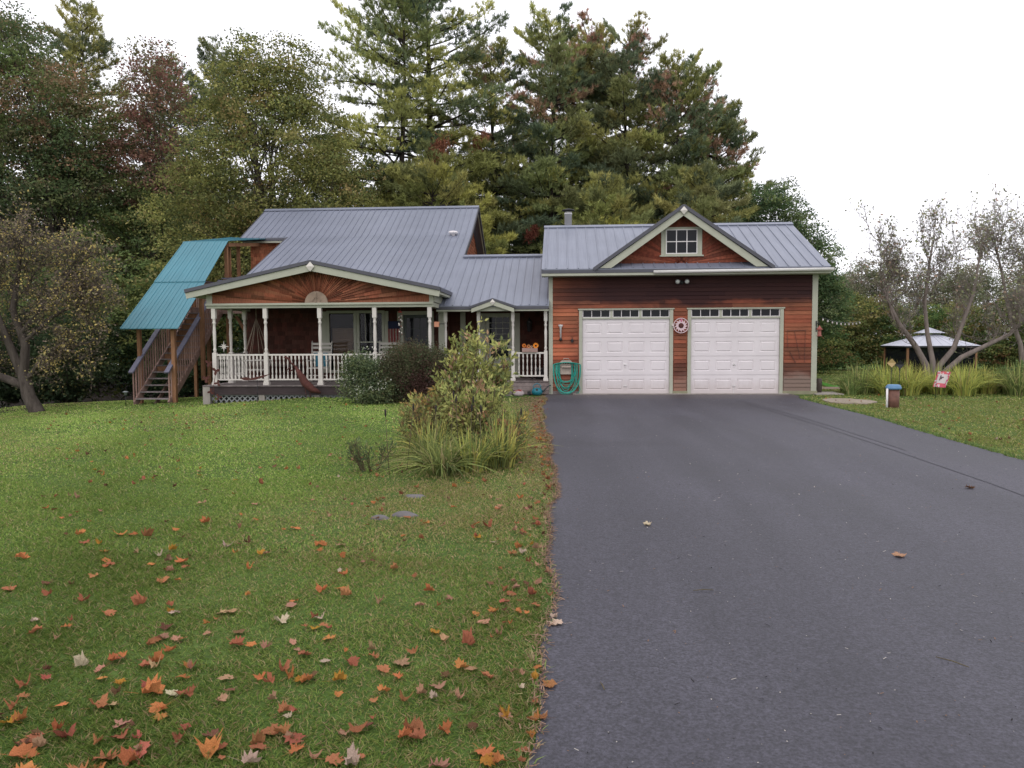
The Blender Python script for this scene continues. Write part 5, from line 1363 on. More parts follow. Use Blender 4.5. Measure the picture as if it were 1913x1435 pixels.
# --- tall two-stemmed white pine
secL = lambda az, f: 1.25 if cos(az) < -.3 else 1.0
pine('pine_tree', 'tall white pine stem with long layered boughs to the left, behind the grey roof', WG, (-8.6, 41, 0), 20.6, 5.4, .40, 44, PN, .28, prof=lambda f: (1-f)**.4*.95, dens=1.15, lean=(.3, 0), sector=lambda az, f: 1.25 if cos(az) < .2 else .6, whorl=.75)
pine('pine_tree', 'tallest white pine reaching the top of the picture behind the house', WG, (-7.3, 42.5, 0), 23.5, 5.0, .40, 45, PN+PD, .36, prof=lambda f: (1-f)**.45, dens=1.25, whorl=.62, sector=lambda az, f: .8 if cos(az) < -.5 else 1.1)
pine('pine_tree', 'broad pine right of the tallest pine, leaning over the gap between roofs', WG, (-3.9, 44, 0), 18.4, 4.4, .26, 46, PN, .26, brown=.25, dens=1.2, whorl=.58)
pine('pine_tree', 'young yellow-green pine with bright boughs just above the house ridge', WG, (-6.2, 37.4, 0), 10.2, 3.7, .48, 47, PY_+PN, .16, prof=lambda f: (1-f)**.5, dens=1.4, whorl=.5)
pine('pine_tree', 'small yellow-green pine showing in the gap beside the grey gable end', WG, (-4.1, 36.0, 0), 7.6, 2.0, .35, 48, PY_, .12, dens=1.5, whorl=.5)
RP = 'rust-tipped pines behind the garage'
for i, (x, y, h, rm, lb) in enumerate(((-.6, 44, 19.4, 4.6, 'leftmost rust-tipped pine, directly above the garage stove pipe'), (1.6, 47.5, 20.2, 4.8, 'second rust-tipped pine from the left behind the garage'), (3.7, 45, 18.6, 5.3, 'rust-tipped pine straight behind the garage dormer, widest of its row'), (6.6, 45, 17.2, 5.2, 'rust-tipped pine above the right part of the garage roof'), (9.0, 46.5, 14.8, 4.4, 'shortest rust-tipped pine at the right end of its row'))):
    pine('pine_tree', lb, RP, (x, y, 0), h, rm, .12, 70+i, PN+PD, .26, brown=.32, dens=1.45, whorl=.44, prof=lambda f: (1-f)**.42*(.55+.45*min(1, f*4)))
pine('pine_tree', 'low bright-boughed pine right behind the garage ridge', WG, (2.0, 37.5, 0), 9.0, 3.3, .4, 80, PY_+PN, .16, prof=lambda f: (1-f)**.5, dens=1.4)
pine('pine_tree', 'low dark pine behind the right end of the garage ridge', WG, (6.8, 38.5, 0), 9.6, 3.4, .3, 81, PN+PD, .16, prof=lambda f: (1-f)**.55, dens=1.4)
# --- deciduous at right end of the woods
broadleaf('oak_tree', 'dark round-crowned oak falling away right of the pines behind the garage', 'tree', WG, (11.6, 43.5, g(11, 43)), 10.6,
          [(-.2, 0, 8.8, 2.0, 2, 2.2), (1.1, 0, 6.3, 2.4, 2, 2.6), (-1.6, 0, 6.0, 2, 2, 3.0), (2.6, 0, 4.3, 1.5, 1.6, 1.8)], 1600, 46, .46, .135, DG+[(.11, .13, .06, 2)], 90, .2, nlimb=60)
# dead rusty boughs
for (x, y, z, s, lb) in ((-6.3, 39.6, 11.3, .75, 'large dead rusty bough hanging in the tall pine'), (-4.3, 41.0, 12.0, .55, 'smaller dead rusty bough right of the large one'), (-3.3, 37.6, 5.4, .42, 'dead rusty bough beside the grey gable end'), (-1.6, 41.5, 7.3, .4, 'dead rusty bough left of the stove pipe')):
    rng = np.random.default_rng(int(x*-10)); n = 900; C = rng.normal(size=(n, 3))*np.array((.32, .2, .42))*s; C[:, 0] += C[:, 2]*.45
    d = unit(rng.normal(size=(n, 3))*.6+np.array((.1, 0, -.8))); sd = unit(np.cross(d, rng.normal(size=(n, 3))))*.025; 
    q = np.stack([C-sd, C+sd, C+d*.24*rng.uniform(.6, 1.2, (n, 1))], 1)
    cl = np.array((.19, .07, .045))[None]*rng.uniform(.6, 1.3, (n, 1))
    b_ = thing('dead_bough', (x, y, z), lb, 'dead branch', 'dead rusty boughs in the pines')
    link_mesh('dead_needles', np_mesh('dead_needles', q, 3, M['needle'], cl), b_)
    MB().tube([(x-.2, y, z-.5*s), (x, y, z), (x+.5*s, y+.3, z+.9*s), (x+.6*s, y+1.2, z+1.2*s)], [.01, .02, .03, .035], 5).build('branch', M['barkdark'], b_)

# --- backdrop forest, each tree its own object (copies)
r = random.Random(5)
bk1 = broadleaf('background_tree', 'dim tree deep in the woods behind the house', 'tree', 'background woods behind the house', (-14, 52, 0), 13,
                [(0, 0, 8.5, 3.2, 3, 4.2), (1.2, 0, 4.5, 3.0, 2.6, 3.4), (-1.4, 0, 3.5, 3, 2.6, 2.8)], 520, 26, .75, .26, DG+MG[:1], 101, .2, nlimb=30)
bk2 = pine('background_pine', 'dim pine deep in the woods behind the house', 'background woods behind the house', (-8, 53, 0), 15, 3.8, .1, 102, PD, .2, dens=.85, kn=7, needle=.32, nw=.06, whorl=.7)
spots = []
for row, (y, n_, x0, x1) in enumerate(((49, 11, -33, 9), (54, 12, -40, 12), (60, 12, -46, 13))):
    for k in range(n_): spots.append((x0+(x1-x0)*(k+.5)/n_+r.uniform(-1, 1), y+r.uniform(-1.5, 1.5), row))
for j, (x, y, row) in enumerate(spots):
    src = bk1 if r.random() < .55 else bk2
    zt = .95 if x > 6 else 1.0
    s = r.uniform(.85, 1.05)*zt*(1.08 if row else .95)
    if x > 8: s *= .8
    if j == 0: bk1.location = (x, y, -1); continue
    if j == 1: bk2.location = (x, y, -1); continue
    dup(src, (x, y, -1 if x < -10 else 0), r.uniform(0, 6), None, None, s)

# --- right side hedgerow and pale trees beyond
HB = 'bushy trees along the right field edge'
hp = [(.085, .115, .035, 3), (.05, .085, .03, 2), (.15, .155, .045, 1.5), (.16, .10, .04, .5)]
h1 = broadleaf('hedgerow_tree', 'bushy green tree in the row closing the field on the right', 'tree', HB, (16, 57, -.8), 5.4, [(0, 0, 2.8, 2.3, 2, 2.3), (.8, 0, 1.6, 2.4, 2, 1.5), (-1, 0, 1.4, 2.2, 2, 1.3), (.2, 0, 4.2, 1.2, 1.2, 1.1)], 480, 28, .42, .17, hp, 111, .1, nlimb=30)
h2 = broadleaf('hedgerow_tree', 'bushy yellowing tree in the row closing the field on the right', 'tree', HB, (20, 57, -.8), 5.0, [(0, 0, 2.6, 2.2, 2, 2.1), (-.8, 0, 1.5, 2.3, 2, 1.4), (.9, 0, 3.6, 1.4, 1.4, 1.3)], 420, 28, .42, .17, YG[:3]+hp, 112, .1, nlimb=30)
r = random.Random(15); first = {1: True, 2: True}
for k, x in enumerate(np.arange(13.5, 45, 2.5)):
    w = 1 if k % 3 else 2; src = h1 if w == 1 else h2; y = 56+r.uniform(-1.5, 2)+(-5 if k < 2 else 0); s = r.uniform(.9, 1.12)*(1.05 if k < 4 else .92)
    if first[w]: src.location = (x, y, -.8); src.scale = (s,)*3; first[w] = False
    else: dup(src, (x, y, -.8), r.uniform(0, 6), None, None, s)
pale = broadleaf('pale_tree', 'thin grey-green tree far beyond the right hedgerow', 'tree', 'thin trees far beyond the hedgerow', (20, 72, -1), 10, [(0, 0, 6.5, 2.6, 2.2, 3.4), (.8, 0, 4, 2.4, 2, 2.4), (-.6, 0, 8.4, 1.4, 1.4, 1.8)], 380, 24, .6, .2, [(.13, .15, .08, 2), (.17, .17, .10, 1), (.19, .16, .12, 1)], 121, .12, nlimb=120, bark=M['barkpale'])
r = random.Random(16)
for k, x in enumerate(np.arange(18.0, 56, 2.0)):
    s = (.78 if x < 21 else .9 if x < 25 else .95)*r.uniform(.88, 1.08); y = 70+r.uniform(-3, 5)
    if k == 0: pale.location = (x, y, -1); pale.scale = (s,)*3
    else: dup(pale, (x, y, -1), r.uniform(0, 6), None, None, s)

# --- sparse twiggy trees: apple at left, locust-like at right
def twiggy(name, label, cat, group, base, stems, seed, tips, tiprad, leafn, leafL, pal, bark, depth=3, r0=.12, spread=.55, palf=None, upw=.25, tlen=.5):
    """stems: list of (polyline pts, r0, r1); branches grow recursively off the stems"""
    rng = np.random.default_rng(seed); root = thing(name, base, label, cat, group); mb = MB(); B = np.array(base, float); TP = []
    def grow(p, d, L, rad, lev):
        n = 4; pts = [p]; q = p.copy(); dd = d.copy()
        for i in range(n):
            dd = unit(dd+rng.normal(size=3)*.22+np.array((0, 0, upw*.2))); q = q+dd*L/n; pts.append(q.copy())
        mb.tube(pts, [rad*(1-.6*i/n) for i in range(n+1)], 4 if lev > 0 else 5, False)
        if lev == 0:
            TP.extend(pts[1:]); return
        for i in range(1, n+1):
            for _ in range(2 if i < n else 3):
                if rng.random() < .85:
                    nd = unit(dd*.7+rng.normal(size=3)*spread+np.array((0, 0, upw)))
                    grow(pts[i], nd, L*rng.uniform(.45, .75), max(.0045, rad*.5), lev-1)
    for pts, a, b, nbr, Lb in stems:
        P = [np.array(p, float)+B for p in pts]; m = len(P); mb.tube(P, [a+(b-a)*i/(m-1) for i in range(m)], 8, False)
        for k in range(nbr):
            t_ = rng.uniform(.3, 1)*(m-1); i = min(int(t_), m-2); p = P[i]+(P[i+1]-P[i])*(t_-i); d = unit(P[i+1]-P[i])
            nd = unit(d*.6+rng.normal(size=3)*spread*1.2+np.array((0, 0, upw)))
            grow(p, nd, Lb*rng.uniform(.6, 1.1), max(.014, b*.5), depth-1)
    mb.build('trunk', bark, root)
    TPa = np.array(TP); idx = rng.choice(len(TPa), leafn); C = TPa[idx]+rng.normal(size=(leafn, 3))*tlen*.12
    cc = pick(rng, pal, len(TPa))*rng.uniform(.75, 1.25, (len(TPa), 1)); cc = cc[idx]*rng.uniform(.75, 1.25, (leafn, 1))
    if palf is not None: cc = palf(C-B, cc, rng)
    link_mesh('leaves', np_mesh('leaves', leaf_quads(rng, C, leafL, leafL*.6, .3)-B, 4, M['leaf'], cc), root)
    return root
AP = [(.16, .13, .09, 3), (.38, .32, .09, 1.9), (.17, .17, .07, 2), (.11, .09, .07, 2)]
ab = (-14.55, 20.4, g(-14.55, 20.4)-.05)
stems = [([(0, 0, 0), (-.25, 0, .5), (-.45, .1, 1.1)], .2, .15, 0, 1),
         ([(-.45, .1, 1.05), (-.35, .1, 1.9), (-.75, .2, 2.9), (-.55, .2, 3.9), (-.4, .2, 4.8)], .14, .035, 15, 1.35),
         ([(-.45, .1, 1.0), (-.7, 0, 1.8), (-1.0, 0, 2.6), (-1.5, .1, 3.6), (-1.7, .1, 4.7)], .13, .035, 15, 1.35),
         ([(-.4, .1, .9), (.2, -.1, 1.45), (.8, -.2, 1.75), (1.4, -.2, 1.9), (2.1, -.1, 2.1)], .07, .018, 9, .7),
         ([(-.5, .1, .8), (-1.2, 0, 1.1), (-2.0, .2, 1.7), (-2.8, .2, 2.6)], .13, .03, 12, 1.3),
         ([(-.5, .1, 2.2), (.2, .1, 3.0), (.9, .0, 3.6), (1.3, 0, 4.3)], .06, .02, 14, 1.0),
         ([(-.5, .1, 1.9), (.5, .1, 2.7), (1.5, .0, 3.2), (1.7, 0, 3.3)], .06, .02, 12, .8)]
twiggy('apple_tree', 'gnarled old apple tree with sparse yellowing leaves at the left lawn edge', 'tree', None, ab, stems, 131, 0, 0, 19000, .075, AP, M['bark'], 3, spread=.62, upw=.12)
LP_ = [(.17, .18, .09, 2), (.22, .20, .12, 1), (.15, .15, .12, 2), (.26, .17, .13, .6)]
lb_ = (11.35, 24.4, g(11.35, 24.4)-.05)
stems = [([(-.16, 0, 0), (-.2, 0, .8), (-.5, 0, 1.35), (-1.0, .1, 2.1), (-1.25, .1, 2.6), (-1.45, .1, 3.1)], .125, .035, 9, 1.15),
         ([(0, 0, 0), (0, 0, .9), (-.1, .2, 1.8), (-.2, .2, 2.7), (-.1, .2, 3.8), (0, .2, 4.6)], .10, .02, 13, 1.1),
         ([(.13, 0, 0), (.2, 0, .8), (.6, 0, 1.3), (.9, .1, 2.1), (1.2, .1, 3.0), (1.3, .1, 3.8), (1.4, .1, 4.6)], .11, .018, 12, 1.05),
         ([(.25, 0, .5), (.8, -.1, 1.05), (1.5, -.1, 1.4), (2.2, -.1, 1.75), (2.7, 0, 2.3), (2.9, .1, 3.2), (3.0, .1, 4.2)], .09, .02, 13, 1.1),
         ([(-1.15, .1, 2.2), (-1.35, .1, 2.9), (-1.3, .2, 3.6), (-1.4, .2, 4.4)], .045, .018, 11, .95)]
twiggy('locust_tree', 'many-stemmed grey tree with thin sparse foliage growing from the daylily bed', 'tree', None, lb_, stems, 132, 0, 0, 3400, .10, LP_, M['barkpale'], 3, spread=.5, upw=.55)
rb_ = (15.6, 27.0, g(15.6, 27))
stems = [([(0, 0, 0), (-.2, 0, 1.5), (-.6, 0, 2.6), (-.9, 0, 4.0), (-1.2, 0, 5.2)], .10, .02, 20, 1.3), ([(0, 0, 1.0), (.4, 0, 2.2), (.5, 0, 3.6), (.4, 0, 5.4)], .08, .02, 20, 1.3)]
twiggy('locust_tree', 'similar thin grey tree at the right edge of the picture', 'tree', None, rb_, stems, 133, 0, 0, 3200, .09, LP_, M['barkpale'], 3, spread=.6, upw=.3)

# --- blades: daylilies and grasses
def blades(rng, cx_, cy_, n, L, rad, wid, pal, reach=.55, seg=4, zf=None, upright=1.0):
    az = rng.uniform(0, 2*pi, n); rr_ = rad*np.sqrt(rng.uniform(0, 1, n)); a2 = rng.uniform(0, 2*pi, n)
    bx = cx_+rr_*np.cos(a2); by = cy_+rr_*np.sin(a2); bz = ground(bx, by)
    az = np.where(rng.random(n) < .65, a2, az); Ls = L*rng.uniform(.6, 1.15, n); rc = reach*rng.uniform(.04, 1.25, n)
    ts = np.linspace(0, 1, seg+1); P = []
    for t_ in ts:
        h = Ls*(t_-rc*.62*t_**2.2)*upright; o = Ls*rc*t_**1.7; P.append(np.stack([bx+o*np.cos(az), by+o*np.sin(az), bz+h], -1))
    sd = np.stack([-np.sin(az), np.cos(az), az*0], -1)*wid/2
    tw = rng.normal(size=(n, 3))*wid*.35; sd = sd+tw*.5
    Q = []
    for i in range(seg):
        w0, w1 = 1-ts[i]**2*.9, 1-ts[i+1]**2*.95
        Q.append(np.stack([P[i]-sd*w0, P[i]+sd*w0, P[i+1]+sd*w1, P[i+1]-sd*w1], 1))
    c = pick(rng, pal, n)*rng.uniform(.7, 1.3, (n, 1))
    return np.concatenate(Q), np.concatenate([c]*seg)
def clump(name, label, cat, group, spots, n, L, rad, wid, pal, seed, reach=.55, upright=1.0):
    rng = np.random.default_rng(seed); Q = []; C = []
    for (x, y, s) in spots:
        q, c = blades(rng, x, y, int(n*s), L*s, rad*s, wid, pal, reach, upright=upright); Q.append(q); C.append(c)
    x, y = spots[0][:2]; B = np.array((x, y, g(x, y)))
    o = link_mesh(name, np_mesh(name, np.concatenate(Q)-B, 4, M['leaf'], np.concatenate(C)), None, tuple(B)); return tag(o, label, cat, group)
DL = [(.11, .15, .042, 3), (.20, .235, .065, 2.6), (.08, .11, .038, 1.6), (.27, .24, .10, 1)]
DLY = [(.34, .33, .07, 3), (.24, .27, .06, 2.4), (.11, .145, .04, 1.4), (.27, .21, .085, .6)]
clump('daylily_clump', 'arching green strappy clump at the front left of the driveway shrub bed', 'plant', 'strappy clumps around the driveway shrub', [(-1.42, 8.9, .9), (-1.65, 9.4, .8)], 240, .66, .16, .018, DL+[(.3, .26, .12, .5)], 141, 1.25)
clump('daylily_clump', 'yellow-green strappy clump in the middle front of the driveway shrub bed', 'plant', 'strappy clumps around the driveway shrub', [(-1.1, 9.2, .9)], 280, .66, .2, .017, DLY+DL, 142, .75)
clump('daylily_clump', 'strappy clump at the right front of the bed beside the asphalt', 'plant', 'strappy clumps around the driveway shrub', [(-.78, 9.5, 1)], 240, .68, .18, .016, DL+DLY, 143, .85)
clump('daylily_clump', 'tall upright yellow-green grass right of the driveway shrub', 'plant', 'strappy clumps around the driveway shrub', [(-.72, 11.0, .9)], 220, .75, .22, .014, DLY+DL, 144, .6)
clump('daylily_clump', 'dark low clump at the left side of the driveway shrub bed', 'plant', 'strappy clumps around the driveway shrub', [(-1.75, 10.1, .9)], 260, .72, .22, .018, DL+DLY[:1], 145, .8)
r = random.Random(21); k = 0
labs = ['at the left end', 'left of the garden stakes', 'behind the blue-lidded well pipe', 'just right of the stakes', 'left of the pink flag', 'behind the pink flag', 'under the grey tree', 'right of the pink flag', 'in the right middle', 'toward the right edge', 'near the right picture edge', 'at the right picture edge']
for i in range(12):
    x = 8.0+i*.47; y = 21.9+.5*sin(i*1.9)
    pal = DL if i < 2 or i > 8 else DLY
    s = .7 if i == 0 else 1.0
    clump('daylily_clump', ('yellowing' if pal is DLY else 'green')+' daylily clump '+labs[i]+' of the right-hand bed' if i in (0, 8, 9) else ('yellowing' if pal is DLY else 'green')+' daylily clump '+labs[i], 'plant', 'daylilies in the right-hand bed', [(x, y, s*r.uniform(.8, 1.1)), (x+.2, y+.8, s*r.uniform(.9, 1.15))], 260, .9, .28, .02, pal, 150+i, .85)

rng = np.random.default_rng(8)
st_ = thing('seed_stalks', (-1.3, 9.2, 0), 'thin stalks with dark seed pods rising from the strappy clumps', 'plant'); mb = MB(); pods = []
for k in range(9):
    x = -1.95+k*.16+rng.normal()*.04; y = 9.2+rng.normal()*.3; h = rng.uniform(.65, .95); tx = x+rng.normal()*.1
    mb.tube([(x, y, 0), ((x+tx)/2, y, h*.5), (tx, y, h)], [.005, .004, .003], 4); pods.append((tx, y, h))
mb.build('stalk', M['stem'], st_); pm_ = mat_plain('dark_seed_pod', (.02, .015, .015), .8)
for p_ in pods: MB().ball(p_, .012, .012, .05, 6, 5).build('seed_pod', pm_, st_)
# --- shrubs
def shrub(name, label, base, E, ncl, nl, cr, leafL, pal, seed, nst=16, palf=None, flat=.9, upb=.3, group=None, inner=.3):
    rng = np.random.default_rng(seed); root = thing(name, base, label, 'shrub', group); B = np.array(base)
    E = np.array(E, float); w = E[:, 3]*E[:, 5]; w /= w.sum(); idx = rng.choice(len(E), ncl, p=w)
    u = unit(rng.normal(size=(ncl, 3))); P = E[idx, :3]+u*E[idx, 3:6]*(inner+(1-inner)*rng.uniform(0, 1, (ncl, 1))**.6); P[:, 2] = np.maximum(P[:, 2], .06)
    k = rng.poisson(nl, ncl)+1; ci = np.repeat(np.arange(ncl), k); n = len(ci); C = P[ci]+rng.normal(size=(n, 3))*cr*np.array((1, 1, flat)); C[:, 2] = np.maximum(C[:, 2], .03)
    bc = pick(rng, pal, ncl)*rng.uniform(.75, 1.25, (ncl, 1))
    if palf is not None: bc = palf(P, bc, rng)
    link_mesh('leaves', np_mesh('leaves', leaf_quads(rng, C, leafL, leafL*.5, upb), 4, M['leaf'], bc[ci]*rng.uniform(.7, 1.3, (n, 1))), root)
    mb = MB()
    for i in rng.choice(ncl, min(nst, ncl), replace=False):
        limb(mb, B+np.array((rng.normal()*.08, rng.normal()*.08, -.02)), P[i]+B, .012, .004, rng, .05, 5, 4)
    mb.build('stems', M['stem'], root); return root
SG = [(.085, .115, .055, 3), (.13, .155, .065, 1.6), (.06, .085, .045, 2)]
shrub('flowering_shrub', 'grey-green leafy shrub with tiny white blossoms in front of the porch railing', (-4.95, 18.9, 0), [(0, 0, .55, .62, .5, .55), (-.05, 0, .95, .45, .4, .35), (.35, -.15, .3, .5, .4, .3)], 620, 16, .09, .06, SG+[(.5, .5, .42, .18)], 161, 26)
BB = [(.07, .072, .036, 2.4), (.085, .06, .038, 2), (.06, .08, .036, 2), (.07, .05, .038, 1)]
def bbf(P, c, rng):
    m = (P[:, 2] < .8+rng.normal(size=len(P))*.2) & (P[:, 0] > -.1+rng.normal(size=len(P))*.15); c = c.copy(); c[m] = np.array((.075, .036, .034))*rng.uniform(.7, 1.3, (m.sum(), 1)); return c
shrub('barberry_bush', 'large dark brownish fine-leaved bush in front of the porch and entry', (-3.82, 19.3, 0), [(0, 0, .75, 1.0, .6, .68), (-.1, 0, 1.1, .62, .5, .38), (-.7, -.2, .45, .5, .4, .45), (.6, 0, 1.0, .5, .4, .35)], 1500, 34, .11, .045, BB, 162, 60, bbf)
FS = [(.22, .24, .07, 3), (.30, .30, .09, 2.8), (.13, .16, .055, 2), (.30, .19, .10, .7), (.25, .15, .09, .5)]
def fsf(P, c, rng):
    m = (P[:, 0] < -.35+rng.normal(size=len(P))*.2) & (P[:, 2] < .9) & (rng.random(len(P)) < .6); c = c.copy(); c[m] = pick(rng, [(.28, .20, .05, 2), (.22, .12, .05, 1), (.12, .13, .045, 2)], m.sum()); return c
# tall driveway shrub: upright shoots with leaves along them
def shoots(name, label, base, tips, seed, pal, leafL, nside, group=None):
    rng = np.random.default_rng(seed); root = thing(name, base, label, 'shrub', group); B = np.array(base); mb = MB(); C = []; CI = []; D = []
    for j, (tx, ty, tz, n_) in enumerate(tips):
        a = B+np.array((tx*.25+rng.normal()*.04, ty*.25, -.02)); b = B+np.array((tx, ty, tz)); pts = limb(mb, a, b, .013, .004, rng, .04, 8, 5)
        pts = np.array(pts)
        for k in range(n_):
            t_ = rng.uniform(.12, 1)**.8*7; i = min(int(t_), 6); p = pts[i]+(pts[i+1]-pts[i])*(t_-i); d = unit(pts[i+1]-pts[i])
            sd = unit(d*.5+rng.normal(size=3)*.6); L = rng.uniform(.1, .34)*(1.15-t_/9)
            q = p+sd*L; mb.tube([p, q], [.004, .002], 3, False)
            for m in range(nside):
                C.append(p+sd*L*rng.uniform(.2, 1.1)+rng.normal(size=3)*.02); CI.append(j*7+k % 7); D.append(unit(sd+rng.normal(size=3)*.5+np.array((0, 0, .35))))
    mb.build('stems', M['stem'], root); C = np.array(C); D = np.array(D); CI = np.array(CI); n = len(C)
    base_c = pick(rng, pal, CI.max()+1)*rng.uniform(.8, 1.2, (CI.max()+1, 1)); col = base_c[CI]*rng.uniform(.7, 1.3, (n, 1))
    Pr = C-B; col = fsf(Pr, col, rng) if name == 'driveway_shrub' else col
    s = unit(np.cross(D, rng.normal(size=(n, 3)))); L = leafL*rng.uniform(.6, 1.2, (n, 1)); W = L*.42
    q = np.stack([C, C+D*L*.4+s*W/2, C+D*L, C+D*L*.4-s*W/2], 1)-B
    link_mesh('leaves', np_mesh('leaves', q, 4, M['leaf'], col), root); return root
r = random.Random(33); tips = []
for k in range(60):
    x = -.85+1.62*(k+.5)/60+r.uniform(-.08, .08); env = (.62 if x < -.5 else 1.0 if x < -.12 else 1.6)
    tips.append((x, r.uniform(-.35, .5), env*r.uniform(.5, 1.08), 23))
for (x, z) in ((-.12, 1.6), (.28, 1.82), (.02, 1.74), (.42, 1.62), (-.2, 1.35), (.60, 1.55), (.2, 1.66), (.72, 1.3), (-.4, 1.05)): tips.append((x, r.uniform(-.2, .2), z, 34))
shoots('driveway_shrub', 'tall loose multi-coloured shrub growing beside the left edge of the driveway', (-1.55, 11.9, 0), tips, 171, FS, .10, 4)
tips = [(r.uniform(-.4, .55), r.uniform(-.35, .35), r.uniform(.3, .72), 22) for k in range(26)]
shoots('low_shrub', 'low yellow and rust leaved shrub left of the tall driveway shrub', (-1.95, 10.7, 0), tips, 172, [(.26, .20, .06, 1.6), (.22, .15, .06, 1), (.15, .17, .055, 3), (.22, .22, .065, 2)], .065, 4)
tips = [(r.uniform(-.55, .5), r.uniform(-.3, .35), r.uniform(.55, 1.1), 24) for k in range(30)]
shoots('middle_shrub', 'loose yellow-green shrub tapering down in front of the tall driveway shrub', (-1.25, 10.6, 0), tips, 176, FS, .08, 4)
tips = [(r.uniform(-.35, .35), r.uniform(-.25, .25), r.uniform(.3, .62), 18) for k in range(16)]
shoots('low_shrub', 'low orange-yellow leaved plant at the right front of the driveway bed', (-.78, 10.0, 0), tips, 173, [(.26, .19, .04, 2), (.20, .10, .045, 2), (.10, .12, .04, 2)], .06, 4)
tips = [(r.uniform(-.3, .3), r.uniform(-.2, .2), r.uniform(.15, .34), 10) for k in range(9)]
shoots('low_shrub', 'sprawling dark sprig at the left end of the driveway bed', (-2.35, 9.2, 0), tips, 174, DG, .06, 3)
# perennials around right bed right end
shrub('perennial_clump', 'dark green leafy perennials at the right end of the daylily bed', (13.0, 22.2, 0), [(0, 0, .4, .9, .5, .45), (.8, .3, .45, .7, .5, .4)], 260, 10, .1, .09, MG, 175, 20)

# --- rocks
def rock(x, y, sx, sy, sz, seed, label, m):
    rng = np.random.default_rng(seed); mb = MB(); mb.ball((x, y, g(x, y)-.012), sx*1.1, sy, sz*.85, 22, 14)
    f = rng.normal(size=(4, 3))*3; mb.v = [tuple(np.array((x, y, .0))+(np.array(v)-np.array((x, y, 0)))*(1+.16*sum(sin(float(np.dot(fi, np.array(v)*4))) for fi in f)/2)) for v in mb.v]
    mb.build('rock', m, None, (x, y, 0), label, 'rock', 'half-buried grey rocks in the lawn')
rkm = mat_plain('grey_fieldstone', (.13, .12, .12), .9, var=.3, scale=10, bump=.6)
rock(-1.62, 6.66, .075, .05, .055, 1, 'smaller half-buried grey rock in the grass in front of the driveway bed', rkm)
rock(-1.42, 6.80, .125, .07, .06, 2, 'larger half-buried grey rock in the grass in front of the driveway bed', rkm)
rock(-1.5, 7.65, .11, .08, .04, 3, 'flat grey rock nearly hidden in grass near the strappy clumps', rkm)

# ------------------------------------------------------------------ grass (stuff)
def grass_patch(name, label, rings, xfun, seed, palf):
    rng = np.random.default_rng(seed); Q = []; C = []
    for (y0, y1, dens, h, w) in rings:
        xa, xb = xfun((y0+y1)/2); xa0, xb0 = xfun(y0); xa1, xb1 = xfun(y1); lo, hi = min(xa0, xa1), max(xb0, xb1)
        n = int((y1-y0)*(hi-lo)*dens); x = rng.uniform(lo, hi, n); y = rng.uniform(y0, y1, n)
        L_ = np.array([xfun(v) for v in np.linspace(y0, y1, 20)]); yy = np.linspace(y0, y1, 20)
        m = (x > np.interp(y, yy, L_[:, 0])) & (x < np.interp(y, yy, L_[:, 1]))
        cl = np.sin(x*3.1+1.7*np.sin(y*2.3))*np.sin(y*2.7+1.3*np.sin(x*1.9)); m &= rng.random(n) < .78+.22*cl
        x, y, cl = x[m], y[m], cl[m]; n = len(x); z = ground(x, y)
        az = rng.uniform(0, 2*pi, n); ln = h*rng.uniform(.5, 1.3, n)*(1+.25*cl); lean = rng.uniform(.3, 1.9, n)
        b = np.stack([x, y, z-.004], -1); d = np.stack([np.cos(az)*lean, np.sin(az)*lean, np.ones(n)], -1); d = unit(d)
        s = np.stack([-np.sin(az), np.cos(az), 0*az], -1)*w/2; mid = b+d*(ln*.55)[:, None]; tip = b+d*ln[:, None]+np.stack([np.cos(az)*ln*.25, np.sin(az)*ln*.25, -ln*.08], -1)
        Q.append(np.stack([b-s, b+s, mid+s*.8, tip, mid-s*.8], 1)); C.append(palf(x, y, rng))
    q = np.concatenate(Q); me = np_mesh(name, q, 5, M['grass'], np.concatenate(C)); o = link_mesh(name, me)
    return tag(o, label, 'grass', kind='stuff')
def lawn_col(x, y, rng):
    n = len(x); c = pick(rng, [(.155, .235, .05, 4), (.11, .19, .042, 2.2), (.215, .27, .075, 2.2), (.30, .27, .13, .9)], n)
    band = .5+.5*np.sin((x*.9+y*.45)*2.1+.6*np.sin(y*.8)); c = c*(.86+.26*band)[:, None]*(1+.22*sstep(6, 13, y))[:, None]
    dry = sstep(-3.4, -.9, x+.3*np.sin(y*1.3))*sstep(2.5, 8, y)*.85*(x < 3)
    pat = np.clip(np.sin(x*.8+1.3*np.sin(y*.5))*np.sin(y*.65+x*.3), 0, 1)
    near = sstep(6.5, 3.2, y); c = c*(1-.16*near)[:, None]; pat = pat+.35*near
    m = rng.random(n) < np.clip(dry+.32*pat, 0, .8); c[m] = pick(rng, [(.32, .25, .13, 2), (.25, .23, .09, 2), (.20, .22, .07, 1.5)], m.sum())
    return c*rng.uniform(.75, 1.25, (n, 1))
def lawn_col_old(x, y, rng):
    n = len(x); c = pick(rng, [(.125, .20, .042, 4), (.085, .15, .034, 2.5), (.19, .24, .065, 2.2), (.28, .24, .12, .8)], n)
    dry = sstep(-3.6, -.9, x+.25*np.sin(y*1.3))*sstep(2, 9, y)*.75*(x < 3)
    pat = .5+.5*np.sin(x*.8+1.3*np.sin(y*.5))*np.sin(y*.65+x*.3)
    patch = np.clip(dry+.25*pat*(rng.random(n) < .5), 0, .85)
    m = rng.random(n) < patch*.75; c[m] = pick(rng, [(.25, .19, .10, 2), (.18, .17, .07, 2), (.13, .15, .05, 2)], m.sum())
    return c*rng.uniform(.7, 1.3, (n, 1))
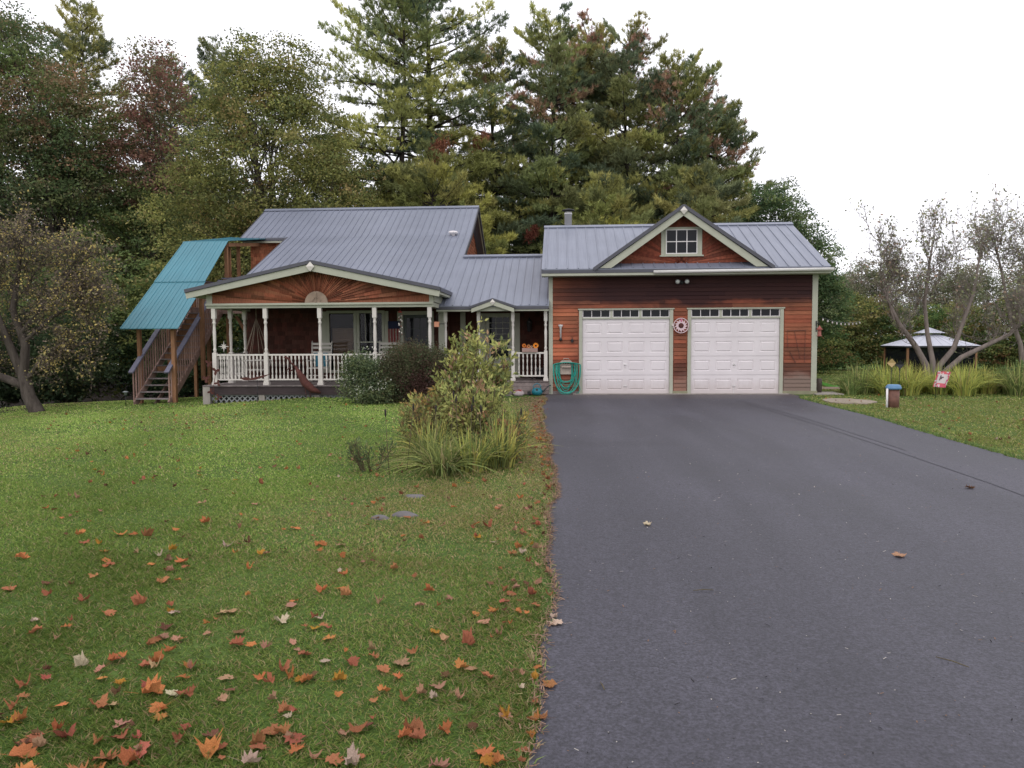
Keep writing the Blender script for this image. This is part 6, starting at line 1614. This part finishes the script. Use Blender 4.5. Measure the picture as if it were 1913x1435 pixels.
grass_patch('left_lawn_grass', 'short green and straw-coloured grass blades of the left lawn', [(2.3, 3.6, 9500, .036, .0038), (3.6, 5.5, 7500, .034, .0048), (5.5, 8.5, 4200, .034, .0075), (8.5, 13, 1900, .034, .012), (13, 19, 800, .034, .019), (19, 27, 360, .036, .028)],
            lambda y: (max(-.80*y-.4, -18), drive_l(y)-.02 if y < 21 else -9.9), 181, lawn_col)
def lawn_col2(x, y, rng):
    n = len(x); c = pick(rng, [(.14, .18, .048, 4), (.19, .21, .065, 3), (.27, .235, .11, 1.5)], n); return c*rng.uniform(.7, 1.3, (n, 1))
grass_patch('right_lawn_grass', 'short mown grass blades of the right lawn', [(9, 13, 1500, .042, .014), (13, 20, 700, .042, .02), (20, 30, 260, .045, .03), (30, 58, 70, .06, .06)],
            lambda y: ((drive_r(y)+.02 if y < 21.3 else 7.2), .62*y+1.5), 182, lawn_col2)
# ragged edge tufts along the asphalt
rng = np.random.default_rng(5); Q = []; Cc = []
for y in np.arange(2.4, 20.8, .12):
    q, c = blades(rng, drive_l(y)-.02, y, int(10), .07, .05, .006, [(.14, .18, .05), (.25, .20, .10), (.10, .14, .04)], .8, 2); Q.append(q); Cc.append(c)
for y in np.arange(9.5, 20.5, .12):
    q, c = blades(rng, drive_r(y)+.04, y, 10, .08, .06, .012, [(.10, .15, .04), (.07, .11, .035)], .8, 2); Q.append(q); Cc.append(c)
o = link_mesh('edge_grass', np_mesh('edge_grass', np.concatenate(Q), 4, M['leaf'], np.concatenate(Cc))); tag(o, 'ragged grass fringe growing over both edges of the asphalt', 'grass', kind='stuff')

# ------------------------------------------------------------------ fallen leaves
t = NT('fallen_leaf'); oi = t.n('ShaderNodeObjectInfo'); v = t.coord('Object')
nz = t.noise(v, 28, 4, .6)
c = t.mix(1, oi.outputs['Color'], t.ramp(nz, [(.3, (.55, .56, .56)), (.7, (1.2, 1.2, 1.2))]), 'MULTIPLY'); c = t.mix(1, c, t.attr(), 'MULTIPLY')
d = t.n('ShaderNodeBsdfDiffuse'); tr_ = t.n('ShaderNodeBsdfTranslucent'); mx_ = t.n('ShaderNodeMixShader'); mx_.inputs[0].default_value = .15
t.l(c, d.inputs[0]); t.l(c, tr_.inputs[0]); t.l(d.outputs[0], mx_.inputs[1]); t.l(tr_.outputs[0], mx_.inputs[2]); t.l(mx_.outputs[0], t.out.inputs[0])
M['fallen'] = t.m
OUT = [(0, -.45, 1), (.11, -.40, .9), (.34, -.40, 1), (.25, -.22, .8), (.52, -.12, 1), (.38, -.01, .9), (.52, .20, 1), (.27, .17, .8), (.31, .37, .9), (.17, .33, .85), (0, .57, 1)]
def maple_mesh(seed, curl, crump):
    rng = random.Random(seed); pts = [(x*rng.uniform(.85, 1.15), y*rng.uniform(.9, 1.1)) for x, y, _ in OUT]; left = [(-x*rng.uniform(.8, 1.15), y*rng.uniform(.9, 1.1)) for x, y, _ in OUT[1:-1]][::-1]
    out = pts+left; n = len(out); ax = rng.uniform(0, 6); fx = rng.uniform(.3, 1)
    def zf(x, y): 
        u = x*cos(ax)+y*sin(ax); w = -x*sin(ax)+y*cos(ax)
        return curl*(u*u*1.6+fx*.5*w*w*(1 if rng.random() < .8 else .2))+crump*(sin(x*9+seed)+cos(y*8+seed*2))*.05
    V = [(0, 0, 0)]
    for k in (.5, 1.0):
        for x, y in out: V.append((x*k, y*k, zf(x*k, y*k)+(rng.uniform(-.05, .05)*crump if k == 1 else rng.uniform(-.02, .02)*crump)))
    # curl sideways contraction
    V = [(x*(1-.25*curl*abs(x)), y*(1-.2*curl*abs(y)), z) for x, y, z in V]
    F = [(0, 1+i, 1+(i+1) % n) for i in range(n)]+[(1+i, 1+n+i, 1+n+(i+1) % n, 1+(i+1) % n) for i in range(n)]
    m = len(V); V += [(-.012, -.46, .0), (.012, -.46, .0), (.02, -.95, .08*curl+.03), (-.0, -.95, .08*curl+.03)]; F.append((m, m+1, m+2, m+3))
    return V, F
VAR = [maple_mesh(i, [.3, .8, 1.3, 1.7, .7, 1.2, 1.9, .25][i], [.9, 1.4, 1.4, 1.8, 1.5, 1.3, 2.0, .8][i]) for i in range(8)]
LMESH = []
for i, (V, F) in enumerate(VAR):
    me = bpy.data.meshes.new('maple_leaf'); me.from_pydata(V, [], F); at = me.color_attributes.new('Col', 'FLOAT_COLOR', 'POINT'); at.data.foreach_set('color', np.ones(len(V)*4, np.float32)); me.materials.append(M['fallen']); me.update(); LMESH.append(me)
LC = {'orange': (.48, .19, .075), 'rust': (.37, .155, .08), 'red': (.36, .125, .08), 'tan': (.40, .24, .15), 'pale': (.50, .39, .29), 'yellow': (.46, .24, .05), 'brown': (.17, .09, .055), 'salmon': (.43, .235, .15)}
CUR = ['flat', 'cupped', 'curled', 'folded', 'cupped', 'curled', 'crumpled', 'flat']
lr_ = random.Random(99)
def zone(x, y):
    if x > -.1: return 'asphalt'
    if x > -.75: return 'strip'
    if y < 3.6: return 'front'
    if y < 5.5: return 'mid'
    return 'far'
ZL = {'asphalt': 'maple leaf lying on the open asphalt', 'strip': 'maple leaf in the grass strip along the driveway edge', 'front': 'maple leaf in the nearest grass', 'mid': 'maple leaf in the middle of the leafy lawn', 'far': 'maple leaf farther back on the lawn'}
def leaf(x, y, size, col, var=None, lift=None, label=None):
    var = lr_.randrange(8) if var is None else var
    o = bpy.data.objects.new('maple_leaf', LMESH[var]); COL.objects.link(o)
    zn = zone(x, y); on = zn == 'asphalt'
    o.location = (x, y, g(x, y)+(.018 if on else (.018 if lift is None else lift)))
    o.rotation_euler = (lr_.uniform(-.18, .18)*(0 if on else 1), lr_.uniform(-.2, .2)*(0 if on else 1), lr_.uniform(0, 6.28)); s = size*lr_.uniform(.9, 1.1); o.scale = (s*lr_.uniform(.6, 1.1), s, s*lr_.uniform(.5, 1.0))
    b = LC[col]; f = lr_.uniform(.75, 1.2); o.color = (b[0]*f, b[1]*f*lr_.uniform(.85, 1.15), b[2]*f, 1)
    tag(o, label or f'{CUR[var]} {col} fallen {ZL[zn]}', 'leaf', 'fallen maple leaves')
    return o
LP = [(-2.36, 3.55, 0.10, 'pale'), (-2.06, 3.37, 0.06, 'yellow'), (-1.86, 3.29, 0.12, 'orange'), (-1.90, 3.34, 0.08, 'red'), (-1.76, 3.28, 0.07, 'pale'), (-1.68, 3.27, 0.07, 'rust'), (-1.75, 3.14, 0.07, 'orange'), (-2.03, 3.16, 0.09, 'rust'), (-2.54, 4.40, 0.09, 'rust'), (-3.27, 5.24, 0.10, 'orange'), (-3.19, 5.14, 0.08, 'rust'), (-2.26, 4.27, 0.07, 'pale'), (-2.29, 4.28, 0.06, 'yellow'), (-2.64, 4.23, 0.09, 'rust'), (-2.63, 4.82, 0.09, 'rust'), (-1.76, 4.00, 0.09, 'brown'), (-1.59, 4.16, 0.09, 'pale'), (-1.36, 4.07, 0.06, 'yellow'), (-1.24, 3.93, 0.08, 'orange'), (-1.38, 4.22, 0.07, 'pale'), (-1.30, 3.72, 0.07, 'red'), (-1.17, 3.64, 0.06, 'pale'), (-1.34, 3.53, 0.08, 'red'), (-1.29, 3.47, 0.07, 'orange'), (-1.22, 3.43, 0.07, 'yellow'), (-1.04, 3.44, 0.09, 'yellow'), (-1.00, 3.29, 0.05, 'orange'), (-2.06, 3.89, 0.07, 'salmon'), (-2.01, 3.74, 0.07, 'orange'), (-2.01, 3.61, 0.08, 'orange'), (-2.04, 3.57, 0.07, 'rust'), (-1.82, 3.56, 0.08, 'orange'), (-2.23, 3.68, 0.07, 'orange'), (-2.16, 3.82, 0.07, 'rust'), (-2.14, 3.91, 0.07, 'tan'), (-2.24, 3.51, 0.07, 'salmon'), (-2.01, 2.90, 0.10, 'red'), (-2.14, 2.87, 0.10, 'rust'), (-2.13, 2.88, 0.09, 'red'), (-2.09, 2.76, 0.10, 'orange'), (-2.06, 2.82, 0.07, 'tan'), (-1.83, 3.00, 0.08, 'tan'), (-1.78, 2.90, 0.07, 'rust'), (-1.64, 2.80, 0.12, 'red'), (-1.64, 2.73, 0.09, 'orange'), (-1.74, 2.74, 0.10, 'rust'), (-1.73, 2.67, 0.09, 'orange'), (-1.41, 2.92, 0.08, 'brown'), (-1.37, 2.80, 0.11, 'orange'), (-1.20, 2.87, 0.08, 'rust'), (-1.07, 2.91, 0.13, 'red'), (-1.13, 2.95, 0.09, 'rust'), (-1.03, 2.83, 0.07, 'orange'), (-1.17, 2.73, 0.09, 'pale'), (-0.79, 2.75, 0.10, 'pale'), (-0.86, 2.76, 0.08, 'rust'), (-0.94, 2.78, 0.06, 'salmon'), (-0.83, 2.99, 0.09, 'rust'), (-0.88, 2.95, 0.08, 'tan'), (-2.29, 3.02, 0.08, 'orange'), (-2.33, 3.00, 0.08, 'yellow'), (-2.40, 3.13, 0.07, 'rust'), (-2.89, 3.96, 0.09, 'rust'), (-3.00, 4.10, 0.05, 'pale'), (-2.71, 3.87, 0.06, 'tan'), (-2.16, 5.10, 0.09, 'orange'), (-2.70, 5.22, 0.08, 'orange'), (-2.55, 5.64, 0.09, 'pale'), (-2.96, 5.38, 0.07, 'pale'), (-2.89, 5.16, 0.08, 'orange'), (-3.59, 5.94, 0.12, 'orange'), (-3.48, 5.95, 0.08, 'orange'), (-3.33, 5.89, 0.10, 'rust'), (-3.73, 5.70, 0.08, 'rust'), (-3.93, 5.96, 0.09, 'orange'), (-3.95, 5.30, 0.10, 'orange'), (-3.15, 4.90, 0.09, 'rust'), (-3.22, 4.53, 0.07, 'rust'), (-2.92, 4.44, 0.08, 'rust'), (-3.54, 4.63, 0.10, 'rust'), (-1.48, 5.02, 0.08, 'orange'), (-1.52, 4.69, 0.09, 'orange'), (-1.41, 4.74, 0.08, 'orange'), (-1.34, 4.61, 0.09, 'rust'), (-1.62, 4.42, 0.09, 'tan'), (-1.63, 4.49, 0.07, 'orange'), (-1.98, 4.27, 0.07, 'tan'), (-1.94, 4.30, 0.07, 'salmon'), (-1.86, 5.75, 0.10, 'orange'), (-1.70, 5.73, 0.09, 'tan'), (-2.22, 6.20, 0.08, 'orange'), (-3.07, 6.36, 0.10, 'orange'), (-2.00, 2.65, 0.09, 'orange'), (-1.79, 2.65, 0.09, 'rust'), (-1.70, 3.83, 0.08, 'rust'), (-1.62, 3.82, 0.07, 'orange'), (-1.53, 3.79, 0.07, 'tan'), (-1.58, 3.44, 0.07, 'tan'), (-1.36, 3.40, 0.07, 'rust'), (-2.50, 3.33, 0.07, 'rust'), (-2.43, 3.23, 0.06, 'rust'), (-3.36, 4.72, 0.07, 'brown'), (-3.19, 4.73, 0.08, 'brown'), (-0.58, 2.94, 0.10, 'red'), (-0.61, 3.00, 0.09, 'rust'), (-0.63, 2.95, 0.08, 'orange'), (-0.48, 3.00, 0.07, 'orange'), (-0.30, 2.85, 0.08, 'orange'), (-0.28, 2.79, 0.07, 'yellow'), (-0.46, 2.74, 0.10, 'tan'), (-0.45, 3.29, 0.08, 'tan'), (-0.63, 3.32, 0.08, 'salmon'), (-0.57, 3.39, 0.08, 'tan'), (-0.69, 3.26, 0.07, 'rust'), (-0.57, 3.29, 0.05, 'pale'), (-0.49, 3.61, 0.08, 'orange'), (-0.44, 3.59, 0.07, 'salmon'), (-0.86, 3.56, 0.08, 'rust'), (-0.79, 3.64, 0.08, 'tan'), (-0.77, 3.48, 0.06, 'orange'), (-0.69, 4.04, 0.06, 'yellow'), (-0.84, 4.72, 0.08, 'orange'), (-0.69, 4.56, 0.06, 'tan'), (-0.44, 4.21, 0.07, 'salmon'), (-0.50, 4.33, 0.07, 'orange'), (-0.40, 4.37, 0.07, 'orange'), (-0.76, 3.77, 0.08, 'rust'), (-0.49, 3.89, 0.09, 'rust'), (-0.62, 3.94, 0.08, 'salmon'), (-0.33, 5.75, 0.07, 'orange'), (-0.37, 5.59, 0.08, 'rust'), (-0.63, 6.40, 0.10, 'rust'), (-1.17, 6.48, 0.07, 'orange'), (-1.03, 7.13, 0.08, 'orange'), (-0.42, 7.56, 0.09, 'orange'), (-0.60, 7.06, 0.09, 'salmon'), (-0.34, 7.07, 0.07, 'salmon'), (-0.68, 6.04, 0.08, 'yellow'), (-0.19, 3.40, 0.04, 'pale'), (-0.12, 3.28, 0.05, 'rust'), (-0.13, 2.98, 0.05, 'orange'), (-0.15, 2.87, 0.06, 'rust'), (-0.09, 3.13, 0.06, 'rust'), (-0.12, 3.11, 0.06, 'orange'), (-0.13, 3.53, 0.05, 'salmon'), (-0.24, 3.13, 0.06, 'tan'), (-0.24, 3.13, 0.04, 'yellow'), (-1.10, 4.50, 0.08, 'tan'), (-0.85, 4.46, 0.07, 'salmon'), (-0.37, 4.76, 0.08, 'rust'), (-0.32, 4.69, 0.07, 'rust'), (-0.10, 5.13, 0.06, 'salmon'), (-0.17, 5.29, 0.06, 'tan')]
used = []
for x, y, s, c in LP:
    leaf(x, y, s*1.08, c); used.append((x, y))
N = 300-len(LP)-6
cols = ['orange']*5+['rust']*6+['red']*2+['tan']*3+['pale']*1+['yellow']*1+['brown']*4+['salmon']*2
k = 0
while k < N:
    y = 2.5+9.5*lr_.random()**1.25; x = lr_.uniform(-.66*y-.4, -.12)
    if k % 2 == 1:
        q_ = lr_.choice(LP[:70]); x = q_[0]+lr_.gauss(0, .16); y = q_[1]+lr_.gauss(0, .16)
    if k % 6 == 0: x = -.12-abs(lr_.gauss(0, .28)); y = 2.5+12*lr_.random()
    if x > drive_l(y)-.02: continue
    leaf(x, y, lr_.uniform(.04, .08), lr_.choice(cols)); k += 1
# single leaves on the asphalt
for (x, y, s, c, lb) in ((0.72, 6.51, .09, 'pale', 'small pale leaf alone on the asphalt in line with the left garage door'), (2.43, 5.65, .11, 'tan', 'tan leaf alone in the middle of the asphalt, largest on the right half'), (4.25, 8.26, .13, 'brown', 'small dark curled leaf on the asphalt near the right edge of the driveway'),
                         (-0.04, 4.20, .10, 'pale', 'pale oak-like leaf on the asphalt just over the driveway edge'), (-0.05, 4.30, .06, 'pale', 'smaller pale leaf beside the pale oak-like leaf at the driveway edge'), (-0.06, 3.43, .075, 'rust', 'rolled rust leaf lying on the asphalt edge nearest the camera')):
    leaf(x, y, s, c, 1, label=lb)
# the rest, farther or smaller: one stuff object
rng = np.random.default_rng(17); Vs = []; Fs = []; Cs = []
def scat(x, y, s, col):
    V, F = VAR[rng.integers(8)]; a = rng.uniform(0, 6.28); n0 = len(Vs); z = g(x, y)+.025; tl = rng.normal(size=2)*.25
    for (u, v_, w_) in V: X = (u*cos(a)-v_*sin(a))*s; Y = (u*sin(a)+v_*cos(a))*s; Vs.append((x+X, y+Y, z+w_*s+tl[0]*X+tl[1]*Y)); Cs.append((*col, 1))
    for f in F: Fs.append(tuple(i+n0 for i in f))
keys = list(LC); wts = np.array([5, 6, 2, 3, .8, .8, 5, 2]); wts = wts/wts.sum()
for i in range(620):
    if i < 330: y = 5+15*rng.random(); x = rng.uniform(-.7*y, -.3)
    elif i < 520: y = 2.6+17*rng.random(); x = drive_l(y)-abs(rng.normal())*.13-.01
    else: y = 10+12*rng.random(); x = rng.uniform(drive_r(y)+.1, .6*y+1)
    c = np.array(LC[keys[rng.choice(8, p=wts)]])*rng.uniform(.6, 1.1); scat(x, y, rng.uniform(.03, .07), c)
me = bpy.data.meshes.new('leaf_litter'); me.from_pydata(Vs, [], Fs); at = me.color_attributes.new('Col', 'FLOAT_COLOR', 'POINT'); at.data.foreach_set('color', np.array(Cs, np.float32).ravel()); me.materials.append(M['fallen']); me.update()
o = link_mesh('leaf_litter', me); tag(o, 'small scattered brown and orange leaves over lawn and driveway edges', 'leaves', kind='stuff')
# pine needle litter along the asphalt edge
n = 5500; y = 2.4+18.4*rng.uniform(0, 1, n)**.75; x = np.array([drive_l(v) for v in y])-np.abs(rng.normal(size=n))*(.035+.32*sstep(11, 19, y)); x += .03
az = rng.uniform(0, 6.28, n); L = rng.uniform(.012, .04, n)*(1+.06*y); C0 = np.stack([x, y, ground(x, y)+.02+.01*rng.random(n)], -1); d = np.stack([np.cos(az), np.sin(az), rng.normal(size=n)*.15], -1)*L[:, None]; s = np.stack([-np.sin(az), np.cos(az), 0*az], -1)*(.0012+.00035*y)[:, None]
q = np.stack([C0-s, C0+s, C0+d+s, C0+d-s], 1); cc = np.array((.21, .12, .085))*rng.uniform(.5, 1.3, (n, 1))
o = link_mesh('pine_needle_litter', np_mesh('pine_needle_litter', q, 4, M['leaf'], cc)); tag(o, 'orange-brown pine needle litter along the left driveway edge', 'needle litter', kind='stuff')
n = 2600; y = 2.4+19*rng.uniform(0, 1, n)**1.3; x = rng.uniform(0, 5.8, n); az = rng.uniform(0, 6.28, n)
L = rng.uniform(.003, .008, n)*np.where(rng.random(n) < .2, 3.5, 1); C0 = np.stack([x, y, 0*x+.0165], -1); d = np.stack([np.cos(az), np.sin(az), 0*az+.2], -1)*L[:, None]; s_ = np.stack([-np.sin(az), np.cos(az), 0*az], -1)*(.0018+.0002*y)[:, None]
q = np.stack([C0-s_, C0+s_, C0+d+s_, C0+d-s_], 1); cc = pick(rng, [(.32, .29, .26, 2), (.16, .09, .06, 2), (.02, .018, .018, 2)], n)
o = link_mesh('grit', np_mesh('grit', q, 4, M['leaf'], cc)); tag(o, 'fine grit, pebbles and needle scraps scattered over the asphalt', 'grit', kind='stuff')
# twigs on the asphalt
for (x, y, L, a, lb) in ((0.88, 4.80, .13, .05, 'thin dark twig lying across the middle of the asphalt'), (1.89, 3.78, .16, -.9, 'thin straw-coloured twig on the asphalt at lower right'), (0.18, 3.43, .07, 1.8, 'tiny curved twig on the asphalt near the left edge')):
    p = [(x-cos(a)*L/2, y-sin(a)*L/2, .02), (x, y, .026), (x+cos(a)*L/2, y+sin(a)*L/2+.01, .02)]
    MB().tube(p, [.002, .003, .002], 5).build('twig', M['stem'], None, (x, y, .012), lb, 'twig', 'twigs on the driveway')

# ------------------------------------------------------------------ light, sky, camera
w = bpy.data.worlds.new('World'); SC.world = w; w.use_nodes = True; nt = w.node_tree; nt.nodes.clear()
sky = nt.nodes.new('ShaderNodeTexSky'); sky.sky_type = 'NISHITA'; sky.sun_disc = False
SEL, SAZ = radians(48), radians(200)
sky.sun_elevation = SEL; sky.sun_rotation = SAZ; sky.dust_density = 3
mixn = nt.nodes.new('ShaderNodeMix'); mixn.data_type = 'RGBA'; mixn.inputs[0].default_value = .93; mixn.inputs[7].default_value = (12.2, 12.1, 12.8, 1)
bg = nt.nodes.new('ShaderNodeBackground'); bg.inputs[1].default_value = .12; wo = nt.nodes.new('ShaderNodeOutputWorld')
nt.links.new(sky.outputs[0], mixn.inputs[6]); nt.links.new(mixn.outputs[2], bg.inputs[0]); nt.links.new(bg.outputs[0], wo.inputs[0])
sd = bpy.data.lights.new('sun', 'SUN'); sd.energy = .6; sd.angle = radians(25); sd.color = (1, .95, .9); so = bpy.data.objects.new('sun', sd); COL.objects.link(so)
# sun direction: from azimuth SAZ (clockwise from +Y), elevation SEL
sx, sy, sz = sin(SAZ)*cos(SEL), cos(SAZ)*cos(SEL), sin(SEL)
from mathutils import Vector, Matrix
so.rotation_euler = Vector((sx, sy, sz)).to_track_quat('Z', 'Y').to_euler(); so.location = (sx*30, sy*30, sz*30)

yaw, pitch, roll = radians(3.75), radians(3.375), radians(.3)
fw = np.array([-sin(yaw), cos(yaw), 0]); rt = np.array([cos(yaw), sin(yaw), 0]); up = np.array([0, 0, 1.])
f2 = fw*cos(pitch)-up*sin(pitch); u2 = up*cos(pitch)+fw*sin(pitch); r2 = rt*cos(roll)-u2*sin(roll); u3 = u2*cos(roll)+rt*sin(roll)
cam = bpy.data.cameras.new('camera'); co = bpy.data.objects.new('camera', cam); COL.objects.link(co)
co.matrix_world = Matrix(((r2[0], u3[0], -f2[0], 0), (r2[1], u3[1], -f2[1], 0), (r2[2], u3[2], -f2[2], 1.6), (0, 0, 0, 1)))
cam.sensor_fit = 'HORIZONTAL'; cam.sensor_width = 36; cam.lens = 36*1437/1913; cam.clip_start = .05; cam.clip_end = 1500
SC.camera = co
SC.view_settings.view_transform = 'Standard'; SC.view_settings.look = 'None'; SC.view_settings.exposure = 0; SC.view_settings.gamma = 1
SC.view_settings.use_curve_mapping = False
SC.cycles.max_bounces = 6; SC.cycles.diffuse_bounces = 3; SC.cycles.transparent_max_bounces = 12; SC.cycles.transmission_bounces = 4
